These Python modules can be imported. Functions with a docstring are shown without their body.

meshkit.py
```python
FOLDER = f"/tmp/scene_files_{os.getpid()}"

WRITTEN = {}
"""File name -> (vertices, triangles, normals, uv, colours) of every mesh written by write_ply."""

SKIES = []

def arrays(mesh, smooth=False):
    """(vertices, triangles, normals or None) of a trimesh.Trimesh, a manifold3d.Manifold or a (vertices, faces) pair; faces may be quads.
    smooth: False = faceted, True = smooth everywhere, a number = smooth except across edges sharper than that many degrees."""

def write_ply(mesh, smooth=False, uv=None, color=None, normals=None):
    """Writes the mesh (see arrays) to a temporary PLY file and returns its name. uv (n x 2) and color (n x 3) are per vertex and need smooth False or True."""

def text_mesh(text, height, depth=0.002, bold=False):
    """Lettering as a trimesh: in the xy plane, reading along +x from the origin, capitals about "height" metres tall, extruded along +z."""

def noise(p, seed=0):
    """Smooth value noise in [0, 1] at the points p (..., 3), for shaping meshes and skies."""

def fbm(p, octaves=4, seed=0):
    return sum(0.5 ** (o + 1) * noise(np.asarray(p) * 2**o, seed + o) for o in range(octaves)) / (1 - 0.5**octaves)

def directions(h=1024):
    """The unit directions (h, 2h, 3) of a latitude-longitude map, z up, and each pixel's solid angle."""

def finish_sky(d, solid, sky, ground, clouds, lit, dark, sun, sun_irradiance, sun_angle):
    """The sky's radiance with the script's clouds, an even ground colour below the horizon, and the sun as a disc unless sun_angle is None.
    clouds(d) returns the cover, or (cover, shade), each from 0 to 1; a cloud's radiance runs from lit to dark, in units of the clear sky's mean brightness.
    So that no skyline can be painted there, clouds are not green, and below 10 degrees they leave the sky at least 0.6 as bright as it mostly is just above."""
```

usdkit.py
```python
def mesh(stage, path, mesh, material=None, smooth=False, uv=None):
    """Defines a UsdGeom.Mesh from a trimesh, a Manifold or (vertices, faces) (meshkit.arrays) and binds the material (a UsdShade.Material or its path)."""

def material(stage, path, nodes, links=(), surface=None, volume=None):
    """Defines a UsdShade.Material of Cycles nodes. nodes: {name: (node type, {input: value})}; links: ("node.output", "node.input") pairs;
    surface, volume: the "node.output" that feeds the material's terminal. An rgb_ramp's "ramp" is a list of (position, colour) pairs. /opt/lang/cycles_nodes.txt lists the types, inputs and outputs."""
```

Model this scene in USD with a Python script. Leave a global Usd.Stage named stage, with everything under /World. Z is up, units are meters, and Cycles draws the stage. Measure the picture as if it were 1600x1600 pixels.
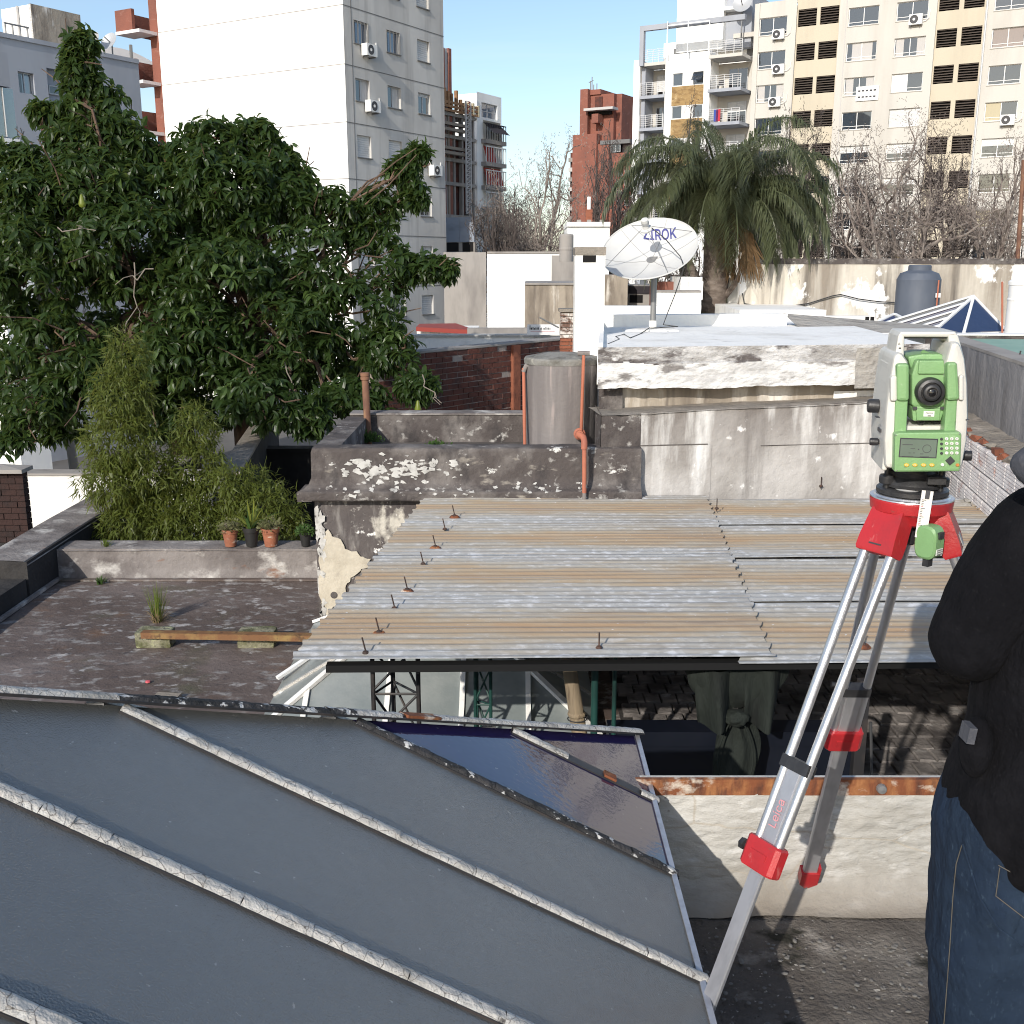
import math, random
import numpy as np, trimesh, manifold3d, usdkit, meshkit
from pxr import Usd, UsdGeom, UsdLux, UsdShade, Sdf, Gf
stage = Usd.Stage.CreateInMemory()
UsdGeom.SetStageUpAxis(stage, 'Z'); UsdGeom.SetStageMetersPerUnit(stage, 1.0)
world = UsdGeom.Xform.Define(stage, '/World'); stage.SetDefaultPrim(world.GetPrim())
UsdGeom.Scope.Define(stage, '/World/Looks')
RND = random.Random(7); NR = np.random.RandomState(11)
# ---------------------------------------------------------------- camera
F, PITCH, CAMZ = 1660.0, math.radians(13.2), 1.75
cam = UsdGeom.Camera.Define(stage, '/World/camera')
cam.CreateHorizontalApertureAttr(36.0); cam.CreateVerticalApertureAttr(36.0)
cam.CreateFocalLengthAttr(36.0 * F / 1600); cam.CreateClippingRangeAttr((0.05, 5000.0))
cam.AddTranslateOp().Set((0, 0, CAMZ)); cam.AddRotateXOp().Set(90 - math.degrees(PITCH))
cam.CreateExposureAttr(0.24)
# ---------------------------------------------------------------- sky and sun
SUN_AZ, SUN_EL = math.radians(180 + 24), math.radians(26)      # azimuth clockwise from +y
sd = np.array([math.sin(SUN_AZ) * math.cos(SUN_EL), math.cos(SUN_AZ) * math.cos(SUN_EL), math.sin(SUN_EL)])
sun = UsdLux.DistantLight.Define(stage, '/World/sun')
sun.CreateIntensityAttr(0.94); sun.CreateAngleAttr(0.5); sun.CreateColorAttr((1.0, 0.94, 0.85)); sun.CreateNormalizeAttr(True)
zax = Gf.Vec3d(*sd); xax = Gf.Cross(Gf.Vec3d(0, 0, 1), zax).GetNormalized(); yax = Gf.Cross(zax, xax)
sun.AddTransformOp().Set(Gf.Matrix4d(xax[0], xax[1], xax[2], 0, yax[0], yax[1], yax[2], 0, zax[0], zax[1], zax[2], 0, 0, 0, 0, 1))
skym = usdkit.material(stage, '/World/Looks/sky_look', {
    'sky': ('sky_texture', {'sky_type': 'single_scattering', 'sun_disc': False, 'sun_elevation': SUN_EL, 'sun_rotation': math.atan2(sd[0], sd[1]), 'altitude': 50.0, 'air_density': 1.0, 'aerosol_density': 1.0, 'ozone_density': 1.6}),
    'tc': ('texture_coordinate', {}), 'mp': ('mapping', {'scale': (1.2, 1.2, 9.0), 'rotation': (0.0, 0.12, 0.0)}),
    'n': ('noise_texture', {'scale': 1.3, 'detail': 6.0, 'roughness': 0.55, 'distortion': 0.6}),
    'mr': ('map_range', {'from_min': 0.48, 'from_max': 0.80, 'to_min': 0.0, 'to_max': 0.30, 'clamp': True}),
    'mx': ('mix', {'mix_type': 'mix', 'color2': (5.6, 6.0, 6.5)}),
    'bg': ('background_shader', {'strength': 0.148})},
    [('tc.generated', 'mp.vector'), ('mp.vector', 'n.vector'), ('n.fac', 'mr.value'), ('mr.result', 'mx.fac'), ('sky.color', 'mx.color1'), ('mx.color', 'bg.color')], surface='bg.background')
dome = UsdLux.DomeLight.Define(stage, '/World/sky'); dome.CreateIntensityAttr(1.0)
UsdShade.MaterialBindingAPI.Apply(dome.GetPrim()).Bind(skym)
dome.GetPrim().SetCustomDataByKey('kind', 'structure')
# ---------------------------------------------------------------- photo measurements -> places
CP, SP = math.cos(PITCH), math.sin(PITCH); CAM = np.array([0, 0, CAMZ])
def ray(x, y):
    u, v = (x - 800) / F, (y - 800) / F
    return np.array([u, CP - v * SP, -SP - v * CP])
def aty(x, y, Y): d = ray(x, y); return CAM + d * (Y / d[1])
def atz(x, y, Z): d = ray(x, y); return CAM + d * ((Z - CAMZ) / d[2])
def atp(x, y, p, n):
    d = ray(x, y); return CAM + d * (np.dot(np.asarray(p) - CAM, n) / np.dot(d, n))
def V(*a): return np.array(a, float)
def unit(v): v = np.asarray(v, float); return v / np.linalg.norm(v)
# ---------------------------------------------------------------- mesh builder
BOXF = np.array([[0,2,1],[0,3,2],[4,5,6],[4,6,7],[0,1,5],[0,5,4],[1,2,6],[1,6,5],[2,3,7],[2,7,6],[3,0,4],[3,4,7]])
class MB:
    def __init__(s): s.v, s.f, s.n = [], [], 0
    def add(s, v, f):
        v, f = np.asarray(v, float), np.asarray(f, int)
        if f.ndim == 2 and f.shape[1] == 4: f = np.vstack([f[:, [0, 1, 2]], f[:, [0, 2, 3]]])
        s.v.append(v); s.f.append(f + s.n); s.n += len(v); return s
    def mesh(s, m): return s.add(m.vertices, m.faces)
    def bx(s, x0, x1, y0, y1, z0, z1):
        return s.add([[x0,y0,z0],[x1,y0,z0],[x1,y1,z0],[x0,y1,z0],[x0,y0,z1],[x1,y0,z1],[x1,y1,z1],[x0,y1,z1]], BOXF)
    def ob(s, o, ax, ay, az):      # box from corner o along three edge vectors
        o, ax, ay, az = map(np.asarray, (o, ax, ay, az))
        return s.add([o, o+ax, o+ax+ay, o+ay, o+az, o+ax+az, o+ax+ay+az, o+ay+az], BOXF)
    def beam(s, p, q, w, h, up=(0, 0, 1)):    # bar from p to q, w wide, h high, centred
        p, q = np.asarray(p, float), np.asarray(q, float); d = q - p
        a = np.cross(d, up); a = a / max(np.linalg.norm(a), 1e-9) * w; b = unit(np.cross(a, d)) * h
        return s.ob(p - a/2 - b/2, d, a, b) if np.dot(np.cross(d, a), b) > 0 else s.ob(p + a/2 - b/2, d, -a, b)
    def quad(s, a, b, c, d): return s.add([a, b, c, d], [[0,1,2],[0,2,3]])
    def tri(s, a, b, c): return s.add([a, b, c], [[0,1,2]])
    def tube(s, pts, r, n=8, cap=True):
        pts = np.asarray(pts, float); k = len(pts); r = np.broadcast_to(np.asarray(r, float), (k,))
        t = np.gradient(pts, axis=0) if k > 2 else np.array([pts[1]-pts[0]]*2)
        t /= np.maximum(np.linalg.norm(t, axis=1, keepdims=True), 1e-9)
        ref = V(0, 0, 1) if abs(t[0][2]) < .9 else V(1, 0, 0); V0, vs = None, []
        for i in range(k):
            a = np.cross(t[i], ref if V0 is None else np.cross(V0, t[i])); a = unit(a) if V0 is None else unit(np.cross(np.cross(t[i], V0), t[i])); V0 = a
            b = np.cross(t[i], a); th = np.arange(n) * 2 * math.pi / n
            vs.append(pts[i] + r[i] * (np.cos(th)[:, None] * a + np.sin(th)[:, None] * b))
        f = [[i*n+j, i*n+(j+1) % n, (i+1)*n+(j+1) % n, (i+1)*n+j] for i in range(k-1) for j in range(n)]
        f = np.array(f); f = np.vstack([f[:, [0,1,2]], f[:, [0,2,3]]]); v = np.vstack(vs)
        if cap:
            v = np.vstack([v, pts[0], pts[-1]]); m = k * n
            f = np.vstack([f, [[m, (j+1) % n, j] for j in range(n)], [[m+1, (k-1)*n+j, (k-1)*n+(j+1) % n] for j in range(n)]])
        return s.add(v, f)
    def lathe(s, c, prof, n=24, axis=(0, 0, 1), xa=None):       # prof: (radius, height) pairs
        az = unit(axis); a = unit(np.cross(az, V(0, 1, 0) if abs(az[1]) < .9 else V(1, 0, 0))) if xa is None else unit(xa); b = np.cross(az, a); c = np.asarray(c, float)
        th = np.arange(n) * 2 * math.pi / n; ring = np.cos(th)[:, None] * a + np.sin(th)[:, None] * b
        v = np.vstack([c + r * ring + h * az for r, h in prof]); k = len(prof)
        f = np.array([[i*n+j, i*n+(j+1) % n, (i+1)*n+(j+1) % n, (i+1)*n+j] for i in range(k-1) for j in range(n)])
        return s.add(v, f)
    def prism(s, poly, o, ax, ay, az):     # 2D outline (counter-clockwise) in ax, ay, extruded along az
        o, ax, ay, az = (np.asarray(x, float) for x in (o, ax, ay, az))
        from shapely.geometry import Polygon
        P = Polygon(poly) if not hasattr(poly, 'exterior') else poly
        vv, ff = trimesh.creation.triangulate_polygon(P, engine='earcut'); k = len(vv)
        base = o + vv[:, :1] * ax + vv[:, 1:2] * ay
        s.add(np.vstack([base, base + az]), np.vstack([ff[:, ::-1], ff + k]))
        for ringc in [P.exterior.coords] + [i.coords for i in P.interiors]:
            r = np.array(ringc)[:-1]; b = o + r[:, :1] * ax + r[:, 1:2] * ay; m = len(r)
            s.add(np.vstack([b, b + az]), [[i, (i+1) % m, m+(i+1) % m, m+i] for i in range(m)])
        return s
    def get(s): return np.vstack(s.v), np.vstack(s.f)
    def move(s, fn): s.v = [fn(v) for v in s.v]; return s
# ---------------------------------------------------------------- scene tree
COUNT, FRAME, GROUPED = {}, {}, {}
def fresh(parent, name):
    k = COUNT.get((parent, name), 0); COUNT[(parent, name)] = k + 1
    return f'{parent}/{name}' + (f'_{k:03d}' if k else '')
def keys(p, **kw):
    for k, v in kw.items():
        if v: p.SetCustomDataByKey(k, v)
def thing(name, label=None, cat=None, loc=(0, 0, 0), rot=0.0, group=None, kind=None):
    x = UsdGeom.Xform.Define(stage, fresh('/World', name)); x.AddTranslateOp().Set(tuple(float(c) for c in loc))
    if rot: x.AddRotateZOp().Set(float(rot))
    keys(x.GetPrim(), label=label, category=cat, group=group, kind=kind)
    a = math.radians(rot); FRAME[str(x.GetPath())] = (np.asarray(loc, float), np.array([[math.cos(a), -math.sin(a), 0], [math.sin(a), math.cos(a), 0], [0, 0, 1]]))
    return str(x.GetPath())
def put(parent, name, mb, mat, smooth=False, label=None, kind=None, local=False, group=None, cat=None):
    v, f = mb.get() if isinstance(mb, MB) else (np.asarray(mb[0]), np.asarray(mb[1]))
    top = '/'.join(parent.split('/')[:3])
    if top in FRAME and not local: loc, R = FRAME[top]; v = (v - loc) @ R
    m = usdkit.mesh(stage, fresh(parent, name), (v, f), M[mat] if isinstance(mat, str) else mat, smooth=smooth)
    keys(m.GetPrim(), label=label, kind=kind, group=group, category=cat)
    return str(m.GetPath())
def solo(name, mb, mat, label=None, cat=None, group=None, kind=None, smooth=False):
    return put('/World', name, mb, mat, smooth, label, kind, False, group, cat)
def copy_of(src, name, label, cat, loc, rot=0.0, group=None, scale=None):
    x = UsdGeom.Xform.Define(stage, fresh('/World', name)); x.AddTranslateOp().Set(tuple(float(c) for c in loc)); x.AddRotateZOp().Set(float(rot))
    if scale: x.AddScaleOp().Set(tuple(scale))
    x.GetPrim().GetReferences().AddInternalReference(src)
    x.GetPrim().SetInstanceable(True); keys(x.GetPrim(), label=label, category=cat, group=group)
    return str(x.GetPath())
# ---------------------------------------------------------------- materials
M = {}
def mk(name, base, layers=(), rough=0.8, bump=None, metal=0.0, spec=0.3, island=0.0, obj=False, **extra):
    """base colour, then layers mixed over it: ('n', colour, scale xyz, lo, hi[, detail]) noise; ('c', colour, scale, width) cracks; ('z', colour, z0, z1, jitter) up to height;
    ('s', colour, period, offset, lo, hi) bands along y. bump: list of (scale xyz, distance[, detail])"""
    nd, ln = {'g': ('geometry', {}), 'p': ('principled_bsdf', {'roughness': rough, 'metallic': metal, 'specular_ior_level': spec, **extra})}, []
    src = 'g.position'
    if obj: nd['tc'] = ('texture_coordinate', {}); src = 'tc.object'
    nd['c0'] = ('color', {'value': base}); cur = 'c0.color'
    for i, L in enumerate(layers):
        k, col = L[0], L[1]
        if k == 'n':
            nd[f'm{i}'] = ('mapping', {'scale': L[2], 'location': (i * 3.7, i * 1.3, i * 2.1)}); nd[f'n{i}'] = ('noise_texture', {'scale': 1.0, 'detail': float(L[5]) if len(L) > 5 else 5.0, 'roughness': 0.6})
            nd[f'r{i}'] = ('map_range', {'from_min': L[3], 'from_max': L[4], 'clamp': True})
            ln += [(src, f'm{i}.vector'), (f'm{i}.vector', f'n{i}.vector'), (f'n{i}.fac', f'r{i}.value')]
        elif k == 'c':
            nd[f'm{i}'] = ('mapping', {'scale': L[2]}); nd[f'w{i}'] = ('noise_texture', {'scale': 1.5, 'detail': 3.0}); nd[f'a{i}'] = ('mix', {'mix_type': 'mix', 'fac': 0.18})
            nd[f'n{i}'] = ('voronoi_texture', {'feature': 'distance_to_edge', 'scale': 1.0}); nd[f'r{i}'] = ('map_range', {'from_min': 0.0, 'from_max': L[3], 'to_min': 1.0, 'to_max': 0.0, 'clamp': True})
            ln += [(src, f'm{i}.vector'), (f'm{i}.vector', f'w{i}.vector'), (f'm{i}.vector', f'a{i}.color1'), (f'w{i}.color', f'a{i}.color2'), (f'a{i}.color', f'n{i}.vector'), (f'n{i}.distance', f'r{i}.value')]
        elif k == 'z':
            nd[f's{i}'] = ('separate_xyz', {}); nd[f'n{i}'] = ('noise_texture', {'scale': 5.0, 'detail': 6.0}); nd[f'j{i}'] = ('math', {'math_type': 'multiply_add', 'value2': -L[4]})
            nd[f'r{i}'] = ('map_range', {'from_min': L[2] - L[4] / 2, 'from_max': L[3] - L[4] / 2, 'to_min': 1.0, 'to_max': 0.0, 'clamp': True})
            ln += [(src, f's{i}.vector'), (src, f'n{i}.vector'), (f'n{i}.fac', f'j{i}.value1'), (f's{i}.z', f'j{i}.value3'), (f'j{i}.value', f'r{i}.value')]
        elif k == 's':
            nd[f's{i}'] = ('separate_xyz', {}); nd[f'a{i}'] = ('math', {'math_type': 'multiply_add', 'value2': 1.0 / L[2], 'value3': L[3]}); nd[f'b{i}'] = ('math', {'math_type': 'pingpong', 'value2': 0.5})
            nd[f'm{i}'] = ('mapping', {'scale': (0.9, 5.0, 1.0)}); nd[f'n{i}'] = ('noise_texture', {'scale': 2.0, 'detail': 6.0, 'roughness': 0.65}); nd[f'j{i}'] = ('math', {'math_type': 'multiply_add', 'value2': 0.95})
            nd[f'r{i}'] = ('map_range', {'from_min': L[4], 'from_max': L[5], 'to_max': L[6] if len(L) > 6 else 1.0, 'clamp': True})
            ln += [(src, f's{i}.vector'), (f's{i}.y', f'a{i}.value1'), (f'a{i}.value', f'b{i}.value1'), (src, f'm{i}.vector'), (f'm{i}.vector', f'n{i}.vector'), (f'n{i}.fac', f'j{i}.value1'), (f'b{i}.value', f'j{i}.value3'), (f'j{i}.value', f'r{i}.value')]
        nd[f'x{i}'] = ('mix', {'mix_type': 'mix', 'color2': col}); ln += [(f'r{i}.result', f'x{i}.fac'), (cur, f'x{i}.color1')]; cur = f'x{i}.color'
    if island:
        nd['ri'] = ('map_range', {'to_min': 1 - island, 'to_max': 1 + island}); nd['h'] = ('hsv', {}); ln += [('g.random_per_island', 'ri.value'), ('ri.result', 'h.value'), (cur, 'h.color')]; cur = 'h.color'
    ln.append((cur, 'p.base_color')); prev = None
    for i, B in enumerate(bump or ()):
        nd[f'bm{i}'] = ('mapping', {'scale': B[0]}); nd[f'bn{i}'] = ('noise_texture', {'scale': 1.0, 'detail': float(B[2]) if len(B) > 2 else 6.0, 'roughness': 0.6}); nd[f'bb{i}'] = ('bump', {'distance': B[1], 'strength': 1.0, 'use_object_space': False})
        ln += [(src, f'bm{i}.vector'), (f'bm{i}.vector', f'bn{i}.vector'), (f'bn{i}.fac', f'bb{i}.height')]
        if prev: ln.append((prev, f'bb{i}.normal'))
        prev = f'bb{i}.normal'
    if prev: ln.append((prev, 'p.normal'))
    M[name] = usdkit.material(stage, f'/World/Looks/{name}', nd, ln, surface='p.BSDF'); return M[name]
def leafmat(name, col, col2, trans=0.3, rough=0.4, spec=0.5, back=1.6):
    nd = {'g': ('geometry', {}), 'mx': ('mix', {'mix_type': 'mix', 'color1': col, 'color2': col2}), 'p': ('principled_bsdf', {'roughness': rough, 'specular_ior_level': spec}),
          'tr': ('translucent_bsdf', {'color': tuple(min(1, c * back) for c in col2)}), 'mc': ('mix_closure', {'fac': trans})}
    M[name] = usdkit.material(stage, f'/World/Looks/{name}', nd, [('g.random_per_island', 'mx.fac'), ('mx.color', 'p.base_color'), ('p.BSDF', 'mc.closure1'), ('tr.BSDF', 'mc.closure2')], surface='mc.closure')
def panemat(name, tint, rough=0.02, dark=(0.02, 0.025, 0.03), see=0.35):
    nd = {'fr': ('fresnel', {'IOR': 1.5}), 'ad': ('math', {'math_type': 'multiply_add', 'value2': 2.2, 'value3': 0.04, 'use_clamp': True}), 't': ('transparent_bsdf', {'color': tint}), 'd': ('diffuse_bsdf', {'color': dark}),
          'm1': ('mix_closure', {'fac': see}), 'gl': ('glossy_bsdf', {'color': (0.9, 0.92, 0.95), 'roughness': rough}), 'mc': ('mix_closure', {})}
    M[name] = usdkit.material(stage, f'/World/Looks/{name}', nd, [('d.BSDF', 'm1.closure1'), ('t.BSDF', 'm1.closure2'), ('fr.fac', 'ad.value1'), ('ad.value', 'mc.fac'), ('m1.closure', 'mc.closure1'), ('gl.BSDF', 'mc.closure2')], surface='mc.closure')
# plaster, paint, stone
mk('white_paint', (0.80, 0.79, 0.76), [('n', (0.60, 0.58, 0.54), (1.5, 1.5, .6), .52, .75), ('n', (0.40, 0.38, 0.35), (6, 6, .7), .62, .8)], .85, [((9, 9, 9), .01)])
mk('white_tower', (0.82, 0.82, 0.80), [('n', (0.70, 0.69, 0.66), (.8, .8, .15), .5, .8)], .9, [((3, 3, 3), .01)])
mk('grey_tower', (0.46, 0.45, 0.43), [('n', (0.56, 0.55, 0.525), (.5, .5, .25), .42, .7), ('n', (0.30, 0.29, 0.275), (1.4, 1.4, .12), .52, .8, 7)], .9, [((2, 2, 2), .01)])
mk('grey_left', (0.34, 0.36, 0.40), [('n', (0.27, 0.28, 0.31), (.6, .6, .2), .45, .75)], .9)
mk('apart_white', (0.53, 0.51, 0.47), [('n', (0.45, 0.425, 0.385), (.7, .7, .1), .48, .75, 6), ('n', (0.48, 0.45, 0.41), (1.6, 1.6, .08), .62, .85, 6)], .9)
mk('apart_cream', (0.52, 0.465, 0.365), [('n', (0.44, 0.395, 0.31), (.8, .8, .1), .45, .8)], .9)
mk('stone_tan', (0.33, 0.22, 0.10), [('n', (0.18, 0.11, 0.05), (2, 2, 4), .45, .7), ('n', (0.48, 0.36, 0.20), (3, 3, 5), .55, .75)], .9, [((4, 4, 6), .05)])
mk('joint_dark', (0.16, 0.16, 0.16), (), .95)
mk('tower_brick', (0.235, 0.092, 0.066), [('n', (0.16, 0.072, 0.056), (.5, .5, .4), .45, .7), ('n', (0.33, 0.185, 0.15), (1.5, 1.5, 3), .58, .8)], .9, [((6, 6, 12), .02)])
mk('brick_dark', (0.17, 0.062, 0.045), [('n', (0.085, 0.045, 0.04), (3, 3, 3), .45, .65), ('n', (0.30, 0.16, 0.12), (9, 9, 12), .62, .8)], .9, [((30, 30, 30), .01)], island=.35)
mk('brick_red', (0.36, 0.13, 0.075), [('n', (0.22, 0.08, 0.05), (6, 6, 6), .45, .7)], .9, [((30, 30, 30), .01)], island=.3)
mk('mortar', (0.30, 0.26, 0.23), [('n', (0.16, 0.13, 0.12), (4, 4, 4), .45, .7)], .95, [((30, 30, 30), .01)])
mk('old_pier', (0.62, 0.58, 0.54), [('n', (0.15, 0.09, 0.07), (9, 9, 14), .44, .56), ('n', (0.74, 0.72, 0.70), (5, 5, 9), .56, .66)], .9, [((20, 20, 20), .02)])
# weathered house fronts: dark mould with flakes of white paint left
mk('black_mould', (0.082, 0.070, 0.066), [('n', (0.19, 0.172, 0.16), (3.0, 3.0, 2.6), .47, .66, 9), ('n', (0.045, 0.04, 0.04), (5, 5, 3), .53, .68, 8), ('n', (0.40, 0.385, 0.36), (11, 11, 14), .60, .70, 9), ('n', (0.30, 0.27, 0.23), (4, 4, 9), .62, .72, 8), ('n', (0.60, 0.59, 0.56), (4.2, 4.2, 6.5), .655, .68, 9), ('n', (0.04, 0.035, 0.035), (9, 9, 2), .62, .8)], .9, [((14, 14, 14), .02, 7)])
mk('wall_flaked', (0.098, 0.086, 0.083), [('n', (0.40, 0.38, 0.355), (4.5, 3, 1.0), .47, .66, 8), ('n', (0.07, 0.06, 0.06), (5, 5, .9), .52, .64, 7), ('n', (0.42, 0.40, 0.37), (16, 16, 16), .60, .70, 8), ('n', (0.52, 0.49, 0.43), (2.3, 2.3, 1.5), .51, .56, 9), ('n', (0.80, 0.79, 0.76), (7, 7, 7), .66, .69, 7)], .9, [((12, 12, 12), .02, 7)])
mk('stained_wall', (0.47, 0.45, 0.43), [('n', (0.27, 0.25, 0.23), (1.5, 1.5, .9), .46, .66, 6), ('z', (0.17, 0.15, 0.135), .86, .30, .40), ('n', (0.72, 0.71, 0.69), (3.5, 3.5, .5), .53, .68, 6), ('n', (0.15, 0.135, 0.125), (4, 4, .45), .56, .74, 6), ('n', (0.78, 0.77, 0.75), (9, 9, 7), .63, .70, 7)], .9, [((11, 11, 11), .015, 7)])
mk('beige_wall', (0.34, 0.295, 0.24), [('n', (0.19, 0.16, 0.13), (3, 3, .6), .45, .62, 7), ('n', (0.70, 0.66, 0.60), (2.2, 2.2, .5), .56, .66, 7), ('n', (0.10, 0.085, 0.075), (7, 7, .5), .58, .74, 6)], .9, [((9, 9, 9), .012)])
mk('dark_wall', (0.09, 0.08, 0.075), [('n', (0.18, 0.165, 0.15), (2, 2, .7), .45, .7), ('n', (0.045, 0.04, 0.04), (5, 5, .5), .55, .75)], .95, [((15, 15, 15), .02)])
mk('silver_roof', (0.36, 0.34, 0.31), [('n', (0.26, 0.24, 0.215), (4, 9, 9), .47, .64, 7), ('n', (0.22, 0.21, 0.20), (3, 8, 5), .58, .68, 8)], .8, [((10, 22, 22), .03, 7)], spec=.2)
mk('slab_edge', (0.66, 0.655, 0.64), [('n', (0.46, 0.45, 0.44), (3, 3, 9), .50, .68), ('n', (0.20, 0.185, 0.175), (2.6, 2.6, 9), .575, .64, 8)], .7, [((9, 9, 20), .022, 6)], spec=.5)
mk('grey_render', (0.20, 0.195, 0.20), [('n', (0.30, 0.29, 0.29), (7, 7, .7), .48, .70, 6), ('n', (0.095, 0.09, 0.09), (5, 5, .8), .54, .74, 6), ('n', (0.42, 0.40, 0.39), (14, 14, 5), .68, .76)], .9, [((12, 12, 12), .012)])
mk('ledge_mortar', (0.23, 0.205, 0.175), [('n', (0.34, 0.30, 0.26), (5, 5, 5), .5, .7), ('n', (0.12, 0.10, 0.09), (8, 8, 8), .55, .75)], .95, [((20, 20, 20), .02)])
mk('green_roof', (0.20, 0.33, 0.265), [('n', (0.25, 0.38, 0.31), (2, 2, 2), .45, .7), ('n', (0.13, 0.20, 0.17), (6, 6, 6), .62, .75)], .6)
mk('membrane', (0.098, 0.074, 0.064), [('n', (0.16, 0.13, 0.118), (1.1, 1.3, 1), .45, .68), ('n', (0.15, 0.085, 0.05), (2, 2.4, 2), .60, .76, 7), ('n', (0.085, 0.082, 0.05), (1.5, 1.5, 1), .58, .75), ('n', (0.36, 0.345, 0.335), (6, 8, 6), .60, .66, 9), ('n', (0.24, 0.225, 0.215), (9, 15, 6), .55, .66, 6), ('n', (0.06, 0.05, 0.05), (12, 14, 9), .60, .72, 6)], .62, [((8, 9, 6), .016, 8), ((45, 45, 45), .004)], spec=.4)
mk('parapet_grey', (0.22, 0.20, 0.19), [('n', (0.12, 0.105, 0.10), (3, 3, 2), .45, .62, 6), ('n', (0.52, 0.50, 0.47), (3.5, 3.5, 5), .55, .70, 7), ('n', (0.20, 0.10, 0.06), (4, 4, 9), .64, .75)], .9, [((14, 14, 14), .016, 7)])
mk('parapet_white', (0.50, 0.485, 0.45), [('n', (0.37, 0.355, 0.325), (2.5, 2.5, 2.5), .46, .66, 8), ('n', (0.58, 0.57, 0.545), (12, 12, 26), .54, .68, 7), ('n', (0.33, 0.31, 0.275), (1.8, 1.8, 9), .55, .72, 6), ('c', (0.42, 0.38, 0.32), (3, 3, 6), .012), ('n', (0.20, 0.17, 0.14), (14, 14, 20), .70, .76, 6), ('z', (0.24, 0.21, 0.175), 0.0, 0.13, .12)], .85, [((9, 9, 26), .012, 6), ((50, 50, 50), .003)])
mk('roof_floor', (0.115, 0.10, 0.087), [('n', (0.215, 0.195, 0.17), (2.6, 2.6, 2), .46, .66, 8), ('n', (0.36, 0.33, 0.29), (5, 7, 5), .58, .72, 7), ('n', (0.030, 0.029, 0.022), (3.0, 4.6, 3), .535, .60, 10), ('n', (0.10, 0.095, 0.03), (9, 12, 9), .64, .74, 6), ('n', (0.50, 0.47, 0.42), (60, 75, 60), .66, .70, 4), ('n', (0.05, 0.045, 0.035), (50, 60, 50), .66, .72, 4)], .9, [((9, 12, 9), .02, 9), ((70, 70, 70), .012, 6)])
mk('tile', (0.27, 0.245, 0.23), [('n', (0.085, 0.075, 0.072), (4, 4, 4), .42, .62, 7), ('n', (0.46, 0.44, 0.42), (7, 9, 7), .60, .70, 8), ('n', (0.10, 0.085, 0.04), (5, 5, 5), .62, .75)], .9, [((24, 24, 24), .012, 7)], island=.25)
mk('tile_bed', (0.04, 0.036, 0.034), (), .95, [((20, 20, 20), .02)])
mk('soil', (0.05, 0.04, 0.03), [('n', (0.09, 0.07, 0.05), (3, 3, 3), .4, .7)], .95, [((9, 9, 9), .05)])
mk('street', (0.10, 0.095, 0.09), [('n', (0.16, 0.15, 0.14), (.2, .2, .2), .4, .7)], .95)
mk('tar', (0.022, 0.021, 0.022), [('n', (0.04, 0.038, 0.037), (2, 2, 1), .45, .7)], .9, [((12, 12, 12), .02)])  # near-black base that carries the shade of sunless faces
mk('mottled_band', (0.56, 0.55, 0.54), [('n', (0.34, 0.325, 0.31), (4, 4, 12), .42, .58, 8), ('n', (0.13, 0.115, 0.11), (2.6, 2.6, 7), .50, .58, 8), ('n', (0.66, 0.65, 0.64), (7, 7, 16), .58, .66, 7)], .75, [((14, 14, 30), .03, 7)])
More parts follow.
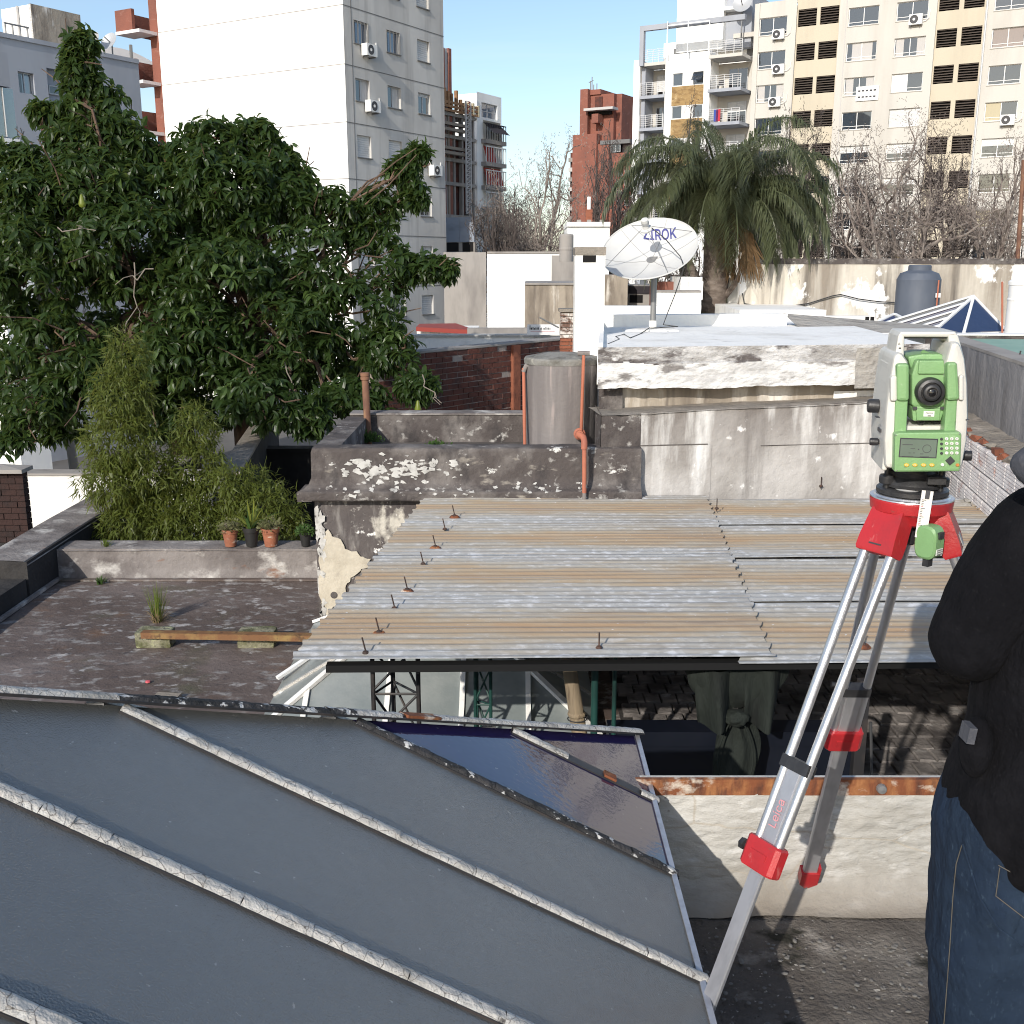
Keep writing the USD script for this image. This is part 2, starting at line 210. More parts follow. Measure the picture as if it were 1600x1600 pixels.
# metals and hard goods
mk('galvanised', (0.345, 0.345, 0.335), [('n', (0.52, 0.53, 0.545), (16, 30, 16), .50, .66, 4), ('n', (0.27, 0.272, 0.27), (22, 34, 22), .56, .72, 4), ('s', (0.355, 0.30, 0.215), .80, -.03, .54, .86, .92), ('s', (0.36, 0.215, 0.11), .80, -.03, .74, 1.04, .65), ('n', (0.56, 0.56, 0.555), (30, 55, 30), .68, .74, 3), ('n', (0.26, 0.235, 0.21), (.7, 95, 9), .53, .68, 4), ('n', (0.45, 0.36, 0.26), (.5, 60, 9), .60, .74, 4), ('s', (0.19, 0.17, 0.15), .068, -.26, .84, 1.06, .6)], .55, [((20, 20, 20), .003)], metal=.0, spec=.25)
mk('rust', (0.20, 0.068, 0.030), [('n', (0.34, 0.15, 0.06), (22, 22, 8), .46, .66, 6), ('n', (0.085, 0.036, 0.024), (26, 26, 7), .50, .66, 6), ('n', (0.55, 0.48, 0.40), (9, 9, 14), .55, .63, 8)], .85, [((40, 40, 40), .004)])
mk('rust_iron', (0.17, 0.085, 0.040), [('n', (0.25, 0.165, 0.065), (9, 9, 9), .47, .68), ('n', (0.075, 0.04, 0.025), (20, 20, 20), .55, .7)], .8)
mk('pipe_clay', (0.40, 0.14, 0.085), [('n', (0.28, 0.10, 0.07), (8, 8, 4), .45, .7)], .7)
mk('pipe_rust', (0.20, 0.105, 0.065), [('n', (0.12, 0.06, 0.045), (8, 8, 3), .45, .65), ('n', (0.30, 0.18, 0.10), (12, 12, 4), .58, .75)], .8)
mk('black_steel', (0.022, 0.021, 0.022), [('n', (0.05, 0.04, 0.035), (9, 9, 9), .5, .7)], .5, spec=.5)
mk('beam_black', (0.007, 0.007, 0.007), (), .7)
mk('bolt_dark', (0.05, 0.035, 0.03), [('n', (0.12, 0.06, 0.04), (30, 30, 30), .5, .7)], .8)
mk('green_steel', (0.015, 0.06, 0.05), [('n', (0.008, 0.025, 0.022), (9, 9, 2), .45, .7)], .4, spec=.5)
mk('navy_panel', (0.004, 0.006, 0.012), [('n', (0.007, 0.009, 0.016), (4, 4, 4), .4, .7)], .4, spec=.4)
mk('fibrecement', (0.165, 0.15, 0.147), [('n', (0.24, 0.22, 0.212), (7, 7, .6), .46, .68, 6), ('n', (0.09, 0.085, 0.085), (4, 4, .8), .52, .74), ('n', (0.33, 0.28, 0.265), (20, 20, 1.4), .64, .78)], .85, [((20, 20, 20), .006)])
mk('tank_lid', (0.22, 0.215, 0.20), [('n', (0.12, 0.115, 0.10), (8, 8, 8), .45, .65), ('n', (0.32, 0.31, 0.27), (16, 16, 16), .58, .72)], .9, [((30, 30, 30), .01)])
mk('moss_block', (0.23, 0.22, 0.16), [('n', (0.10, 0.105, 0.05), (9, 9, 9), .42, .6), ('n', (0.36, 0.37, 0.22), (12, 12, 12), .56, .7), ('n', (0.06, 0.055, 0.045), (26, 26, 26), .6, .7)], .95, [((22, 22, 22), .02)])
mk('dish_white', (0.55, 0.55, 0.535), [('n', (0.46, 0.455, 0.44), (3, 3, 3), .45, .75)], .6, spec=.4)
mk('dish_blue', (0.065, 0.07, 0.22), (), .6)
mk('ink', (0.07, 0.07, 0.075), (), .8); mk('ink_red', (0.55, 0.10, 0.12), (), .7); mk('ink_pink', (0.55, 0.25, 0.27), (), .8)
mk('wire', (0.05, 0.05, 0.05), (), .6); mk('wire_grey', (0.22, 0.22, 0.22), (), .5, metal=.3)
mk('aluminium', (0.62, 0.62, 0.635), [('n', (0.52, 0.52, 0.54), (20, 20, 3), .45, .7)], .33, metal=.85, bump=[((160, 160, 8), .0006)])
mk('aluminium_inner', (0.50, 0.50, 0.52), [('n', (0.40, 0.40, 0.42), (30, 30, 4), .45, .7)], .42, metal=.7)
mk('red_plastic', (0.40, 0.022, 0.027), [('n', (0.31, 0.024, 0.028), (14, 14, 14), .45, .7), ('n', (0.50, 0.15, 0.14), (55, 55, 16), .62, .74, 6), ('n', (0.20, 0.06, 0.05), (30, 30, 30), .66, .74, 6)], .34, [((160, 160, 160), .0006)], spec=.5)
mk('black_plastic', (0.022, 0.022, 0.024), [('n', (0.04, 0.04, 0.042), (25, 25, 25), .5, .7)], .42, [((200, 200, 200), .0005)], spec=.5)
mk('shell_white', (0.56, 0.55, 0.51), [('n', (0.46, 0.45, 0.41), (14, 14, 9), .52, .78, 6), ('n', (0.42, 0.40, 0.36), (60, 60, 30), .70, .8, 4)], .42, [((220, 220, 220), .0005)], spec=.45)
mk('shell_green', (0.19, 0.345, 0.15), [('n', (0.165, 0.30, 0.13), (16, 16, 9), .48, .75, 6), ('n', (0.30, 0.43, 0.25), (60, 60, 40), .64, .76, 4), ('n', (0.11, 0.17, 0.09), (45, 45, 45), .68, .74, 5)], .42, [((220, 220, 220), .0006)], spec=.45)
mk('shell_grey', (0.33, 0.335, 0.34), [('n', (0.27, 0.27, 0.28), (20, 20, 9), .45, .7)], .45)
mk('lcd', (0.115, 0.15, 0.12), [('n', (0.135, 0.175, 0.14), (20, 20, 20), .4, .7)], .25, spec=.6)
mk('key_white', (0.66, 0.68, 0.63), (), .4); mk('key_yellow', (0.62, 0.42, 0.06), (), .4); mk('key_red', (0.5, 0.2, 0.06), (), .4); mk('key_dark', (0.05, 0.05, 0.055), (), .4)
mk('lens_black', (0.008, 0.008, 0.009), (), .12, spec=.6)
mk('tape_white', (0.72, 0.70, 0.66), (), .5)
mk('jacket_black', (0.0042, 0.0042, 0.0056), [('n', (0.0075, 0.0075, 0.0095), (14, 14, 14), .45, .7), ('n', (0.011, 0.011, 0.013), (120, 120, 120), .6, .8)], .95, [((16, 16, 9), .02, 4), ((260, 260, 260), .0012)], spec=.12)
mk('denim', (0.011, 0.021, 0.040), [('n', (0.022, 0.038, 0.066), (5, 5, 3), .45, .68, 6), ('n', (0.010, 0.020, 0.042), (9, 9, 4), .52, .72, 6), ('n', (0.034, 0.055, 0.085), (180, 180, 60), .60, .78, 3)], .9, [((9, 9, 5), .03, 4), ((380, 380, 380), .0015)], spec=.2)
mk('stitch', (0.10, 0.088, 0.07), (), .8); mk('hood_grey', (0.06, 0.063, 0.075), [('n', (0.10, 0.10, 0.11), (60, 60, 60), .5, .7)], .95, [((120, 120, 120), .002)])
mk('skin', (0.45, 0.27, 0.19), [('n', (0.38, 0.21, 0.15), (20, 20, 20), .45, .7)], .5); mk('hair_dark', (0.02, 0.015, 0.012), (), .6, [((120, 120, 20), .004)]); mk('shoe_dark', (0.03, 0.028, 0.027), (), .6)
mk('eye_white', (0.7, 0.69, 0.66), (), .3); mk('lip', (0.36, 0.15, 0.13), (), .5)
mk('canvas_green', (0.013, 0.017, 0.014), [('n', (0.022, 0.027, 0.023), (7, 7, 3), .45, .7), ('n', (0.008, 0.01, 0.009), (14, 14, 4), .5, .7)], .85, [((14, 14, 5), .02)])
mk('wood_post', (0.24, 0.19, 0.13), [('n', (0.34, 0.26, 0.16), (10, 10, 2), .45, .65), ('n', (0.10, 0.07, 0.05), (30, 30, 2), .58, .72), ('n', (0.30, 0.14, 0.05), (6, 6, 4), .6, .72)], .85, [((40, 40, 4), .006)])
mk('terracotta', (0.30, 0.115, 0.065), [('n', (0.20, 0.08, 0.05), (12, 12, 12), .45, .65), ('n', (0.52, 0.42, 0.34), (10, 10, 26), .60, .70)], .85, [((50, 50, 50), .003)])
mk('pot_black', (0.022, 0.022, 0.022), (), .5)
mk('sealant', (0.54, 0.515, 0.475), [('n', (0.36, 0.34, 0.305), (11, 11, 11), .48, .68, 6), ('n', (0.62, 0.605, 0.57), (26, 26, 26), .55, .68, 5), ('c', (0.13, 0.115, 0.10), (34, 34, 34), .022), ('n', (0.10, 0.085, 0.08), (60, 60, 60), .68, .74, 4), ('n', (0.24, 0.22, 0.19), (140, 140, 140), .60, .72, 4)], .85, [((90, 90, 90), .008, 6), ((260, 260, 260), .002)])
mk('sealant_black', (0.055, 0.052, 0.052), [('n', (0.03, 0.03, 0.03), (9, 9, 9), .45, .6), ('n', (0.60, 0.585, 0.56), (26, 26, 26), .535, .56, 7), ('c', (0.02, 0.02, 0.02), (20, 20, 20), .06)], .8, [((60, 60, 60), .012, 6)])
mk('old_paint', (0.50, 0.49, 0.465), [('n', (0.34, 0.33, 0.31), (18, 18, 18), .45, .66, 6)], .9)
mk('bare_bark', (0.07, 0.058, 0.054), [('n', (0.12, 0.10, 0.092), (2, 2, 1), .45, .65)], .95); mk('pale_bark', (0.26, 0.225, 0.20), [('n', (0.12, 0.095, 0.085), (2, 2, 1), .45, .62)], .95)
mk('bark', (0.085, 0.055, 0.04), [('n', (0.15, 0.10, 0.07), (6, 6, 2), .45, .65)], .95, [((14, 14, 4), .02)]); mk('twig_grey', (0.22, 0.19, 0.16), (), .9)
mk('palm_trunk', (0.115, 0.09, 0.075), [('n', (0.20, 0.165, 0.14), (3, 3, 9), .45, .65), ('n', (0.05, 0.075, 0.02), (2, 2, 1.5), .60, .7)], .95, [((6, 6, 20), .03)])
leafmat('avocado_leaf', (0.024, 0.046, 0.011), (0.115, 0.155, 0.036), .30, .40, .40)
leafmat('avocado_young', (0.06, 0.10, 0.025), (0.11, 0.16, 0.045), .3, .4, .5)
leafmat('bamboo_leaf', (0.075, 0.098, 0.018), (0.21, 0.21, 0.045), .3, .5, .35)
leafmat('palm_leaf', (0.075, 0.09, 0.045), (0.23, 0.235, 0.135), .22, .42, .5)
leafmat('palm_dry', (0.16, 0.10, 0.05), (0.26, 0.17, 0.09), .2, .7, .2)
leafmat('plant_leaf', (0.05, 0.10, 0.025), (0.12, 0.16, 0.05), .3, .5, .3)
leafmat('plant_yellow', (0.17, 0.19, 0.03), (0.30, 0.30, 0.08), .3, .5, .3); leafmat('plant_pale', (0.14, 0.15, 0.07), (0.26, 0.23, 0.12), .3, .6, .3)
leafmat('grass_blade', (0.10, 0.14, 0.025), (0.20, 0.20, 0.06), .3, .5, .3); leafmat('grass_dry', (0.24, 0.18, 0.10), (0.34, 0.27, 0.16), .2, .7, .2)
mk('fruit', (0.13, 0.16, 0.025), (), .4)
# glass
panemat('pane_far', (0.4, 0.42, 0.45)); panemat('pane_blue', (0.5, 0.55, 0.6), dark=(0.06, 0.085, 0.13)); panemat('pane_dark', (0.3, 0.3, 0.3), dark=(0.012, 0.012, 0.014)); panemat('pane_green', (0.5, 0.55, 0.52), dark=(0.12, 0.15, 0.145))
mk('void', (0.012, 0.011, 0.011), (), 1.0); mk('louver_slat', (0.095, 0.075, 0.062), (), .8); mk('shutter', (0.62, 0.62, 0.61), [('n', (0.5, 0.5, 0.49), (1, 1, 1), .45, .7)], .7); mk('curtain', (0.46, 0.445, 0.43), (), .9); mk('curtain_dark', (0.30, 0.26, 0.24), (), .9); mk('curtain_tan', (0.45, 0.40, 0.28), (), .9)
mk('frame_alu', (0.45, 0.46, 0.47), (), .5, metal=.3); mk('frame_white', (0.75, 0.75, 0.74), (), .6); mk('ac_white', (0.70, 0.70, 0.68), (), .6); mk('rail', (0.58, 0.58, 0.58), (), .5); mk('cloth_blue', (0.05, 0.08, 0.3), (), .9); mk('cloth_red', (0.45, 0.04, 0.06), (), .9)
mk('tank_blue', (0.085, 0.10, 0.13), [('n', (0.11, 0.125, 0.155), (3, 3, 1), .45, .7)], .55); mk('roof_red', (0.26, 0.045, 0.035), (), .7); mk('concrete', (0.30, 0.28, 0.26), [('n', (0.20, 0.185, 0.175), (2, 2, .6), .45, .7)], .9); mk('timber', (0.34, 0.19, 0.10), [('n', (0.22, 0.12, 0.06), (3, 3, 3), .45, .7)], .85); mk('timber_grey', (0.26, 0.22, 0.18), (), .9); mk('fence_blue', (0.24, 0.27, 0.32), [('n', (0.17, 0.19, 0.22), (.6, .6, 1.2), .45, .7)], .8); mk('awning_red', (0.32, 0.06, 0.05), (), .9); mk('awning_dark', (0.035, 0.03, 0.035), (), .9)
def hammered(name, base, rough, strength, scale, spec=.5, coat=0.0, dirt=(0.20, 0.20, 0.19), ior=1.5):
    nd = {'g': ('geometry', {}), 'm': ('mapping', {'scale': (scale,) * 3}), 'n': ('noise_texture', {'scale': 1.0, 'detail': 2.0}), 'b': ('bump', {'distance': strength}),
          'n2': ('noise_texture', {'scale': 2.2, 'detail': 7.0, 'roughness': .65}), 'r': ('map_range', {'from_min': .42, 'from_max': .74, 'to_max': .55, 'clamp': True}), 'x': ('mix', {'mix_type': 'mix', 'color1': base, 'color2': dirt}),
          'n3': ('noise_texture', {'scale': 70.0, 'detail': 2.0}), 'r3': ('map_range', {'from_min': .72, 'from_max': .78, 'to_max': .28, 'clamp': True}), 'x3': ('mix', {'mix_type': 'mix', 'color2': (0.42, 0.42, 0.40)}),
          'r2': ('map_range', {'from_min': .35, 'from_max': .7, 'to_min': rough * .85, 'to_max': rough * 1.35}), 'p': ('principled_bsdf', {'specular_ior_level': spec, 'ior': ior, 'coat_weight': coat, 'coat_roughness': .05})}
    M[name] = usdkit.material(stage, f'/World/Looks/{name}', nd, [('g.position', 'm.vector'), ('m.vector', 'n.vector'), ('n.fac', 'b.height'), ('b.normal', 'p.normal'), ('g.position', 'n2.vector'), ('n2.fac', 'r.value'), ('r.result', 'x.fac'), ('n2.fac', 'r2.value'), ('r2.result', 'p.roughness'),
        ('g.position', 'n3.vector'), ('n3.fac', 'r3.value'), ('r3.result', 'x3.fac'), ('x.color', 'x3.color1'), ('x3.color', 'p.base_color')], surface='p.BSDF')
hammered('wired_glass', (0.086, 0.084, 0.076), .14, .0017, 280, spec=.5, dirt=(0.115, 0.113, 0.105), ior=2.1); hammered('film_glass', (0.012, 0.009, 0.036), .05, .0002, 60, spec=.5, dirt=(0.03, 0.025, 0.055), ior=1.7); hammered('old_glass', (0.19, 0.215, 0.215), .28, .001, 60, spec=.7, dirt=(0.38, 0.39, 0.37)); hammered('sky_glass', (0.02, 0.035, 0.085), .3, .0005, 60, spec=.35, dirt=(0.03, 0.045, 0.09))
# ================================================================ the near roof
solo('ground', MB().bx(-400, 400, -100, 900, -5.2, -5.0), 'street', kind='structure')
def grid(x0, x1, y0, y1, nx, ny, zf):
    X, Y = np.meshgrid(np.linspace(x0, x1, nx), np.linspace(y0, y1, ny)); v = np.stack([X, Y, zf(X, Y)], -1).reshape(-1, 3)
    i = np.arange(nx * ny).reshape(ny, nx); f = np.stack([i[:-1, :-1], i[:-1, 1:], i[1:, 1:], i[1:, :-1]], -1).reshape(-1, 4); return v, f
def nz(X, Y, s, seed=0, o=5): return meshkit.fbm(np.stack([X * s, Y * s, 0 * X + seed], -1), o, seed)
solo('roof_floor', MB().add(*grid(-3.2, 3.4, -2.0, 2.72, 330, 230, lambda X, Y: .022 * (nz(X, Y, 3) - .5) + .010 * (nz(X, Y, 14, 3) - .5))), 'roof_floor', kind='structure', smooth=True)
# crumbs and grit on the roof
g = MB()
for i in range(900):
    x, y = RND.uniform(.42, 1.6), RND.uniform(1.3, 2.5); r = RND.uniform(.002, .006) * (2 if RND.random() < .08 else 1)
    m = trimesh.creation.icosphere(0, r); m.vertices *= [RND.uniform(.7, 1.8), RND.uniform(.7, 1.6), .6]; g.add(m.vertices + [x, y, .006], m.faces)
mk('grit_stone', (0.42, 0.40, 0.37), (), .9, island=.6)
solo('grit', g, 'grit_stone', kind='stuff')
# white parapet: sheet of lumpy paint with a mortar cove
pw = thing('parapet_wall', 'low white painted parapet with rusty iron edge behind the tripod', 'wall', (1.3, 2.66, 0))
def wallsheet(x0, x1, z0, z1, y, nx, nz_, amp, s=7, seed=1):
    v, f = grid(x0, x1, z0, z1, nx, nz_, lambda X, Z: y - amp * (nz(X, Z, s, seed) - .5) - amp * .4 * (nz(X, Z * 2.2, s * 4, seed + 3) - .5)); return v[:, [0, 2, 1]], f
px0, px1 = .28, 3.2
m = MB().add(*wallsheet(px0, px1, -.02, .355, 2.655, 300, 60, .022)); m.bx(px0, px1, 2.668, 2.80, -.3, .28); m.bx(px0, px1, 2.666, 2.69, .27, .372)
put(pw, 'wall_face', m, 'parapet_white', smooth=40)
v, f = grid(px0, px1, 0, 1, 300, 16, lambda X, T: 0 * X); t = v[:, 1]; xx = v[:, 0]
rr = .085 + .05 * (nz(xx, xx * 0, 4, 9) - .5); yy = 2.66 - rr * (1 - t) ** 1.6; zz = .006 + .115 * t ** 1.7 * (1 + .3 * (nz(xx, t, 6, 5) - .5))
put(pw, 'mortar_cove', MB().add(np.stack([xx, yy - .006 * (nz(xx, t * 3, 20, 4) - .5), zz], -1), f), 'parapet_white', smooth=40)
m = MB().add(*wallsheet(px0 + .05, px1, .334, .380, 2.648, 240, 8, .004, 12, 6)); m.bx(px0 + .05, px1, 2.650, 2.664,   .370, .380)
put(pw, 'rusty_angle_iron', m, 'rust')
for bxp in (1377, 1236):
    p = aty(bxp, 1232, 2.645); put(pw, 'bolt_head', MB().lathe(p, [(0, -.012), (.012, -.010), (.014, -.003), (.014, .004)], 10, (0, 1, 0)), 'wire_grey')
# ================================================================ big skylight on the left
EX, EZ, TS, YB, YN = .375, .360, .524, 2.965, -.035
AT = (YB - YN) / 2; APX = V(EX - AT, (YB + YN) / 2, EZ + TS * AT)
sk = thing('pyramid_skylight', 'large pyramid skylight of dull wired glass with cracked white sealant bars, nearest', 'skylight', (EX - AT, (YB + YN) / 2, 0))
def SP_(t, y): return V(EX - t, y, EZ + TS * t)      # a point on the face seen, t up the slope from the eave
bars = [2.577, 2.226, 1.849, 1.478, 1.113, .75, .40, .05]
nrm = unit(V(TS, 0, 1))
def hip_t(y): return min(YB - y, y - YN, AT)
edges = [YB] + bars + [YN]
for a, b in zip(edges[:-1], edges[1:]):
    ta, tb = hip_t(a), hip_t(b); poly = [SP_(0, a), SP_(ta, a), SP_(tb, b), SP_(0, b)]
    if (a - APX[1]) * (b - APX[1]) < 0: poly.insert(2, SP_(AT, APX[1]))
    poly = [p for i, p in enumerate(poly) if np.linalg.norm(p - poly[i - 1]) > 1e-6]; k = len(poly); P = np.array(poly); th = nrm * .006
    m = MB().add(np.vstack([P, P - th]), [[0, i + 1, i] for i in range(1, k - 1)] + [[k, k + i, k + i + 1] for i in range(1, k - 1)]); m.add(np.vstack([P, P - th]), [[i, (i + 1) % k, k + (i + 1) % k, k + i] for i in range(k)])
    film = a > 2.3
    put(sk, 'glass_pane', m, 'film_glass' if film else 'wired_glass', label='smooth purple tinted pane of the skylight' if film else None)
C3 = {'E': V(EX, YB, EZ), 'N': V(EX, YN, EZ), 'W': V(EX - 2 * AT, YB, EZ), 'S': V(EX - 2 * AT, YN, EZ)}
put(sk, 'far_glass', MB().tri(C3['E'], C3['W'], APX).tri(C3['W'], C3['S'], APX).tri(C3['S'], C3['N'], APX), 'wired_glass')
def sealbar(p, q, w, h, mat, gap=None, side=None, seed=0, rust_at=None):
    """a glazing bar with a strip of cracked sealant in uneven pieces along it"""
    p, q = np.asarray(p), np.asarray(q); L = np.linalg.norm(q - p); d = (q - p) / L; n_ = nrm if side is None else side; a = unit(np.cross(d, n_)); up = np.cross(a, d)
    bar = put(sk, 'glazing_bar', MB().beam(p + up * .0015, q + up * .0015, w * 1.16, .005, n_), 'black_steel')
    r = random.Random(seed); s = 0.0; m = MB()
    while s < L - .012:
        l = min(r.choice([.03, .05, .075, .10, .15, .2]) * r.uniform(.8, 1.3), L - s); g_ = r.choice([.0003, .0004, .0007])
        if rust_at and rust_at[0] < s + l / 2 < rust_at[1]:
            s += l
            if m.n: put(bar, 'sealant', m, mat, smooth=50); m = MB()
            continue
        nxs, nys = max(3, int(l / .006)), 7; T, W = np.meshgrid(np.linspace(s + g_ / 2, s + l - g_ / 2, nxs), np.linspace(-1, 1, nys)); prof = np.sqrt(np.clip(1 - np.abs(W) ** 4, 0, 1))
        edge = 1 + .10 * (nz(T, W * .3, 40, seed) - .5); z = .0035 + h * prof * (1 + .55 * (nz(T, W * w, 60, seed + 2, 4) - .5)) + r.uniform(-.0012, .0012)
        skew = r.uniform(-.002, .002)
        v = p + (T + skew * W * (np.abs(W) < .99))[..., None] * d + (W * w / 2 * edge)[..., None] * a + z[..., None] * up
        i = np.arange(nxs * nys).reshape(nys, nxs); m.add(v.reshape(-1, 3), np.stack([i[:-1, :-1], i[:-1, 1:], i[1:, 1:], i[1:, :-1]], -1).reshape(-1, 4)); s += l
    put(bar, 'sealant', m, mat, smooth=50)
    if rust_at: put(bar, 'rust_patch', MB().beam(p + d * rust_at[0] + up * .006, p + d * rust_at[1] + up * .006, w * .95, .009, n_), 'rust')
for i, y in enumerate(bars):
    t = hip_t(y); sealbar(SP_(-.012, y), SP_(t - .012, y), .031, .007, 'sealant_black' if i == 1 else 'sealant', seed=i + 3, rust_at=(.13, .165) if i == 0 else None)
hipd = unit(APX - C3['E']); hipn = unit(V(TS, TS, 1) )
h0 = C3['E'] + V(0, 0, .012)
def hp(t): return h0 + (APX - C3['E']) * (t / AT)
for t0, t1, mt, ra in [(-.01, .40, 'sealant', None), (.40, .735, 'sealant', (.24, .35)), (.735, 1.115, 'sealant_black', None), (1.115, AT, 'sealant', None)]:
    sealbar(hp(t0), hp(t1), .035, .008, mt, side=hipn, seed=int(t0 * 100) + 7, rust_at=ra)
for key_, n_ in (('N', V(TS, -TS, 1)), ('W', V(-TS, TS, 1)), ('S', V(-TS, -TS, 1))):
    b_ = put(sk, 'hip_bar', MB().beam(C3[key_] + V(0, 0, .004), APX + V(0, 0, .004), .036, .008, unit(n_)), 'black_steel'); put(b_, 'sealant', MB().beam(C3[key_] + V(0, 0, .012), APX + V(0, 0, .012), .030, .010, unit(n_)), 'sealant')
CXY = V(APX[0], APX[1], 0)
for a_ in (90, 180, 270):      # the same bars on the three faces turned away
    ca, sa = round(math.cos(math.radians(a_))), round(math.sin(math.radians(a_))); rot = lambda p: V(CXY[0] + ca * (p[0] - CXY[0]) - sa * (p[1] - CXY[1]), CXY[1] + sa * (p[0] - CXY[0]) + ca * (p[1] - CXY[1]), p[2]); nn_ = V(ca * nrm[0], sa * nrm[0], nrm[2])
    for y in bars[:-1]: t = hip_t(y) - .015; P_, Q_ = rot(SP_(0, y)), rot(SP_(t, y)); b_ = put(sk, 'glazing_bar', MB().beam(P_ + nn_ * .0015, Q_ + nn_ * .0015, .036, .005, nn_), 'black_steel'); put(b_, 'sealant', MB().beam(P_ + nn_ * .008, Q_ + nn_ * .008, .030, .010, nn_), 'sealant')
put(sk, 'eave_trim', MB().beam(V(EX + .004, YN, EZ - .012), V(EX + .004, YB, EZ - .012), .006, .03).beam(V(EX + .002, YN, EZ + .004), V(EX + .002, YB, EZ + .004), .012, .005), 'aluminium_inner')
put(sk, 'curb', MB().bx(EX - 2 * AT + .06, EX - .19, YN + .06, YB - .06, -.9, EZ - .02), 'dark_wall')
# ================================================================ corrugated iron roof
ZS = .18
cr = thing('corrugated_roof', 'flat lean-to roof of rusty grey corrugated iron sheets in mid frame', 'roof', (1.2, 5.6, ZS))
FL, BL, FR = atz(455, 1035, ZS), atz(660, 780, ZS), atz(1190, 1020, ZS); axs = unit(BL - FL); wid = V(1, .020, .0)
PW, AMP = .068, .0048
rowY0 = FL[1]; NROW = 4; SW = (BL[1] - FL[1]) / NROW + .02
def sheet(x0, x1, r, lift, jag, seed):
    """one sheet: corrugations run along x; r counts sheets from the front edge"""
    y0, y1 = rowY0 + r * SW - .012, rowY0 + (r + 1) * SW + .05; ny = int((y1 - y0) / PW * 10) + 1; nx = 14
    Y, S = np.meshgrid(np.linspace(y0, y1, ny), np.linspace(0, 1, nx), indexing='ij')
    sh = (Y - rowY0) * axs[0] / axs[1]; ph = 2 * math.pi * (Y - rowY0) / PW
    j = .010 * np.cos(ph * .5 + seed) * jag; X = x0 + sh + S * (x1 - x0) + j * (S < .01) + j * (S > .99)
    Z = ZS + AMP * np.cos(ph) - .005 * r + lift + (.020 * .95 * np.clip(1 - (Y - y0) / .5, 0, 1) if seed >= 9 and r else 0) - .012 * (Y > y1 - .05) + .004 * (nz(X, Y, .9, seed) - .5) * 2
    Yw = Y + .020 * (S * (x1 - x0))
    v = np.stack([X, Yw, Z], -1).reshape(-1, 3); i = np.arange(ny * nx).reshape(ny, nx); f = np.stack([i[:-1, :-1], i[:-1, 1:], i[1:, 1:], i[1:, :-1]], -1).reshape(-1, 4)
    m = MB().add(v, f); k = len(v); lo = v - [0, 0, .0015]; m.add(lo, f[:, ::-1])
    for e in (i[:, 0], i[:, -1], i[0, :], i[-1, :]):
        e = np.array(e); m.add(np.vstack([v[e], lo[e]]), [[a, a + 1, len(e) + a + 1, len(e) + a] for a in range(len(e) - 1)])
    return m
x0L = FL[0]; xs = FR[0] - (FR[1] - FL[1]) * axs[0] / axs[1]
for r in range(NROW):
    put(cr, 'iron_sheet', sheet(x0L, xs + .04, r, .016, 1, r), 'galvanised', smooth=True)
    for c in range(2): put(cr, 'iron_sheet', sheet(xs - .10 + c * 1.9, xs + 1.9 + c * 1.9, r, -.002 + .010 * (c == 1) + (-.003 if r % 2 else 0), 1, r + 9 + c), 'galvanised', smooth=True)
m = MB()
for r in range(NROW):
    pass
put(cr, 'edge_beam', MB().beam(V(x0L + .14, rowY0 + .015, ZS - .026), V(x0L + 4.8, rowY0 + .115, ZS - .030), .05, .030), 'beam_black')
put(cr, 'rear_beam', MB().beam(V(x0L + .5, 6.9, ZS - .07), V(x0L + 5.2, 7.0, ZS - .07), .05, .06), 'black_steel'); put(cr, 'middle_beam', MB().beam(V(x0L + .3, 5.6, ZS - .07), V(x0L + 5.2, 5.7, ZS - .07), .05, .06), 'black_steel')
bolts = [(710, 803, 1), (695, 824, 0), (680, 851, 1), (661, 878, 0), (636, 918, 1), (616, 947, 0), (592, 984, 1), (571, 1016, 0), (936, 1008, 0), (1283, 757, 0), (1349, 1003, 1), (1120, 792, 0)]
for x, y, rust in bolts:
    p = atz(x, y, ZS + .028); q = p + V(-.012 if x < 900 else 0, 0, .055)
    b = put(cr, 'hook_bolt', MB().tube([p - V(0, 0, .03), p, q], .0036, 6).lathe(p - V(0, 0, .008), [(0, .006), (.010, .004), (.015, -.004), (.010, -.008)], 10), 'bolt_dark')
    if rust: put(b, 'rust_washer', MB().lathe(p - V(0, 0, .013), [(0, .005), (.022, .003), (.034, -.009)], 12), 'rust')
# posts and lattice columns that carry it
def lattice(name, label, x0, x1, y, z0, z1, n, mat, r=.007):
    t = thing(name, label, 'column', (x0, y, z0)); P = [V(x0, y, 0), V(x1, y, 0), V((x0 + x1) / 2 - .03, y + (x1 - x0) * .75, 0)]
    for p in P: put(t, 'upright', MB().tube([p + V(0, 0, z0), p + V(0, 0, z1)], r * 1.35, 7), mat)
    m = MB(); h = (z1 - z0) / n
    for i in range(n):
        for a in range(3):
            p, q = P[a], P[(a + 1) % 3]; m.tube([p + V(0, 0, z0 + i * h + .02), q + V(0, 0, z0 + (i + 1) * h)], r * .8, 6); m.tube([q + V(0, 0, z0 + (i + 1) * h), p + V(0, 0, z0 + (i + 1) * h)], r * .7, 6)
    put(t, 'lacing', m, mat)
a, b = aty(585, 1060, 4.55), aty(655, 1060, 4.55); lattice('lattice_column', 'wide rusty steel lattice column under the iron roof, left one', a[0], b[0], 4.5, -.85, ZS - .10, 4, 'black_steel', .008)
a, b = aty(743, 1060, 4.75), aty(767, 1060, 4.75); lattice('lattice_column', 'narrow dark green steel lattice column under the iron roof', a[0], b[0], 4.7, -.85, ZS - .10, 5, 'green_steel', .006)
p, q = aty(890, 1045, 4.5), aty(903, 1130, 4.5); d = (q - p) / (q[2] - p[2])
wp = thing('wooden_post', 'weathered round timber post leaning under the iron roof edge', 'post', (q[0], 4.5, -.8))
